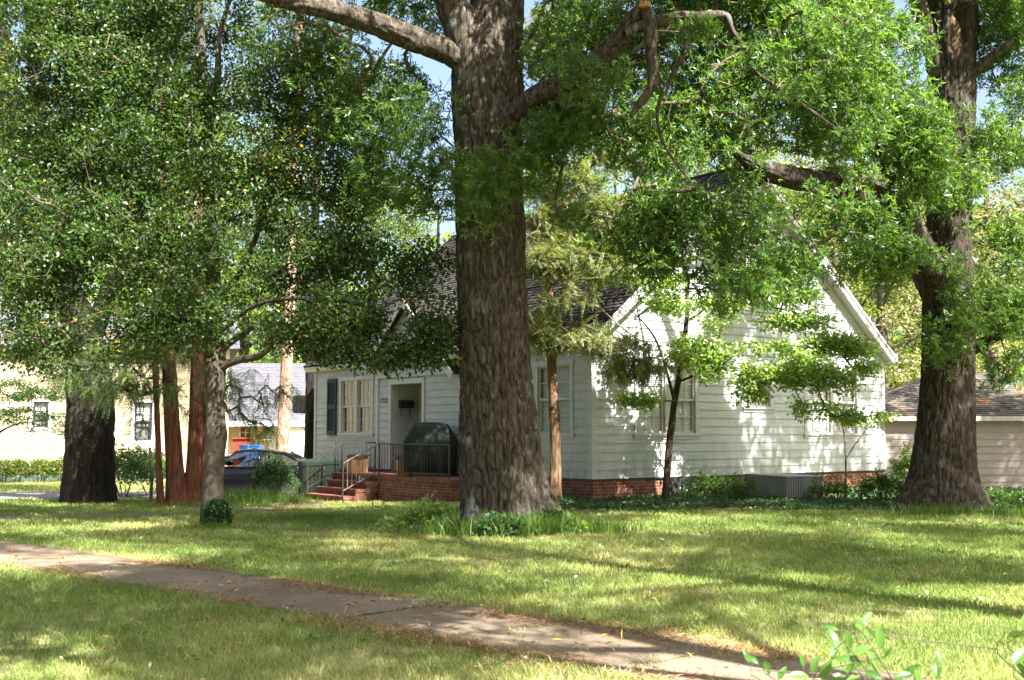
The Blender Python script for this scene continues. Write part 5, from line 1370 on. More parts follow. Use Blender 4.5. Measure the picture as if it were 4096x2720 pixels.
low = dblob([(1990, 590, 20.6, 1.0, 0.9, 0.6), (2110, 400, 21.0, 0.8, 0.7, 0.5), (2010, 250, 20.3, 1.3, 1.2, 1.0), (1980, 120, 20.3, 1.3, 1.2, 0.9), (1930, 20, 20.6, 0.9, 1.0, 0.6), (2200, 420, 21.9, 0.8, 0.5, 0.7), (2200, 600, 22.0, 0.7, 0.35, 0.9), (2190, 760, 22.1, 0.75, 0.4, 0.75), (2110, 330, 20.3, 0.8, 0.7, 0.7),
             (2320, 160, 22.6, 0.8, 1.0, 0.8), (2320, 300, 22.4, 0.9, 1.0, 0.8), (2330, 560, 22.6, 0.8, 0.9, 0.7), (2310, 720, 23, 1.0, 0.9, 0.6), (2330, 850, 23.2, 0.7, 0.7, 0.4), (1920, 520, 21.6, 0.9, 0.8, 0.5), (1790, 500, 21.6, 0.9, 0.8, 0.5), (1830, 600, 20.3, 0.7, 0.7, 0.5), (1700, 540, 21.6, 0.8, 0.7, 0.5), (2300, 30, 22.6, 0.9, 1, 0.7), (1900, 455, 18.4, 0.5, 0.3, 0.25), (2000, 500, 19.4, 0.55, 0.4, 0.4), (2070, 580, 20.4, 0.6, 0.4, 0.5), (1800, 450, 18.0, 0.5, 0.3, 0.2), (2090, 470, 20.6, 0.5, 0.4, 0.3), (1960, 400, 19.6, 0.6, 0.4, 0.25)])
P = blob_points(low, 2500, clump=1.0, thr=0.45, seed=12, shell=0.1)
roak.crown(P, lambda C, D: rosette_leaves(C, D, 5, 6, 0.28, 0.115, 0.027), 'oak_leaf', 'twig', from_z=3.5, step=0.38, wob=0.14, r0=0.0034, rmax=0.035)
high = [(b1[0] + x, b1[1] + y, z, rx, ry, rz) for x, y, z, rx, ry, rz in ((2.2, -0.6, 11.5, 2.0, 1.8, 1.3), (2.5, 1.6, 12.5, 2.6, 2.4, 1.5), (-1.5, 2, 13.5, 2.6, 2.4, 1.6), (0, 1.5, 15.5, 2.4, 2.4, 1.4), (-3.2, 1.2, 11.5, 1.8, 1.6, 1.2), (1.1, -1.0, 11, 1.7, 1.3, 0.7), (2.8, 0.3, 11, 1.9, 1.4, 0.7), (4.6, 1.7, 11, 1.8, 1.4, 0.7), (-1.7, -3.3, 10.8, 1.0, 0.9, 0.5), (6.5, 3.0, 11, 1.8, 1.4, 0.8))]
P = blob_points(high, 1900, clump=0.95, thr=0.455, seed=15)
roak.crown(P, lambda C, D: rosette_leaves(C, D, 5, 6, 0.34, 0.15, 0.045), 'oak_leaf', 'twig', from_z=7, step=0.8, r0=0.006, name='upper_crown')

# --- the holly on the left
HLY = 20.0
b2 = pt(487, 1206, HLY); b2[2] = gz(b2[0], b2[1])
holly = Tree('holly_tree', 'grey trunked holly with knobbly bark, ivy at its foot and some yellow leaves', 'tree', b2)
rows = dpath([(486, 1222, HLY, 0.2), (487, 1195, HLY, 0.185), (490, 1140, HLY, 0.19), (492, 1090, HLY, 0.165), (495, 1030, HLY, 0.175), (497, 1000, HLY, 0.19), (497, 960, HLY, 0.165), (495, 900, HLY, 0.165), (495, 850, HLY, 0.185), (492, 800, HLY, 0.17), (492, 700, HLY, 0.14), (488, 560, HLY, 0.115), (482, 430, HLY, 0.1), (478, 330, HLY, 0.095), (470, 200, HLY, 0.085), (462, 90, HLY, 0.08), (458, 0, HLY, 0.075), (455, -200, HLY, 0.06), (455, -500, HLY, 0.03)])
holly.limb('trunk', rows, 'grey_bark', 56, 0.03, ridge=0.008, rfreq=7, lump=0.2, seed=3)
for rr_ in ([(500, 855, 20, 0.09), (525, 838, 19.9, 0.075), (560, 828, 19.8, 0.065), (595, 822, 19.7, 0.06), (622, 800, 19.6, 0.05), (640, 765, 19.5, 0.04), (690, 740, 19.4, 0.03)],
            [(500, 830, 20, 0.08), (520, 800, 20, 0.06), (560, 770, 20.1, 0.05), (640, 720, 20.3, 0.035)],
            [(485, 700, 20, 0.06), (560, 620, 20, 0.05), (610, 480, 20, 0.045), (640, 350, 20, 0.04), (700, 200, 20, 0.03)],
            [(480, 560, 20, 0.05), (400, 520, 19.8, 0.035), (300, 500, 19.4, 0.025), (180, 520, 19, 0.015)],
            [(490, 760, 20, 0.06), (420, 700, 19.6, 0.045), (330, 690, 19.2, 0.03), (180, 740, 18.8, 0.02)],
            [(486, 640, 20, 0.05), (480, 560, 19.2, 0.04), (440, 500, 18.5, 0.02)],
            [(478, 330, 20, 0.05), (500, 200, 20, 0.06), (505, 100, 20, 0.05), (520, 30, 20.1, 0.04), (560, -80, 20.2, 0.02)],
            [(472, 210, 20, 0.04), (400, 160, 19.8, 0.03), (300, 120, 19.6, 0.02)],
            [(490, 780, 20, 0.05), (600, 700, 19.4, 0.04), (760, 690, 19.0, 0.03), (900, 720, 18.8, 0.015)]):
    holly.limb('limb', dpath(rr_), 'grey_bark', 14, 0.06, ridge=0.004, lump=0.05)
hb_ = dblob([(110, 760, 19.4, 1.3, 1.3, 0.75), (330, 740, 19.2, 1.3, 1.2, 0.65), (500, 700, 18.9, 1.1, 0.9, 0.75), (600, 760, 19.0, 0.9, 1.0, 0.5), (700, 760, 18.9, 0.9, 0.8, 0.55), (800, 740, 19.0, 1.0, 1.0, 0.65), (930, 750, 18.9, 0.9, 0.8, 0.6), (1010, 740, 19.0, 0.55, 0.6, 0.75), (970, 620, 19.6, 0.6, 0.6, 0.5), (880, 830, 18.8, 0.6, 0.5, 0.22), (980, 810, 18.8, 0.6, 0.5, 0.3), (760, 800, 18.8, 0.7, 0.6, 0.25),
             (60, 600, 19.4, 1.3, 1.4, 0.9), (260, 560, 19.2, 1.4, 1.4, 1.0), (450, 560, 18.8, 1.0, 0.9, 0.7), (640, 600, 19.4, 1.0, 1.2, 0.9), (800, 580, 19.6, 0.8, 1.0, 0.7), (120, 400, 19.6, 1.4, 1.4, 1.1), (330, 380, 19.4, 1.3, 1.4, 1.0), (560, 420, 19.4, 0.8, 1.0, 0.9), (700, 400, 19.6, 0.9, 1.1, 0.9), (830, 420, 20, 0.5, 0.7, 0.6),
             (60, 220, 20, 1.3, 1.4, 1.0), (240, 180, 20, 1.4, 1.4, 1.1), (390, 220, 19.8, 1.0, 1.2, 1.0), (600, 250, 19.8, 0.9, 1.1, 0.9), (740, 280, 20.0, 0.8, 1.0, 0.7), (150, 30, 20.2, 1.5, 1.5, 1.0), (350, 30, 20.2, 1.3, 1.4, 0.9), (560, 80, 20.2, 0.8, 1.0, 0.8), (690, 110, 20.2, 0.7, 0.9, 0.6), (420, -180, 20.2, 1.9, 1.8, 1.1), (400, -420, 20.2, 1.3, 1.3, 1.2)])
P = blob_points(hb_, 4700, clump=1.15, thr=0.465, seed=22, shell=0.05)
def holly_leaves(C, D):
    V = broad_leaves(C, D, 30, 0.28, 0.078, 0.043, up=0.5)
    q = np.repeat(smooth(0.52, 0.72, fbm(C, 0.9, 2, 88)), 30) * 0.075 + 0.003
    t = RNG.random(len(q)) * 0.97
    y = RNG.random(len(q)) < q
    t[y] = 0.985 + 0.015 * RNG.random(int(y.sum()))
    return V, t
holly.crown(P, holly_leaves, 'holly_leaf', 'twig', from_z=2.6, step=0.4, wob=0.25, r0=0.0034)

# --- ivy clump at the holly's foot
def leafy(name, label, cat, c, rx, ry, rz, n, leaf_m, L, W, kind='broad', group=None, stems=7, seed=0, hug=False, thr=0.3, zc=None, tops=0.15):
    z0 = gz(c[0], c[1])
    t = thing(name, label, cat, (c[0], c[1], z0), 0, group)
    zc = rz if zc is None else zc
    u = rdir(n * 2); u[:, 2] = np.abs(u[:, 2]) * 1.0 - (0.75 if not hug else 0.2) * RNG.random(n * 2)
    rr_ = (0.55 + 0.45 * RNG.random((n * 2, 1))) ** 0.6
    bump_ = 1 + tops * (fbm(u * 2.2 + seed, 1, 2, seed) - 0.5)[:, None] * 4
    p = np.array([0, 0, zc]) + u * rr_ * bump_ * np.array([rx, ry, rz])
    p = p[p[:, 2] > 0.02]
    k = fbm(p + seed * 3.3, 3.2, 2, seed)
    p = p[k > thr][:n]
    d = unit(rdir(len(p)) + unit(p - np.array([0, 0, zc * 0.4])) * 0.8)
    s_ = 0.7 + 0.6 * RNG.random(len(p))
    V = leaf_quads(p, d, unit(rdir(len(p)) + np.array([0, -0.2, 0.9])), L * s_, W * s_, 0.1)
    leaf_obj('foliage', V, M[leaf_m], t)
    if stems:
        mb = MB()
        for i in range(stems):
            a = 2 * math.pi * i / stems + random.random(); f = 0.4 + 0.5 * random.random()
            tip = np.array([rx * f * math.cos(a), ry * f * math.sin(a), zc + rz * 0.6 * random.random()])
            b = np.array([0.08 * math.cos(a), 0.08 * math.sin(a), -0.05])
            mb.tube([b, b * 0.4 + tip * 0.45 + np.array([0, 0, 0.06]), tip], [0.014, 0.01, 0.004], 5)
        mb.build('stem', M['twig'], t)
    return t
p = pt(500, 1200, 19.75); leafy('ivy_clump', 'clump of dark ivy climbing the foot of the holly trunk', 'ivy', (p[0], p[1]), 0.24, 0.26, 0.28, 900, 'ivy', 0.06, 0.05, seed=1, zc=0.22)

# --- dark ragged trunk and the grey trunk at the far left
DY = 30.5
b3 = pt(205, 1152, DY); b3[2] = gz(b3[0], b3[1])
dk_t = Tree('old_tree', 'massive dark ragged trunk standing in shade before the yellow house', 'tree', b3)
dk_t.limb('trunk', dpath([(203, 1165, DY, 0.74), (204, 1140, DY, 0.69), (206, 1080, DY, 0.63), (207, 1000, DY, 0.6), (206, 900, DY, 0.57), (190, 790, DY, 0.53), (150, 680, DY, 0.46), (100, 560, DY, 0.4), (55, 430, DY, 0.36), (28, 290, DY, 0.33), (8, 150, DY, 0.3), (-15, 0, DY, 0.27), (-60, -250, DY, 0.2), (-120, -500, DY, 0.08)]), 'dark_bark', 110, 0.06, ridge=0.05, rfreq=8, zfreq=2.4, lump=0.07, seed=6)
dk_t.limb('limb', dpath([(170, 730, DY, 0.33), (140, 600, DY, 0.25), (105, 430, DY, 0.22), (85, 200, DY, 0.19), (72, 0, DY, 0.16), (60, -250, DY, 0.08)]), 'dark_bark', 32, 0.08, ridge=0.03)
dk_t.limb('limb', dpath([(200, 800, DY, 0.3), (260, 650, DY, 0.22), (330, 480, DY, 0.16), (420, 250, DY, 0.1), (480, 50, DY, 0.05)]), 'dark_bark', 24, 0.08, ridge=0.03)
P = blob_points(dblob([(100, 100, DY, 3, 2.5, 2), (300, 300, DY, 2.6, 2.5, 2), (60, 560, DY, 2, 2, 1.4), (250, 650, DY, 2, 2, 1.2), (450, 100, DY, 2.2, 2.2, 2), (200, -250, DY, 3.5, 3, 2), (600, 330, DY, 2, 2, 1.6)]), 480, clump=0.7, thr=0.46, seed=31)
dk_t.crown(P, lambda C, D: broad_leaves(C, D, 30, 0.5, 0.12, 0.066), 'far_dark_leaf', 'twig', from_z=4, step=0.7, r0=0.006)

# --- the red barked cedar clump
CY = 29.0
b5 = pt(428, 1150, CY); b5[2] = gz(b5[0], b5[1])
cedar = Tree('cedar_tree', 'clump of reddish cedar trunks with drooping green fronds, behind the holly', 'tree', b5)
cedar.limb('trunk', dpath([(412, 1165, CY, 0.36), (408, 1140, CY, 0.27), (403, 1080, CY, 0.21), (398, 1000, CY, 0.19), (392, 900, CY, 0.18), (388, 780, CY, 0.165), (384, 600, CY, 0.15), (378, 350, CY, 0.12), (372, 100, CY, 0.08), (368, -150, CY, 0.04)]), 'cedar_bark', 48, 0.05, ridge=0.018, rfreq=12, zfreq=0.6)
cedar.limb('trunk', dpath([(448, 1165, CY + 0.1, 0.32), (446, 1140, CY + 0.1, 0.23), (449, 1060, CY + 0.1, 0.19), (452, 980, CY + 0.1, 0.18), (455, 880, CY + 0.1, 0.165), (458, 700, CY + 0.1, 0.14), (460, 450, CY + 0.1, 0.11), (462, 150, CY + 0.1, 0.07), (465, -100, CY + 0.1, 0.03)]), 'cedar_bark', 48, 0.05, ridge=0.018, rfreq=12, zfreq=0.6, seed=4)
cedar.limb('trunk', dpath([(370, 1160, CY - 0.3, 0.1), (366, 1050, CY - 0.3, 0.075), (360, 900, CY - 0.3, 0.07), (356, 780, CY - 0.3, 0.06), (350, 550, CY - 0.3, 0.03)]), 'cedar_bark', 20, 0.06, ridge=0.01)
cedar.limb('trunk', dpath([(462, 1160, CY + 0.3, 0.14), (470, 1060, CY + 0.3, 0.1), (474, 950, CY + 0.3, 0.09), (478, 800, CY + 0.3, 0.07), (484, 550, CY + 0.3, 0.03)]), 'cedar_bark', 20, 0.06, ridge=0.01)
P = blob_points(dblob([(250, 880, 28.6, 1.0, 0.7, 0.5), (330, 870, 28.3, 0.9, 0.7, 0.45), (395, 905, 28.2, 0.4, 0.4, 0.3), (300, 800, 28.6, 1.2, 0.9, 0.6), (560, 930, 28.6, 0.8, 0.6, 0.45), (600, 985, 28.6, 0.55, 0.4, 0.4), (520, 870, 28.6, 0.9, 0.8, 0.5), (330, 980, 28.9, 0.4, 0.35, 0.35), (430, 990, 29.6, 0.35, 0.3, 0.8), (420, 780, 28.8, 1.2, 1, 0.8), (400, 560, 29, 1.5, 1.3, 1.5), (400, 280, 29, 1.4, 1.3, 1.6), (390, 0, 29, 1.1, 1.1, 1.5), (180, 860, 28.8, 1.0, 0.7, 0.5), (300, 900, 28.2, 0.8, 0.5, 0.35), (640, 900, 28.6, 0.5, 0.4, 0.3), (120, 830, 29, 0.9, 0.7, 0.4)]), 1350, clump=1.0, thr=0.43, seed=41, shell=0.05)
cedar.crown(P, lambda C, D: spray_leaves(C, D, 3, 22, 0.5, 0.075, 0.022, droop=0.75), 'cedar_leaf', 'twig', from_z=2.2, step=0.5, r0=0.005, sag=0.1)

# --- thin brown conifer by the front wall
EY = 25.4
b6 = pt(1281, 1150, EY); b6[2] = gz(b6[0], b6[1])
hem = Tree('hemlock_tree', 'slim brown conifer with feathery yellow green sprays beside the front wall', 'tree', b6)
hem.limb('trunk', dpath([(1282, 1162, EY, 0.16), (1281, 1130, EY, 0.13), (1281, 1050, EY, 0.118), (1278, 950, EY, 0.112), (1272, 850, EY, 0.1), (1268, 740, EY, 0.085), (1265, 600, EY, 0.075), (1262, 450, EY, 0.06), (1258, 300, EY, 0.04), (1255, 120, EY, 0.02)]), 'brown_bark', 32, 0.05, ridge=0.012, rfreq=10)
for rr_ in ([(1268, 700, EY, 0.03), (1350, 690, EY - 0.3, 0.025), (1440, 760, EY - 0.5, 0.015), (1500, 800, EY - 0.5, 0.008)], [(1266, 620, EY, 0.03), (1360, 560, EY - 0.2, 0.022), (1480, 560, EY - 0.5, 0.012)], [(1268, 760, EY, 0.03), (1340, 760, EY - 0.5, 0.02), (1420, 830, EY - 0.8, 0.01)], [(1264, 540, EY, 0.03), (1200, 520, EY - 0.3, 0.02)]):
    hem.limb('limb', dpath(rr_), 'twig_pale', 10, 0.06, ridge=0.002)
P = blob_points(dblob([(1350, 520, 24.9, 1.1, 0.8, 0.4), (1400, 640, 24.8, 1.0, 0.7, 0.4), (1290, 520, 25.2, 1.0, 0.8, 0.45), (1260, 600, 25, 0.8, 0.8, 0.4), (1340, 610, 25, 0.9, 0.8, 0.4), (1300, 690, 25, 0.9, 0.8, 0.35), (1240, 720, 25.2, 0.6, 0.6, 0.4), (1310, 770, 25, 1.0, 0.8, 0.32), (1430, 790, 24.8, 0.9, 0.6, 0.35), (1450, 850, 24.7, 0.6, 0.5, 0.25), (1250, 790, 25.2, 0.5, 0.5, 0.3), (1500, 840, 24.7, 0.45, 0.4, 0.25), (1300, 420, 25.4, 1.1, 0.9, 0.6), (1280, 280, 25.4, 1.1, 0.9, 0.8), (1400, 330, 25.4, 0.7, 0.7, 0.5), (1270, 100, 25.4, 0.8, 0.8, 0.9), (1420, 480, 25.2, 0.7, 0.6, 0.3)]), 1600, clump=1.3, thr=0.44, seed=51, shell=0.05)
hem.crown(P, lambda C, D: spray_leaves(C, D, 6, 16, 0.32, 0.06, 0.025, droop=0.35), 'conifer', 'twig_pale', from_z=3, step=0.4, r0=0.0035)

# --- flowering dogwood in front of the gable
WY = 25.9
b7 = pt(1535, 1156, WY); b7[2] = gz(b7[0], b7[1])
dog = Tree('dogwood_tree', 'flowering dogwood with tiers of bright leaves and white blossom before the gable', 'tree', b7)
dog.limb('trunk', dpath([(1533, 1165, WY, 0.095), (1536, 1120, WY, 0.08), (1542, 1040, WY, 0.075), (1552, 950, WY, 0.07), (1562, 890, WY, 0.068), (1572, 820, WY, 0.06), (1582, 750, WY, 0.052), (1585, 700, WY, 0.045), (1578, 620, WY, 0.035), (1560, 540, WY - 0.1, 0.025), (1520, 470, WY - 0.2, 0.014)]), 'dog_bark', 24, 0.04, ridge=0.008, rfreq=12, zfreq=5)
for rr_ in ([(1556, 930, WY, 0.04), (1535, 850, WY - 0.1, 0.03), (1510, 780, WY - 0.2, 0.024), (1470, 730, WY - 0.3, 0.014), (1420, 690, WY - 0.4, 0.008)],
            [(1583, 740, WY, 0.036), (1610, 725, WY - 0.1, 0.026), (1640, 700, WY - 0.2, 0.02), (1700, 690, WY - 0.4, 0.012)],
            [(1568, 840, WY, 0.035), (1640, 800, WY - 0.3, 0.028), (1740, 790, WY - 0.5, 0.022), (1850, 800, WY - 0.6, 0.016), (1960, 830, WY - 0.5, 0.008)],
            [(1565, 880, WY, 0.03), (1660, 850, WY - 0.5, 0.022), (1800, 860, WY - 0.8, 0.016), (1900, 900, WY - 0.9, 0.008)],
            [(1585, 690, WY, 0.03), (1700, 700, WY + 0.1, 0.02), (1830, 720, WY + 0.1, 0.014), (1950, 770, WY, 0.008)],
            [(1580, 640, WY, 0.025), (1500, 610, WY - 0.4, 0.016), (1400, 610, WY - 0.6, 0.008)]):
    dog.limb('limb', dpath(rr_), 'dog_bark', 10, 0.06, ridge=0.003)
dblobs = dblob([(1620, 820, 25.2, 0.8, 0.6, 0.24), (1700, 860, 25, 1.0, 0.6, 0.3), (1820, 850, 25, 1.1, 0.7, 0.36), (1900, 880, 24.9, 0.8, 0.6, 0.34), (1940, 800, 25.5, 0.9, 0.6, 0.3), (1760, 810, 25.1, 0.9, 0.6, 0.2), (1830, 740, 25.8, 0.9, 0.6, 0.14), (1985, 960, 25.2, 0.7, 0.5, 0.12), (2000, 850, 25.4, 0.5, 0.4, 0.12), (1470, 925, 25.2, 0.5, 0.3, 0.1), (1600, 790, 25.3, 0.6, 0.5, 0.12),
                (1450, 600, 25.2, 0.9, 0.5, 0.12), (1380, 640, 25.2, 0.7, 0.4, 0.1), (1520, 650, 25.2, 0.6, 0.5, 0.15), (1480, 470, 25.4, 0.9, 0.5, 0.12), (1740, 640, 25.6, 0.8, 0.6, 0.2), (1660, 700, 25.5, 0.6, 0.5, 0.15), (1870, 940, 24.9, 0.4, 0.3, 0.16), (1700, 905, 25, 0.7, 0.4, 0.2), (1400, 560, 25, 0.8, 0.5, 0.18), (1550, 700, 25.2, 0.7, 0.5, 0.2), (1640, 740, 25.2, 0.8, 0.5, 0.25), (1800, 680, 25.6, 0.9, 0.5, 0.2), (1500, 540, 25.2, 0.9, 0.5, 0.2)])
P = blob_points(dblobs, 2300, clump=1.5, thr=0.45, seed=61, shell=0.02)
P, D = dog.crown(P, lambda C, D: broad_leaves(C, D, 10, 0.23, 0.1, 0.056, up=0.7, flat=0.7), 'dog_leaf', 'twig', from_z=1.8, step=0.35, r0=0.0032)
fl = P[RNG.permutation(len(P))[:420]]; fl = np.repeat(fl, 2, 0) + rdir(840) * 0.12 + np.array([0, -0.05, 0.06])
n = len(fl); ax = unit(rdir(n) * 0.35 + np.array([0.15, -0.3, 1.0])); a = unit(np.cross(ax, rdir(n))); b = np.cross(ax, a); VV = []
for k in range(4):
    q = k * math.pi / 2
    VV.append(leaf_quads(fl, math.cos(q) * a + math.sin(q) * b + 0.15 * ax, ax, np.full(n, 0.055), np.full(n, 0.052)).reshape(n, 4, 3))
o = dog.mesh(leaf_obj('blossom', np.concatenate(VV, 1).reshape(-1, 3), M['petal'], dog.root)); tag(o, kind='stuff')

# --- slender forked sapling by the gable's right end
SY = 26.4
b8 = pt(1949, 1155, SY); b8[2] = gz(b8[0], b8[1])
sap = Tree('sapling', 'slender forked sapling with few leaves near the right end of the gable wall', 'sapling', b8)
sap.limb('trunk', dpath([(1949, 1160, SY, 0.03), (1950, 1090, SY, 0.025), (1950, 1060, SY, 0.022), (1946, 1000, SY, 0.016), (1932, 955, SY, 0.013), (1912, 925, SY, 0.008)]), 'twig', 8, 0.05, ridge=0.001)
sap.limb('limb', dpath([(1950, 1060, SY, 0.016), (1968, 1030, SY - 0.1, 0.013), (1990, 1000, SY - 0.2, 0.01), (2015, 975, SY - 0.3, 0.006)]), 'twig', 8, 0.05, ridge=0.001)
P = blob_points(dblob([(1900, 940, SY - 0.3, 0.5, 0.4, 0.12), (1990, 975, SY - 0.3, 0.6, 0.4, 0.1), (2030, 960, SY - 0.4, 0.35, 0.3, 0.1)]), 60, clump=1, thr=0.3, seed=71)
sap.crown(P, lambda C, D: broad_leaves(C, D, 6, 0.16, 0.09, 0.05, up=1.1, flat=0.4), 'dog_leaf', 'twig', from_z=1, step=0.3, r0=0.002)

# --- pines by the driveway
py = 46.0
b9 = pt(651, 1090, py); b9[2] = -0.2
pine = Tree('pine_tree', 'sunlit orange barked pine trunk before the tan garage', 'tree', b9)
pine.limb('trunk', dpath([(648, 1100, py, 0.28), (651, 1030, py, 0.245), (655, 950, py, 0.235), (660, 860, py, 0.225), (668, 700, py, 0.21), (680, 400, py, 0.18), (690, 100, py, 0.15), (700, -200, py, 0.1)]), 'pine_bark', 32, 0.12, ridge=0.02, rfreq=6, zfreq=1.5)
P = blob_points(dblob([(690, 60, py, 2.6, 2.4, 1.6), (600, 200, py, 1.8, 1.8, 1.0), (780, 180, py, 1.8, 1.8, 1.0), (690, -150, py, 2.2, 2.2, 1.6)]), 240, clump=0.6, thr=0.45, seed=81)
pine.crown(P, lambda C, D: spray_leaves(C, D, 4, 18, 0.5, 0.18, 0.02, droop=0.1), 'conifer', 'twig', from_z=10, step=0.8, r0=0.008)
py = 38.6
b10 = pt(714, 1100, py); b10[2] = -0.25
dpine = Tree('pine_tree', 'dark barked pine trunk tight against the far corner of the white house', 'tree', b10)
dpine.limb('trunk', dpath([(713, 1110, py, 0.21), (715, 1030, py, 0.185), (716, 940, py, 0.17), (717, 850, py, 0.165), (720, 700, py, 0.155), (730, 400, py, 0.13), (740, 0, py, 0.1), (745, -200, py, 0.06)]), 'dark_bark', 32, 0.1, ridge=0.02, rfreq=7)
P = blob_points(dblob([(740, 0, py, 2.4, 2.2, 1.6), (660, 150, py, 1.6, 1.6, 1.0), (820, 200, py, 1.6, 1.6, 1.0), (740, -250, py, 2, 2, 1.2)]), 230, clump=0.6, thr=0.45, seed=83)
dpine.crown(P, lambda C, D: spray_leaves(C, D, 4, 18, 0.45, 0.16, 0.018, droop=0.1), 'far_dark_leaf', 'twig', from_z=8, step=0.8, r0=0.008)

# --- small maple-like branch tree at the left before the yellow house
my = 38.0
b11 = pt(-25, 1100, my); b11[2] = gz(b11[0], b11[1])
mp_ = Tree('young_tree', 'young tree with thin flat leaf sprays against the yellow wall at the left edge', 'tree', b11)
mp_.limb('trunk', dpath([(-25, 1110, my, 0.07), (-20, 1040, my, 0.06), (-15, 980, my, 0.05), (-20, 900, my, 0.03)]), 'dog_bark', 12, 0.08, ridge=0.004)
mp_.limb('limb', dpath([(-18, 1010, my, 0.04), (20, 985, my - 0.2, 0.03), (70, 975, my - 0.4, 0.02), (150, 1000, my - 0.5, 0.01)]), 'dog_bark', 8, 0.08, ridge=0.002)
P = blob_points(dblob([(60, 960, my, 1.3, 0.8, 0.28), (130, 990, my - 0.3, 1.0, 0.6, 0.22), (100, 910, my, 1.0, 0.7, 0.22), (20, 900, my, 1.0, 0.7, 0.4), (190, 960, my - 0.3, 0.6, 0.5, 0.18)]), 200, clump=1, thr=0.38, seed=91)
mp_.crown(P, lambda C, D: broad_leaves(C, D, 22, 0.3, 0.09, 0.05, up=1.1, flat=0.4), 'shrub_leaf', 'twig', from_z=1.5, step=0.4, r0=0.003)

# ------------------------------------------------------------------ background trees: three kinds, copied
def bg_proto(kind):
    if kind == 0: nm, lab, lm, hgt, n, thr = 'tall_tree', 'x', 'far_leaf', 17, 560, 0.46
    elif kind == 1: nm, lab, lm, hgt, n, thr = 'dark_tree', 'x', 'far_dark_leaf', 18, 620, 0.46
    elif kind == 3: nm, lab, lm, hgt, n, thr = 'shade_tree', 'x', 'oak_leaf', 15, 450, 0.49
    else: nm, lab, lm, hgt, n, thr = 'budding_tree', 'x', 'pink_leaf', 14, 420, 0.46
    T = Tree(nm, lab, 'tree', (0, 0, 0), 'background trees behind the houses')
    rr_ = np.random.default_rng(100 + kind)
    T.limb('trunk', [(0, 0, -0.3, 0.36), (0.05, 0, 1, 0.27), (0.1, 0.1, hgt * 0.3, 0.23), (-0.1, 0.1, hgt * 0.6, 0.16), (0.1, 0, hgt * 0.95, 0.04)], ['oak_bark', 'dark_bark', 'grey_bark', 'oak_bark'][kind], 16, 0.25, ridge=0.02)
    for k in range(7):
        a = k * 2.4; z = hgt * (0.28 + 0.07 * k); l = 3.2 * (1 - 0.06 * k)
        T.limb('limb', [(0, 0, z, 0.12), (math.cos(a) * l * 0.4, math.sin(a) * l * 0.4, z + 0.9, 0.08), (math.cos(a) * l, math.sin(a) * l, z + 2.0, 0.03)], ['oak_bark', 'dark_bark', 'grey_bark', 'oak_bark'][kind], 8, 0.25, ridge=0.005)
    bl = [(rr_.uniform(-3, 3), rr_.uniform(-3, 3), hgt * z, rr_.uniform(1.6, 2.6), rr_.uniform(1.6, 2.6), rr_.uniform(1.0, 1.6)) for z in (0.2, 0.27, 0.33, 0.4, 0.46, 0.53, 0.6, 0.66, 0.72, 0.78, 0.85, 0.92, 0.97, 0.5, 0.7)]
    if kind == 3: bl = [(rr_.uniform(-3.6, 3.6), rr_.uniform(-3.6, 3.6), hgt * z, rr_.uniform(1.4, 2.4), rr_.uniform(1.4, 2.4), rr_.uniform(0.5, 1.0)) for z in np.linspace(0.5, 1.0, 16)]
    P = blob_points(bl, n, clump=0.36 if kind == 3 else 0.55, thr=thr, seed=110 + kind)
    T.crown(P, lambda C, D: broad_leaves(C, D, 34, 0.55, 0.16, 0.09), lm, 'twig', from_z=hgt * 0.18, step=0.8, r0=0.008)
    return T.root
spots = [  # photo column, distance, kind, scale
    (60, 58, 0, 1.1, 'tall pale green tree behind the yellow house at the far left'), (250, 62, 1, 1.1, 'dark tree behind the yellow house roof, third from the left edge'), (420, 60, 0, 1.15, 'tall pale green tree behind the yellow house, behind the cedar clump'), (560, 66, 0, 1.1, 'light green tree rising behind the tan garage roof'),
    (700, 62, 1, 0.95, 'dark tree rising behind the basketball hoop'), (860, 64, 0, 0.95, 'light green tree behind the white house, left of the big oak trunk'), (1010, 60, 1, 0.8, 'dark tree behind the roof just left of the big oak trunk'), (1290, 58, 0, 0.95, 'light green tree behind the slim conifer and the dormer'),
    (1420, 62, 1, 0.95, 'dark tree above the far end of the white house ridge'), (1580, 56, 0, 1.1, 'light green tree above the middle of the white house ridge'), (1760, 60, 1, 1.1, 'dark tree behind the peak of the white gable'), (1930, 54, 0, 1.0, 'light green tree behind the right slope of the gable'),
    (2030, 46, 2, 0.95, 'budding pinkish tree behind the shed, right of the gable eave'), (2110, 56, 0, 0.9, 'light green tree between the budding trees behind the shed'), (2290, 48, 2, 1.0, 'budding pinkish tree behind the shed, right of the hollow oak'), (2400, 56, 0, 1.0, 'light green tree at the far right edge behind the shed'), (2200, 64, 1, 1.0, 'dark tree far behind the hollow oak'), (-120, 52, 1, 1.0, 'dark tree standing beyond the left edge of the yellow house')]
protos = [bg_proto(0), bg_proto(1), bg_proto(2)]
used = [False] * 3
for i, (dx, Y, kd, sc_, lab) in enumerate(spots):
    o = protos[kd] if not used[kd] else copy_tree(protos[kd])
    used[kd] = True
    o.location = (gx(dx, Y), Y, -0.2); o.rotation_euler = (0, 0, i * 1.37); o.scale = (sc_ * 1.15, sc_ * 1.15, sc_)
    o['label'] = lab
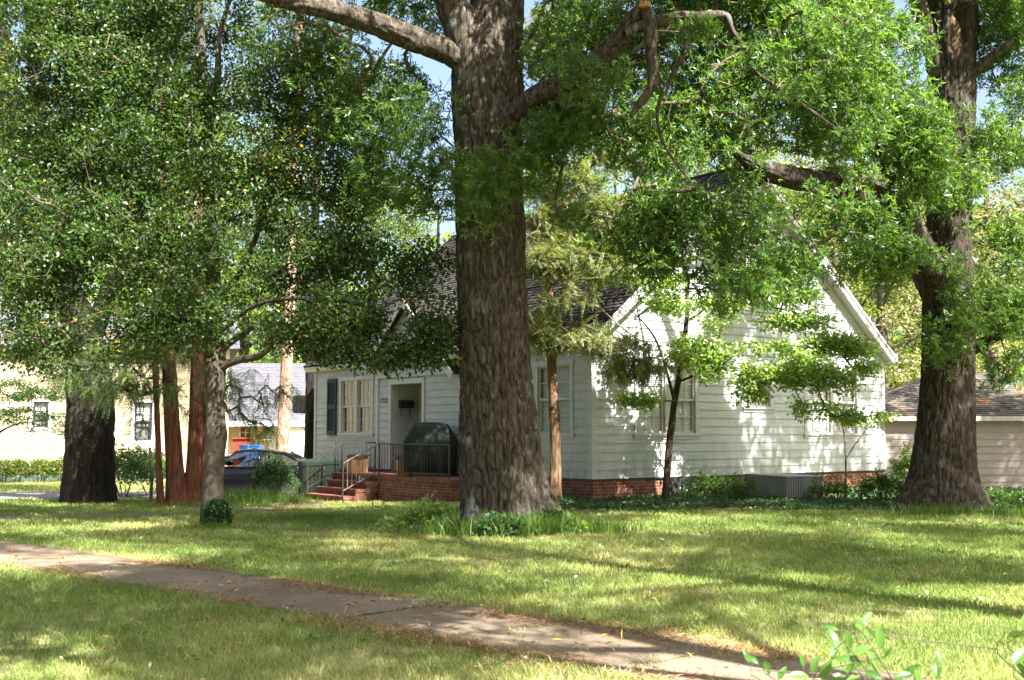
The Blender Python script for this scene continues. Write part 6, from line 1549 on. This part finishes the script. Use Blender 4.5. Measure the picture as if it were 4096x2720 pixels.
# oaks outside the frame: they throw the dappled shade on the lawn
shade_specs = [(6.9, 7.0, (1.1, 1.1, 1.5), 2.0, 'tall straight oak on the lawn right of the camera casting a long trunk shadow'), (5.6, 3.2, (0.95, 0.95, 0.95), 0.4, 'oak right beside the camera shading the sidewalk'), (2.3, 2.2, (0.9, 0.9, 0.95), 4.0, 'oak close to the right of the camera shading the near grass'), (-2.4, 3.0, (0.9, 0.9, 0.9), 3.3, 'oak close to the left of the camera'), (13.8, 13.0, (0.95, 0.95, 0.95), 5.1, 'oak beyond the right edge of the lawn'), (11.6, 8.2, (0.8, 0.8, 1.0), 1.1, 'oak right of the lawn behind the tall straight oak'), (18.5, 25.6, (1.2, 1.2, 0.9), 2.6, 'unseen oak added outside the frame to shade the shed')]  # last oak is added out of view to shade the shed wall
sp_ = bg_proto(3)
for i, (x, y, sc_, rz, lab) in enumerate(shade_specs):
    o = sp_ if i == 0 else copy_tree(sp_)
    o.location = (x, y, 0); o.rotation_euler = (0, 0, rz); o.scale = sc_; o['label'] = lab; o['group'] = 'shade trees around the lawn'

# unseen trees added all round the garden to block sky light
sky_block_specs = [(-14, 9.5, 1.0, 'unseen dark tree added left of the front path to block the sky'), (-10.5, 1.0, 0.9, 'unseen dark tree added left of the camera to block the sky'), (-22, 20, 1.1, 'unseen dark tree added far left beside the driveway to block the sky'), (-9, -9, 1.0, 'unseen dark tree added behind the camera on its left to block the sky'), (1, -13, 1.0, 'unseen dark tree added straight behind the camera to block the sky'), (12, -9, 1.0, 'unseen dark tree added behind the camera on its right to block the sky'), (21, 0.5, 1.0, 'unseen dark tree added far right of the camera to block the sky'), (-18, -3, 1.1, 'unseen dark tree added far left behind the camera to block the sky'), (25, 14, 1.0, 'unseen dark tree added right of the shed to block the sky'), (-26, 8, 1.1, 'unseen dark tree added at the far left of the lawn to block the sky')]
for i, (x, y, sc_, lab) in enumerate(sky_block_specs):
    o = copy_tree(protos[1]); o.location = (x, y, 0); o.rotation_euler = (0, 0, i * 0.9); o.scale = (sc_ * 1.25, sc_ * 1.25, sc_ * 0.9); o['label'] = lab; o['group'] = 'unseen trees added round the garden to block the sky'

# far wood behind everything
n = 26000
a = RNG.uniform(-0.62, 0.62, n); rad_ = RNG.uniform(78, 105, n); X = np.sin(a) * rad_; Y = np.cos(a) * rad_
topz = 9 + 9 * fbm(np.stack([a * 9, 0 * a, 0 * a], 1), 1.0, 3, 7)
Z = topz * RNG.random(n) ** 0.8 - 0.3
P = np.stack([X, Y, Z], 1); k = fbm(P, 0.28, 3, 9); P = P[k > 0.42]
V = leaf_quads(P, rdir(len(P)), rdir(len(P)) + np.array([0, -0.5, 0.6]), RNG.uniform(0.5, 1.1, len(P)), RNG.uniform(0.35, 0.7, len(P)), 0.1)
fw = leaf_obj('far_wood', V, M['far_leaf']); tag(fw, 'far wood of spring green trees behind the houses', 'wood', kind='stuff')

# ------------------------------------------------------------------ shrubs and ground plants
def gxy(dx, Y): return (gx(dx, Y), Y)
def nfront(dx):
    p = nwall(dx, 1080)[2]; return (p[0] * 0.978, p[1] * 0.978)
for k, (dx, rx, rz, lab) in enumerate(((8, 0.5, 0.42, 'round clipped shrub cut by the left edge below the yellow house'), (41, 0.62, 0.44, 'small round clipped shrub, second from the left below the yellow house'), (95, 0.9, 0.46, 'widest round clipped shrub below the yellow house'), (142, 0.75, 0.46, 'round clipped shrub tight against the dark ragged trunk'))):
    leafy('round_shrub', lab, 'shrub', nfront(dx), rx * 0.7, 0.5, rz, 2600, 'box_leaf', 0.075, 0.05, group='round clipped shrubs along the yellow house', seed=k + 3, zc=0.46, thr=0.2, tops=0.06)
leafy('hedge_shrub', 'full dark green shrub between the dark ragged trunk and the cedars', 'shrub', gxy(292, 33.2), 1.25, 0.9, 0.75, 5200, 'shrub_leaf', 0.085, 0.045, seed=9, zc=0.75, tops=0.3)
leafy('hedge_shrub', 'lighter green shrub seen between the cedar trunks', 'shrub', gxy(352, 34.4), 0.9, 0.7, 0.62, 2600, 'shrub_leaf', 0.085, 0.045, seed=10, zc=0.7, tops=0.3)
leafy('holly_shrub', 'rounded dark shrub in front of the parked car beside the trash cart', 'shrub', gxy(634, 31.6), 0.66, 0.6, 0.64, 4600, 'ivy', 0.06, 0.032, seed=11, zc=0.66, tops=0.22)
leafy('wall_shrub', 'loose dark shrub before the hatch and air conditioner', 'shrub', gxy(1655, 25.7), 0.7, 0.45, 0.36, 2000, 'shrub_leaf', 0.07, 0.035, seed=12, zc=0.35, tops=0.5)
leafy('wall_shrub', 'small leafy shrub touching the left side of the air conditioner', 'shrub', gxy(1722, 25.4), 0.25, 0.25, 0.4, 420, 'shrub_leaf', 0.06, 0.03, seed=13, zc=0.3, tops=0.5)
leafy('wall_shrub', 'low rusty green shrub right of the air conditioner', 'shrub', gxy(1925, 25.8), 0.6, 0.45, 0.34, 1500, 'shrub_leaf', 0.06, 0.03, seed=14, zc=0.26, tops=0.5)
leafy('wall_shrub', 'leafy shrub at the right end of the brick base', 'shrub', gxy(2030, 25.6), 0.55, 0.45, 0.42, 1700, 'shrub_leaf', 0.07, 0.045, seed=15, zc=0.36, tops=0.5)
leafy('tall_shrub', 'open pale green shrub standing between gable corner and hollow oak', 'shrub', gxy(2092, 25.2), 0.42, 0.4, 0.6, 1000, 'dog_leaf', 0.08, 0.045, seed=16, zc=0.75, thr=0.42, tops=0.5)
leafy('wall_shrub', 'low shrub right of the hollow oak before the shed', 'shrub', gxy(2318, 23.4), 0.7, 0.5, 0.26, 1600, 'shrub_leaf', 0.07, 0.04, seed=17, zc=0.2, tops=0.5)
leafy('oak_seedling', 'spreading bright seedling bush at the left root of the big oak', 'shrub', gxy(980, 18.6), 0.75, 0.5, 0.3, 1300, 'dog_leaf', 0.085, 0.048, seed=18, zc=0.22, thr=0.42, tops=0.6)
leafy('oak_seedling', 'broad leaved seedlings in front of the big oak', 'shrub', gxy(1150, 17.75), 0.42, 0.28, 0.2, 420, 'ivy', 0.085, 0.05, seed=19, zc=0.18, thr=0.42, tops=0.7)
leafy('oak_seedling', 'dark ivy seedlings against the right root of the big oak', 'shrub', gxy(1262, 18.2), 0.32, 0.25, 0.24, 420, 'ivy', 0.07, 0.05, seed=20, zc=0.18, thr=0.4, tops=0.6)
leafy('oak_seedling', 'pale green seedling right of the big oak roots', 'shrub', gxy(1318, 18.0), 0.2, 0.2, 0.2, 120, 'dog_leaf', 0.11, 0.07, seed=21, zc=0.2, thr=0.4, tops=0.6)

# ivy bed along the house
n = 60000
px_ = RNG.uniform(0.2, 16, n); py_ = RNG.uniform(22.3, 31.5, n)
P2 = np.stack([px_, py_, 0 * px_], 1)
edge = 23.2 + 1.3 * (fbm(P2 * np.array([1, 0, 0]), 0.8, 3, 3) - 0.5) - 0.05 * np.clip(px_ - 5, 0, 8)
side_g = (P2 - HC) @ (-Vv); side_f = (P2 - HC) @ (-U)
ok = (py_ > edge) & ((side_g > 0.03) | (side_f > 0.03)) & (np.hypot(px_ - b1[0], py_ - b1[1]) > 0.85) & ~((side_g <= 0.03) & (px_ > 12)) & (px_ > 1.0 + 0 * px_)
acd = np.stack([px_ - ac_p[0], py_ - ac_p[1]], 1); ca, sa = math.cos(ac.rotation_euler.z), math.sin(ac.rotation_euler.z)
lx = acd[:, 0] * ca + acd[:, 1] * sa; ly = -acd[:, 0] * sa + acd[:, 1] * ca
ok &= ~((lx > -0.05) & (lx < aw + 0.05) & (ly > -0.03) & (ly < ad + 0.05)) & (py_ < 32.3)
ok &= RNG.random(n) < np.where(py_ < 26.5, 1.0, 0.6)
P2 = P2[ok]
hgt = 0.04 + 0.2 * fbm(P2, 0.9, 3, 6) ** 1.5 * smooth(0, 1.2, P2[:, 1] - 22.6) * (0.4 + RNG.random(len(P2)))
P2[:, 2] = ground_z(P2[:, 0], P2[:, 1]) + hgt
V = leaf_quads(P2, unit(rdir(len(P2)) * np.array([1, 1, 0.4])), unit(rdir(len(P2)) * 0.7 + np.array([0, -0.35, 1.0])), RNG.uniform(0.05, 0.085, len(P2)), RNG.uniform(0.04, 0.065, len(P2)), 0.1)
iv = leaf_obj('ivy_bed', V, M['ivy'])
tag(iv, 'bed of dark ivy and low weeds along the foot of the house', 'ivy', kind='stuff')

# ------------------------------------------------------------------ grass
def blades(P, h, w, lean, tint, name, m_, label, cat):
    n = len(P)
    th = RNG.random(n) * 2 * math.pi; s_ = np.stack([np.cos(th), np.sin(th), 0 * th], 1)
    ln = RNG.normal(size=(n, 3)) * lean; ln[:, 2] = 0
    b = P; top = P + np.array([0, 0, 1.0]) * h[:, None] + ln * h[:, None]
    mid = P + np.array([0, 0, 0.55]) * h[:, None] + ln * h[:, None] * 0.35
    w = w[:, None]
    V = np.stack([b - s_ * w * 0.5, b + s_ * w * 0.5, mid + s_ * w * 0.42, top, mid - s_ * w * 0.42], 1).reshape(-1, 3)
    base = np.arange(n)[:, None] * 5
    me_f = np.concatenate([base + np.array([[0, 1, 2, 4]])]); tri = base + np.array([[4, 2, 3, 3]])
    V4 = np.stack([b - s_ * w * 0.5, b + s_ * w * 0.5, mid + s_ * w * 0.42, mid - s_ * w * 0.42, mid - s_ * w * 0.42, mid + s_ * w * 0.42, top + s_ * w * 0.06, top - s_ * w * 0.06], 1).reshape(-1, 3)
    o = mesh_np(name, V4, np.arange(8 * n).reshape(2 * n, 4), m_, None, {'tint': np.repeat(tint, 2)})
    return tag(o, label, cat, kind='stuff')
def scatter(y0, y1, dens, spread=0.5):
    A = spread * (y1 ** 2 - y0 ** 2)
    n = int(A * dens)
    y = np.sqrt(RNG.uniform(y0 ** 2, y1 ** 2, n)); x = RNG.uniform(-spread, spread, n) * y
    return np.stack([x, y, 0 * x], 1)
G = np.concatenate([scatter(6.4, 9.5, 3000), scatter(9.5, 13, 2100), scatter(13, 18, 1200), scatter(18, 24, 700), scatter(24, 33, 300), scatter(33, 45, 120)])
side_g = (G - HC) @ (-Vv); side_f = (G - HC) @ (-U)
sw_d = np.full(len(G), 9.0)
for i in range(0, len(WC), 2): sw_d = np.minimum(sw_d, np.hypot(G[:, 0] - WC[i, 0], G[:, 1] - WC[i, 1]))
sw_edge = 0.63 + 0.16 * (fbm(G, 1.6, 3, 8) - 0.5) * 2
on = sw_d < sw_edge - 0.02
tuft = on & (sw_d > 0.3) & (fbm(G, 1.3, 2, 14) > 0.63)
arcw = np.zeros(len(G)); a_ = np.concatenate([[0], np.cumsum(np.linalg.norm(np.diff(WC, axis=0), axis=1))])
near_i = np.zeros(len(G), int); bd = np.full(len(G), 9.0)
for i in range(0, len(WC)):
    q_ = np.hypot(G[:, 0] - WC[i, 0], G[:, 1] - WC[i, 1]); m_ = q_ < bd; bd[m_] = q_[m_]; near_i[m_] = i
arcw = a_[near_i] + ((G[:, :2] - WC[near_i]) @ WD)
jn = np.abs((arcw + 0.76) % 1.52 - 0.76) < 0.05
tuft |= on & jn & (fbm(G, 2.0, 2, 15) > 0.45)
keep = (~on | (tuft & (RNG.random(len(G)) < 0.5)))
keep &= ~near_strip(G, FC, 0.5) | (RNG.random(len(G)) < 0.03)
keep &= ~near_strip(G, DC, 1.7)
keep &= ((side_g > 0.3) | (side_f > 2.0)) & ~((G[:, 0] > 1.0) & (G[:, 1] > 23.4) & (side_f < 6))
keep &= np.hypot(G[:, 0] - b0[0], G[:, 1] - b0[1]) > 0.7
bare = fbm(G, 0.7, 3, 18)
keep &= ~((bare > 0.66) & (RNG.random(len(G)) < 0.6))
G = G[keep]; sw_d = sw_d[keep]
G[:, 2] = ground_z(G[:, 0], G[:, 1]) - 0.005
pat = fbm(G, 0.55, 3, 21); pat2 = fbm(G, 3.0, 2, 23)
h = (0.03 + 0.045 * RNG.random(len(G))) * (0.55 + 0.9 * pat2)
far = np.clip(G[:, 1] / 10, 0.85, 3.0)
w = 0.0062 * far * (0.7 + 0.6 * RNG.random(len(G)))
edge_dry = np.exp(-((np.clip(sw_d - 0.57, 0, 9)) / 0.22) ** 2)
tint = np.clip(0.28 + 1.15 * (pat - 0.42) + 0.45 * (pat2 - 0.5) + RNG.normal(size=len(G)) * 0.17 + 0.4 * edge_dry * RNG.random(len(G)), 0, 1)
blades(G, h * (1 + 0.06 * far), w, 0.5, tint, 'lawn_grass', M['grass'], 'short mown spring grass of the front lawn', 'grass')
# taller grass and weeds around the oak, along the path and by the bushes
def patch(cx, cy, rx, ry, n, h0, h1):
    u = RNG.normal(size=(n, 2)) * 0.55
    P = np.stack([cx + u[:, 0] * rx, cy + u[:, 1] * ry, np.zeros(n)], 1)
    P[:, 2] = ground_z(P[:, 0], P[:, 1]) - 0.01
    return P, RNG.uniform(h0, h1, n)
PS, HS = [], []
for dx, Y, rx, ry, n, h0, h1 in ((1150, 17.9, 0.9, 0.35, 1700, 0.08, 0.38), (1230, 17.9, 0.6, 0.35, 1300, 0.1, 0.4), (1360, 18.2, 0.6, 0.35, 900, 0.08, 0.34), (1020, 18.1, 0.6, 0.35, 500, 0.06, 0.2), (560, 29.6, 0.9, 0.6, 900, 0.15, 0.5), (600, 30.2, 1.0, 0.6, 700, 0.15, 0.45), (480, 27.8, 1.4, 0.4, 700, 0.05, 0.2), (655, 30.3, 0.7, 0.3, 500, 0.1, 0.35), (2270, 22.1, 1.2, 0.3, 700, 0.08, 0.25), (2140, 22.0, 0.8, 0.3, 500, 0.1, 0.3), (830, 28.2, 2.0, 0.5, 500, 0.04, 0.14), (500, 19.4, 0.35, 0.3, 260, 0.05, 0.16), (470, 19.5, 0.4, 0.3, 200, 0.05, 0.14), (1480, 22.6, 2.0, 0.3, 600, 0.05, 0.14)):
    p_, h_ = patch(gx(dx, Y), Y, rx, ry, n, h0, h1); PS.append(p_); HS.append(h_)
PS = np.concatenate(PS); HS = np.concatenate(HS)
okp = np.hypot(PS[:, 0] - b0[0], PS[:, 1] - b0[1]) > 0.75
PS, HS = PS[okp], HS[okp]
blades(PS, HS, np.full(len(PS), 0.014), 0.35, RNG.random(len(PS)), 'tall_grass', M['tall_grass'], 'tall uncut grass round the big oak and along the bushes', 'grass')

# straw, fallen leaves and bracts
def flat(P, L, W, name, m_, label, cat, tilt=0.25, tint=None):
    d = rdir(len(P)); d[:, 2] *= tilt
    nor = rdir(len(P)) * tilt * 1.4 + np.array([0, 0, 1.0])
    o = leaf_obj(name, leaf_quads(P, d, nor, L, W, 0.15), m_, None, tint)
    return tag(o, label, cat, kind='stuff')
n = 42000
s_ = RNG.uniform(-13, 4, n); e_ = np.where(RNG.random(n) < 0.55, 1, -1)
k_ = 6.75 + e_ * (0.62 + RNG.normal(size=n) * 0.14)
P = WN[None, :] * k_[:, None] + WD[None, :] * s_[:, None]
P = np.column_stack([P, 0 * s_]); q = fbm(P, 0.9, 3, 31); P = P[q > 0.46]
P[:, 2] = ground_z(P[:, 0], P[:, 1]) + 0.028
U2 = RNG.uniform(0, 1, 9000)
Q = np.concatenate([np.stack([RNG.normal(b0[0], 1.3, 3500), RNG.normal(17.9, 0.4, 3500), np.zeros(3500)], 1), np.stack([RNG.normal(-4.2, 1.6, 5500), RNG.normal(28.2, 0.8, 5500), np.zeros(5500)], 1)])
Q[:, 2] = ground_z(Q[:, 0], Q[:, 1]) + 0.03
P = np.concatenate([P, Q])
flat(P, RNG.uniform(0.05, 0.11, len(P)), RNG.uniform(0.004, 0.009, len(P)), 'pine_straw', M['straw'], 'brown pine straw gathered along the sidewalk edges', 'straw')
P = scatter(6.4, 24, 18); P = P[(fbm(P, 0.45, 2, 51) > 0.6) & (fbm(P, 2.2, 2, 52) > 0.5) & (np.abs(P[:, :2] @ WN - 6.75) > 0.75) & ((P - HC) @ (-Vv) > 3)]
P = np.repeat(P, 5, 0) + RNG.normal(size=(len(P) * 5, 3)) * 0.035
P[:, 2] = ground_z(P[:, 0], P[:, 1]) + 0.03 + 0.02 * RNG.random(len(P))
flat(P, RNG.uniform(0.03, 0.06, len(P)), RNG.uniform(0.018, 0.03, len(P)), 'lawn_weeds', M['tall_grass'], 'low broad leaved weeds growing in the lawn', 'weeds', tilt=0.5)
P = scatter(6.8, 20, 60); P = P[(fbm(P, 1.5, 3, 61) > 0.63) & (np.abs(P[:, :2] @ WN - 6.75) > 0.7)]
P[:, 2] = ground_z(P[:, 0], P[:, 1]) + 0.035 + 0.02 * RNG.random(len(P))
P = np.repeat(P, 5, 0) + RNG.normal(size=(len(P) * 5, 3)) * np.array([0.06, 0.06, 0.004])
flat(P, RNG.uniform(0.05, 0.1, len(P)), RNG.uniform(0.004, 0.009, len(P)), 'dry_thatch', M['straw'], 'small dry brown tufts of dead grass on the lawn', 'straw')
P = scatter(6.6, 26, 3.2); P = P[((P - HC) @ (-Vv) > 0.5)]
sd = np.abs(P[:, :2] @ WN - 6.77)
P2 = np.column_stack([WN[None, :] * (6.77 + RNG.uniform(-0.6, 0.6, 620))[:, None] + WD[None, :] * RNG.uniform(-11, 2.5, 620)[:, None], np.zeros(620)])
P = np.concatenate([P, P2]); P[:, 2] = ground_z(P[:, 0], P[:, 1]) + np.where(np.abs(P[:, :2] @ WN - 6.77) < 0.55, 0.03, 0.045)
flat(P, RNG.uniform(0.04, 0.085, len(P)), RNG.uniform(0.012, 0.024, len(P)), 'fallen_leaves', M['litter'], 'scattered tan and yellow fallen leaves on lawn and sidewalk', 'leaves')
P = scatter(7.5, 22, 1.3); P = P[(fbm(P, 0.5, 2, 41) > 0.45)]
P[:, 2] = ground_z(P[:, 0], P[:, 1]) + 0.045
flat(P, RNG.uniform(0.045, 0.085, len(P)), RNG.uniform(0.025, 0.05, len(P)), 'fallen_bracts', M['pale_litter'], 'pale curled fallen bracts scattered on the grass', 'leaves', tilt=0.6)

# ------------------------------------------------------------------ leafy twigs close to the camera, bottom right
fs = thing('privet_shrub', 'bright leafy shrub tips close to the camera at the bottom right', 'shrub', (1.0, 2.95, 0.0))
fl_m = leafmat('privet_leaf', [(0, (0.05, 0.13, 0.025)), (0.5, (0.085, 0.19, 0.035)), (1, (0.13, 0.25, 0.05))], trans=0.45, rough=0.35)
def cpx(cx, cy, Y): return pt((2700 + cx / 1.691) * 0.5764, (2000 + cy / 1.691) * 0.5764, Y)
LV, LF, LT = [], [], []
def big_leaf(base, d, nor, L, W, t):
    d = d / np.linalg.norm(d); s2 = np.cross(d, nor); s2 /= np.linalg.norm(s2); u2 = np.cross(s2, d)
    n0 = len(LV); ns = 8
    for i in range(ns + 1):
        f = i / ns; w2 = W * (math.sin(math.pi * min(1, f ** 0.8)) ** 0.75) * 0.5 + 0.0006
        c_ = base + d * L * f - u2 * L * 0.22 * f * f
        for j, sg in enumerate((-1, -0.5, 0, 0.5, 1)): LV.append(c_ + s2 * w2 * sg + u2 * abs(sg) * w2 * 0.35)
    for i in range(ns):
        for j in range(4): LF.append((n0 + i * 5 + j, n0 + i * 5 + j + 1, n0 + i * 5 + j + 6, n0 + i * 5 + j + 5)); LT.append(t)
tips = [(1215, 845, -35, 150), (1085, 1010, 95, 130), (1150, 890, -70, 150), (1390, 1010, 95, 140), (1300, 1010, -60, 130), (1240, 1090, 170, 130), (1300, 1110, 195, 140), (1130, 1140, 165, 120), (905, 1200, 165, 130), (990, 1205, 65, 120), (600, 1090, -60, 100), (560, 1110, 140, 90), (510, 1100, 115, 80), (1540, 1200, 45, 120), (1620, 1140, -75, 110), (1785, 1130, 85, 90), (1770, 1210, 82, 100), (1480, 1205, 20, 110), (1250, 1190, 185, 90), (1350, 1170, 100, 110), (1270, 820, 40, 90), (1300, 850, 150, 80), (870, 1130, 100, 80), (1420, 1060, 60, 70), (930, 1170, 75, 100), (1060, 1080, 60, 80), (2290, 1110, 42, 150), (2300, 1090, -55, 130), (2250, 920, 15, 110), (2361, 880, 80, 110), (2180, 960, -20, 90), (1100, 880, 160, 80), (1210, 1040, 30, 110), (1180, 1200, 120, 100), (1050, 1215, 20, 100), (1400, 1215, 150, 110), (700, 1215, 60, 90)]
mbst = MB()
for i, (cx, cy, an, ln) in enumerate(tips):
    Y = 3.0 + 0.12 * math.sin(i * 2.1)
    a_ = cpx(cx, cy, Y); L_ = ln * 1.0 / 1.691 / 4 / F_PX * Y * 1.15
    d = np.array([math.cos(R(an)), 0.35 * math.sin(i * 1.3), math.sin(R(an))])
    nor = np.array([0.3 * math.sin(i), -0.65 + 0.3 * math.cos(i * 1.7), 0.75])
    big_leaf(a_, d, nor, L_, L_ * 0.42, random.random())
    root_x = 1.12 if cx < 2000 else 1.62
    st = np.array([root_x + 0.02 * math.sin(i), 3.0 + 0.02 * math.cos(i), 0.0])
    midp = a_ * 0.35 + st * 0.65 + np.array([0, 0, 0.45])
    midp[2] = min(midp[2], a_[2] - 0.1)
    if i % 2 == 0: mbst.tube([st, midp, a_ - np.array([0, 0, 0.03]), a_], [0.005, 0.0035, 0.0018, 0.001], 5)
    else: mbst.tube([cpx(tips[i - 1][0], tips[i - 1][1] + 50, 3.0 + 0.12 * math.sin((i - 1) * 2.1)), a_], [0.0015, 0.001], 4)
o = mesh_np('foliage', np.array(LV), np.array(LF), fl_m, fs, {'tint': np.array(LT)}, smooth_=True); shift(o, fs.location)
o = mbst.build('stem', M['twig'], fs); shift(o, fs.location)

# thin stake in front of the hedge and a meter on the yellow wall
p = gxy(354, 30.6); z = gz(*p)
st = thing('garden_stake', 'thin weathered wooden stake beside the cedar trunks', 'stake', (p[0], p[1], z))
mb = MB(); mb.tube([(0, 0, -0.1), (0.02, 0, 0.7), (-0.06, 0, 1.45)], [0.045, 0.042, 0.038], 8); mb.build('post', M['twig'], st)
mb = MB(); mb.tube([(-0.02, 0, 1.2), (-0.35, -0.02, 1.4)], [0.02, 0.014], 6); mb.build('side_peg', M['twig'], st)
p = nwall(340, 1030)[2]
ut = thing('utility_meter', 'grey utility meter box on the yellow wall below the window', 'meter', (p[0], p[1], p[2]), NR)
mb = MB(); mb.obox((-0.25, -0.2, -0.25), (0.5, 0, 0), (0, 0.18, 0), (0, 0, 0.5)); mb.build('meter_box', M['blind'], ut, bevel=0.02)
mb = MB(); mb.tube([(0.15, -0.1, -0.25), (0.15, -0.1, -1.0)], 0.03, 8); mb.tube([(-0.4, -0.1, 0.05), (-0.25, -0.1, 0.05)], 0.03, 8); mb.build('pipe', M['acgrey'], ut)
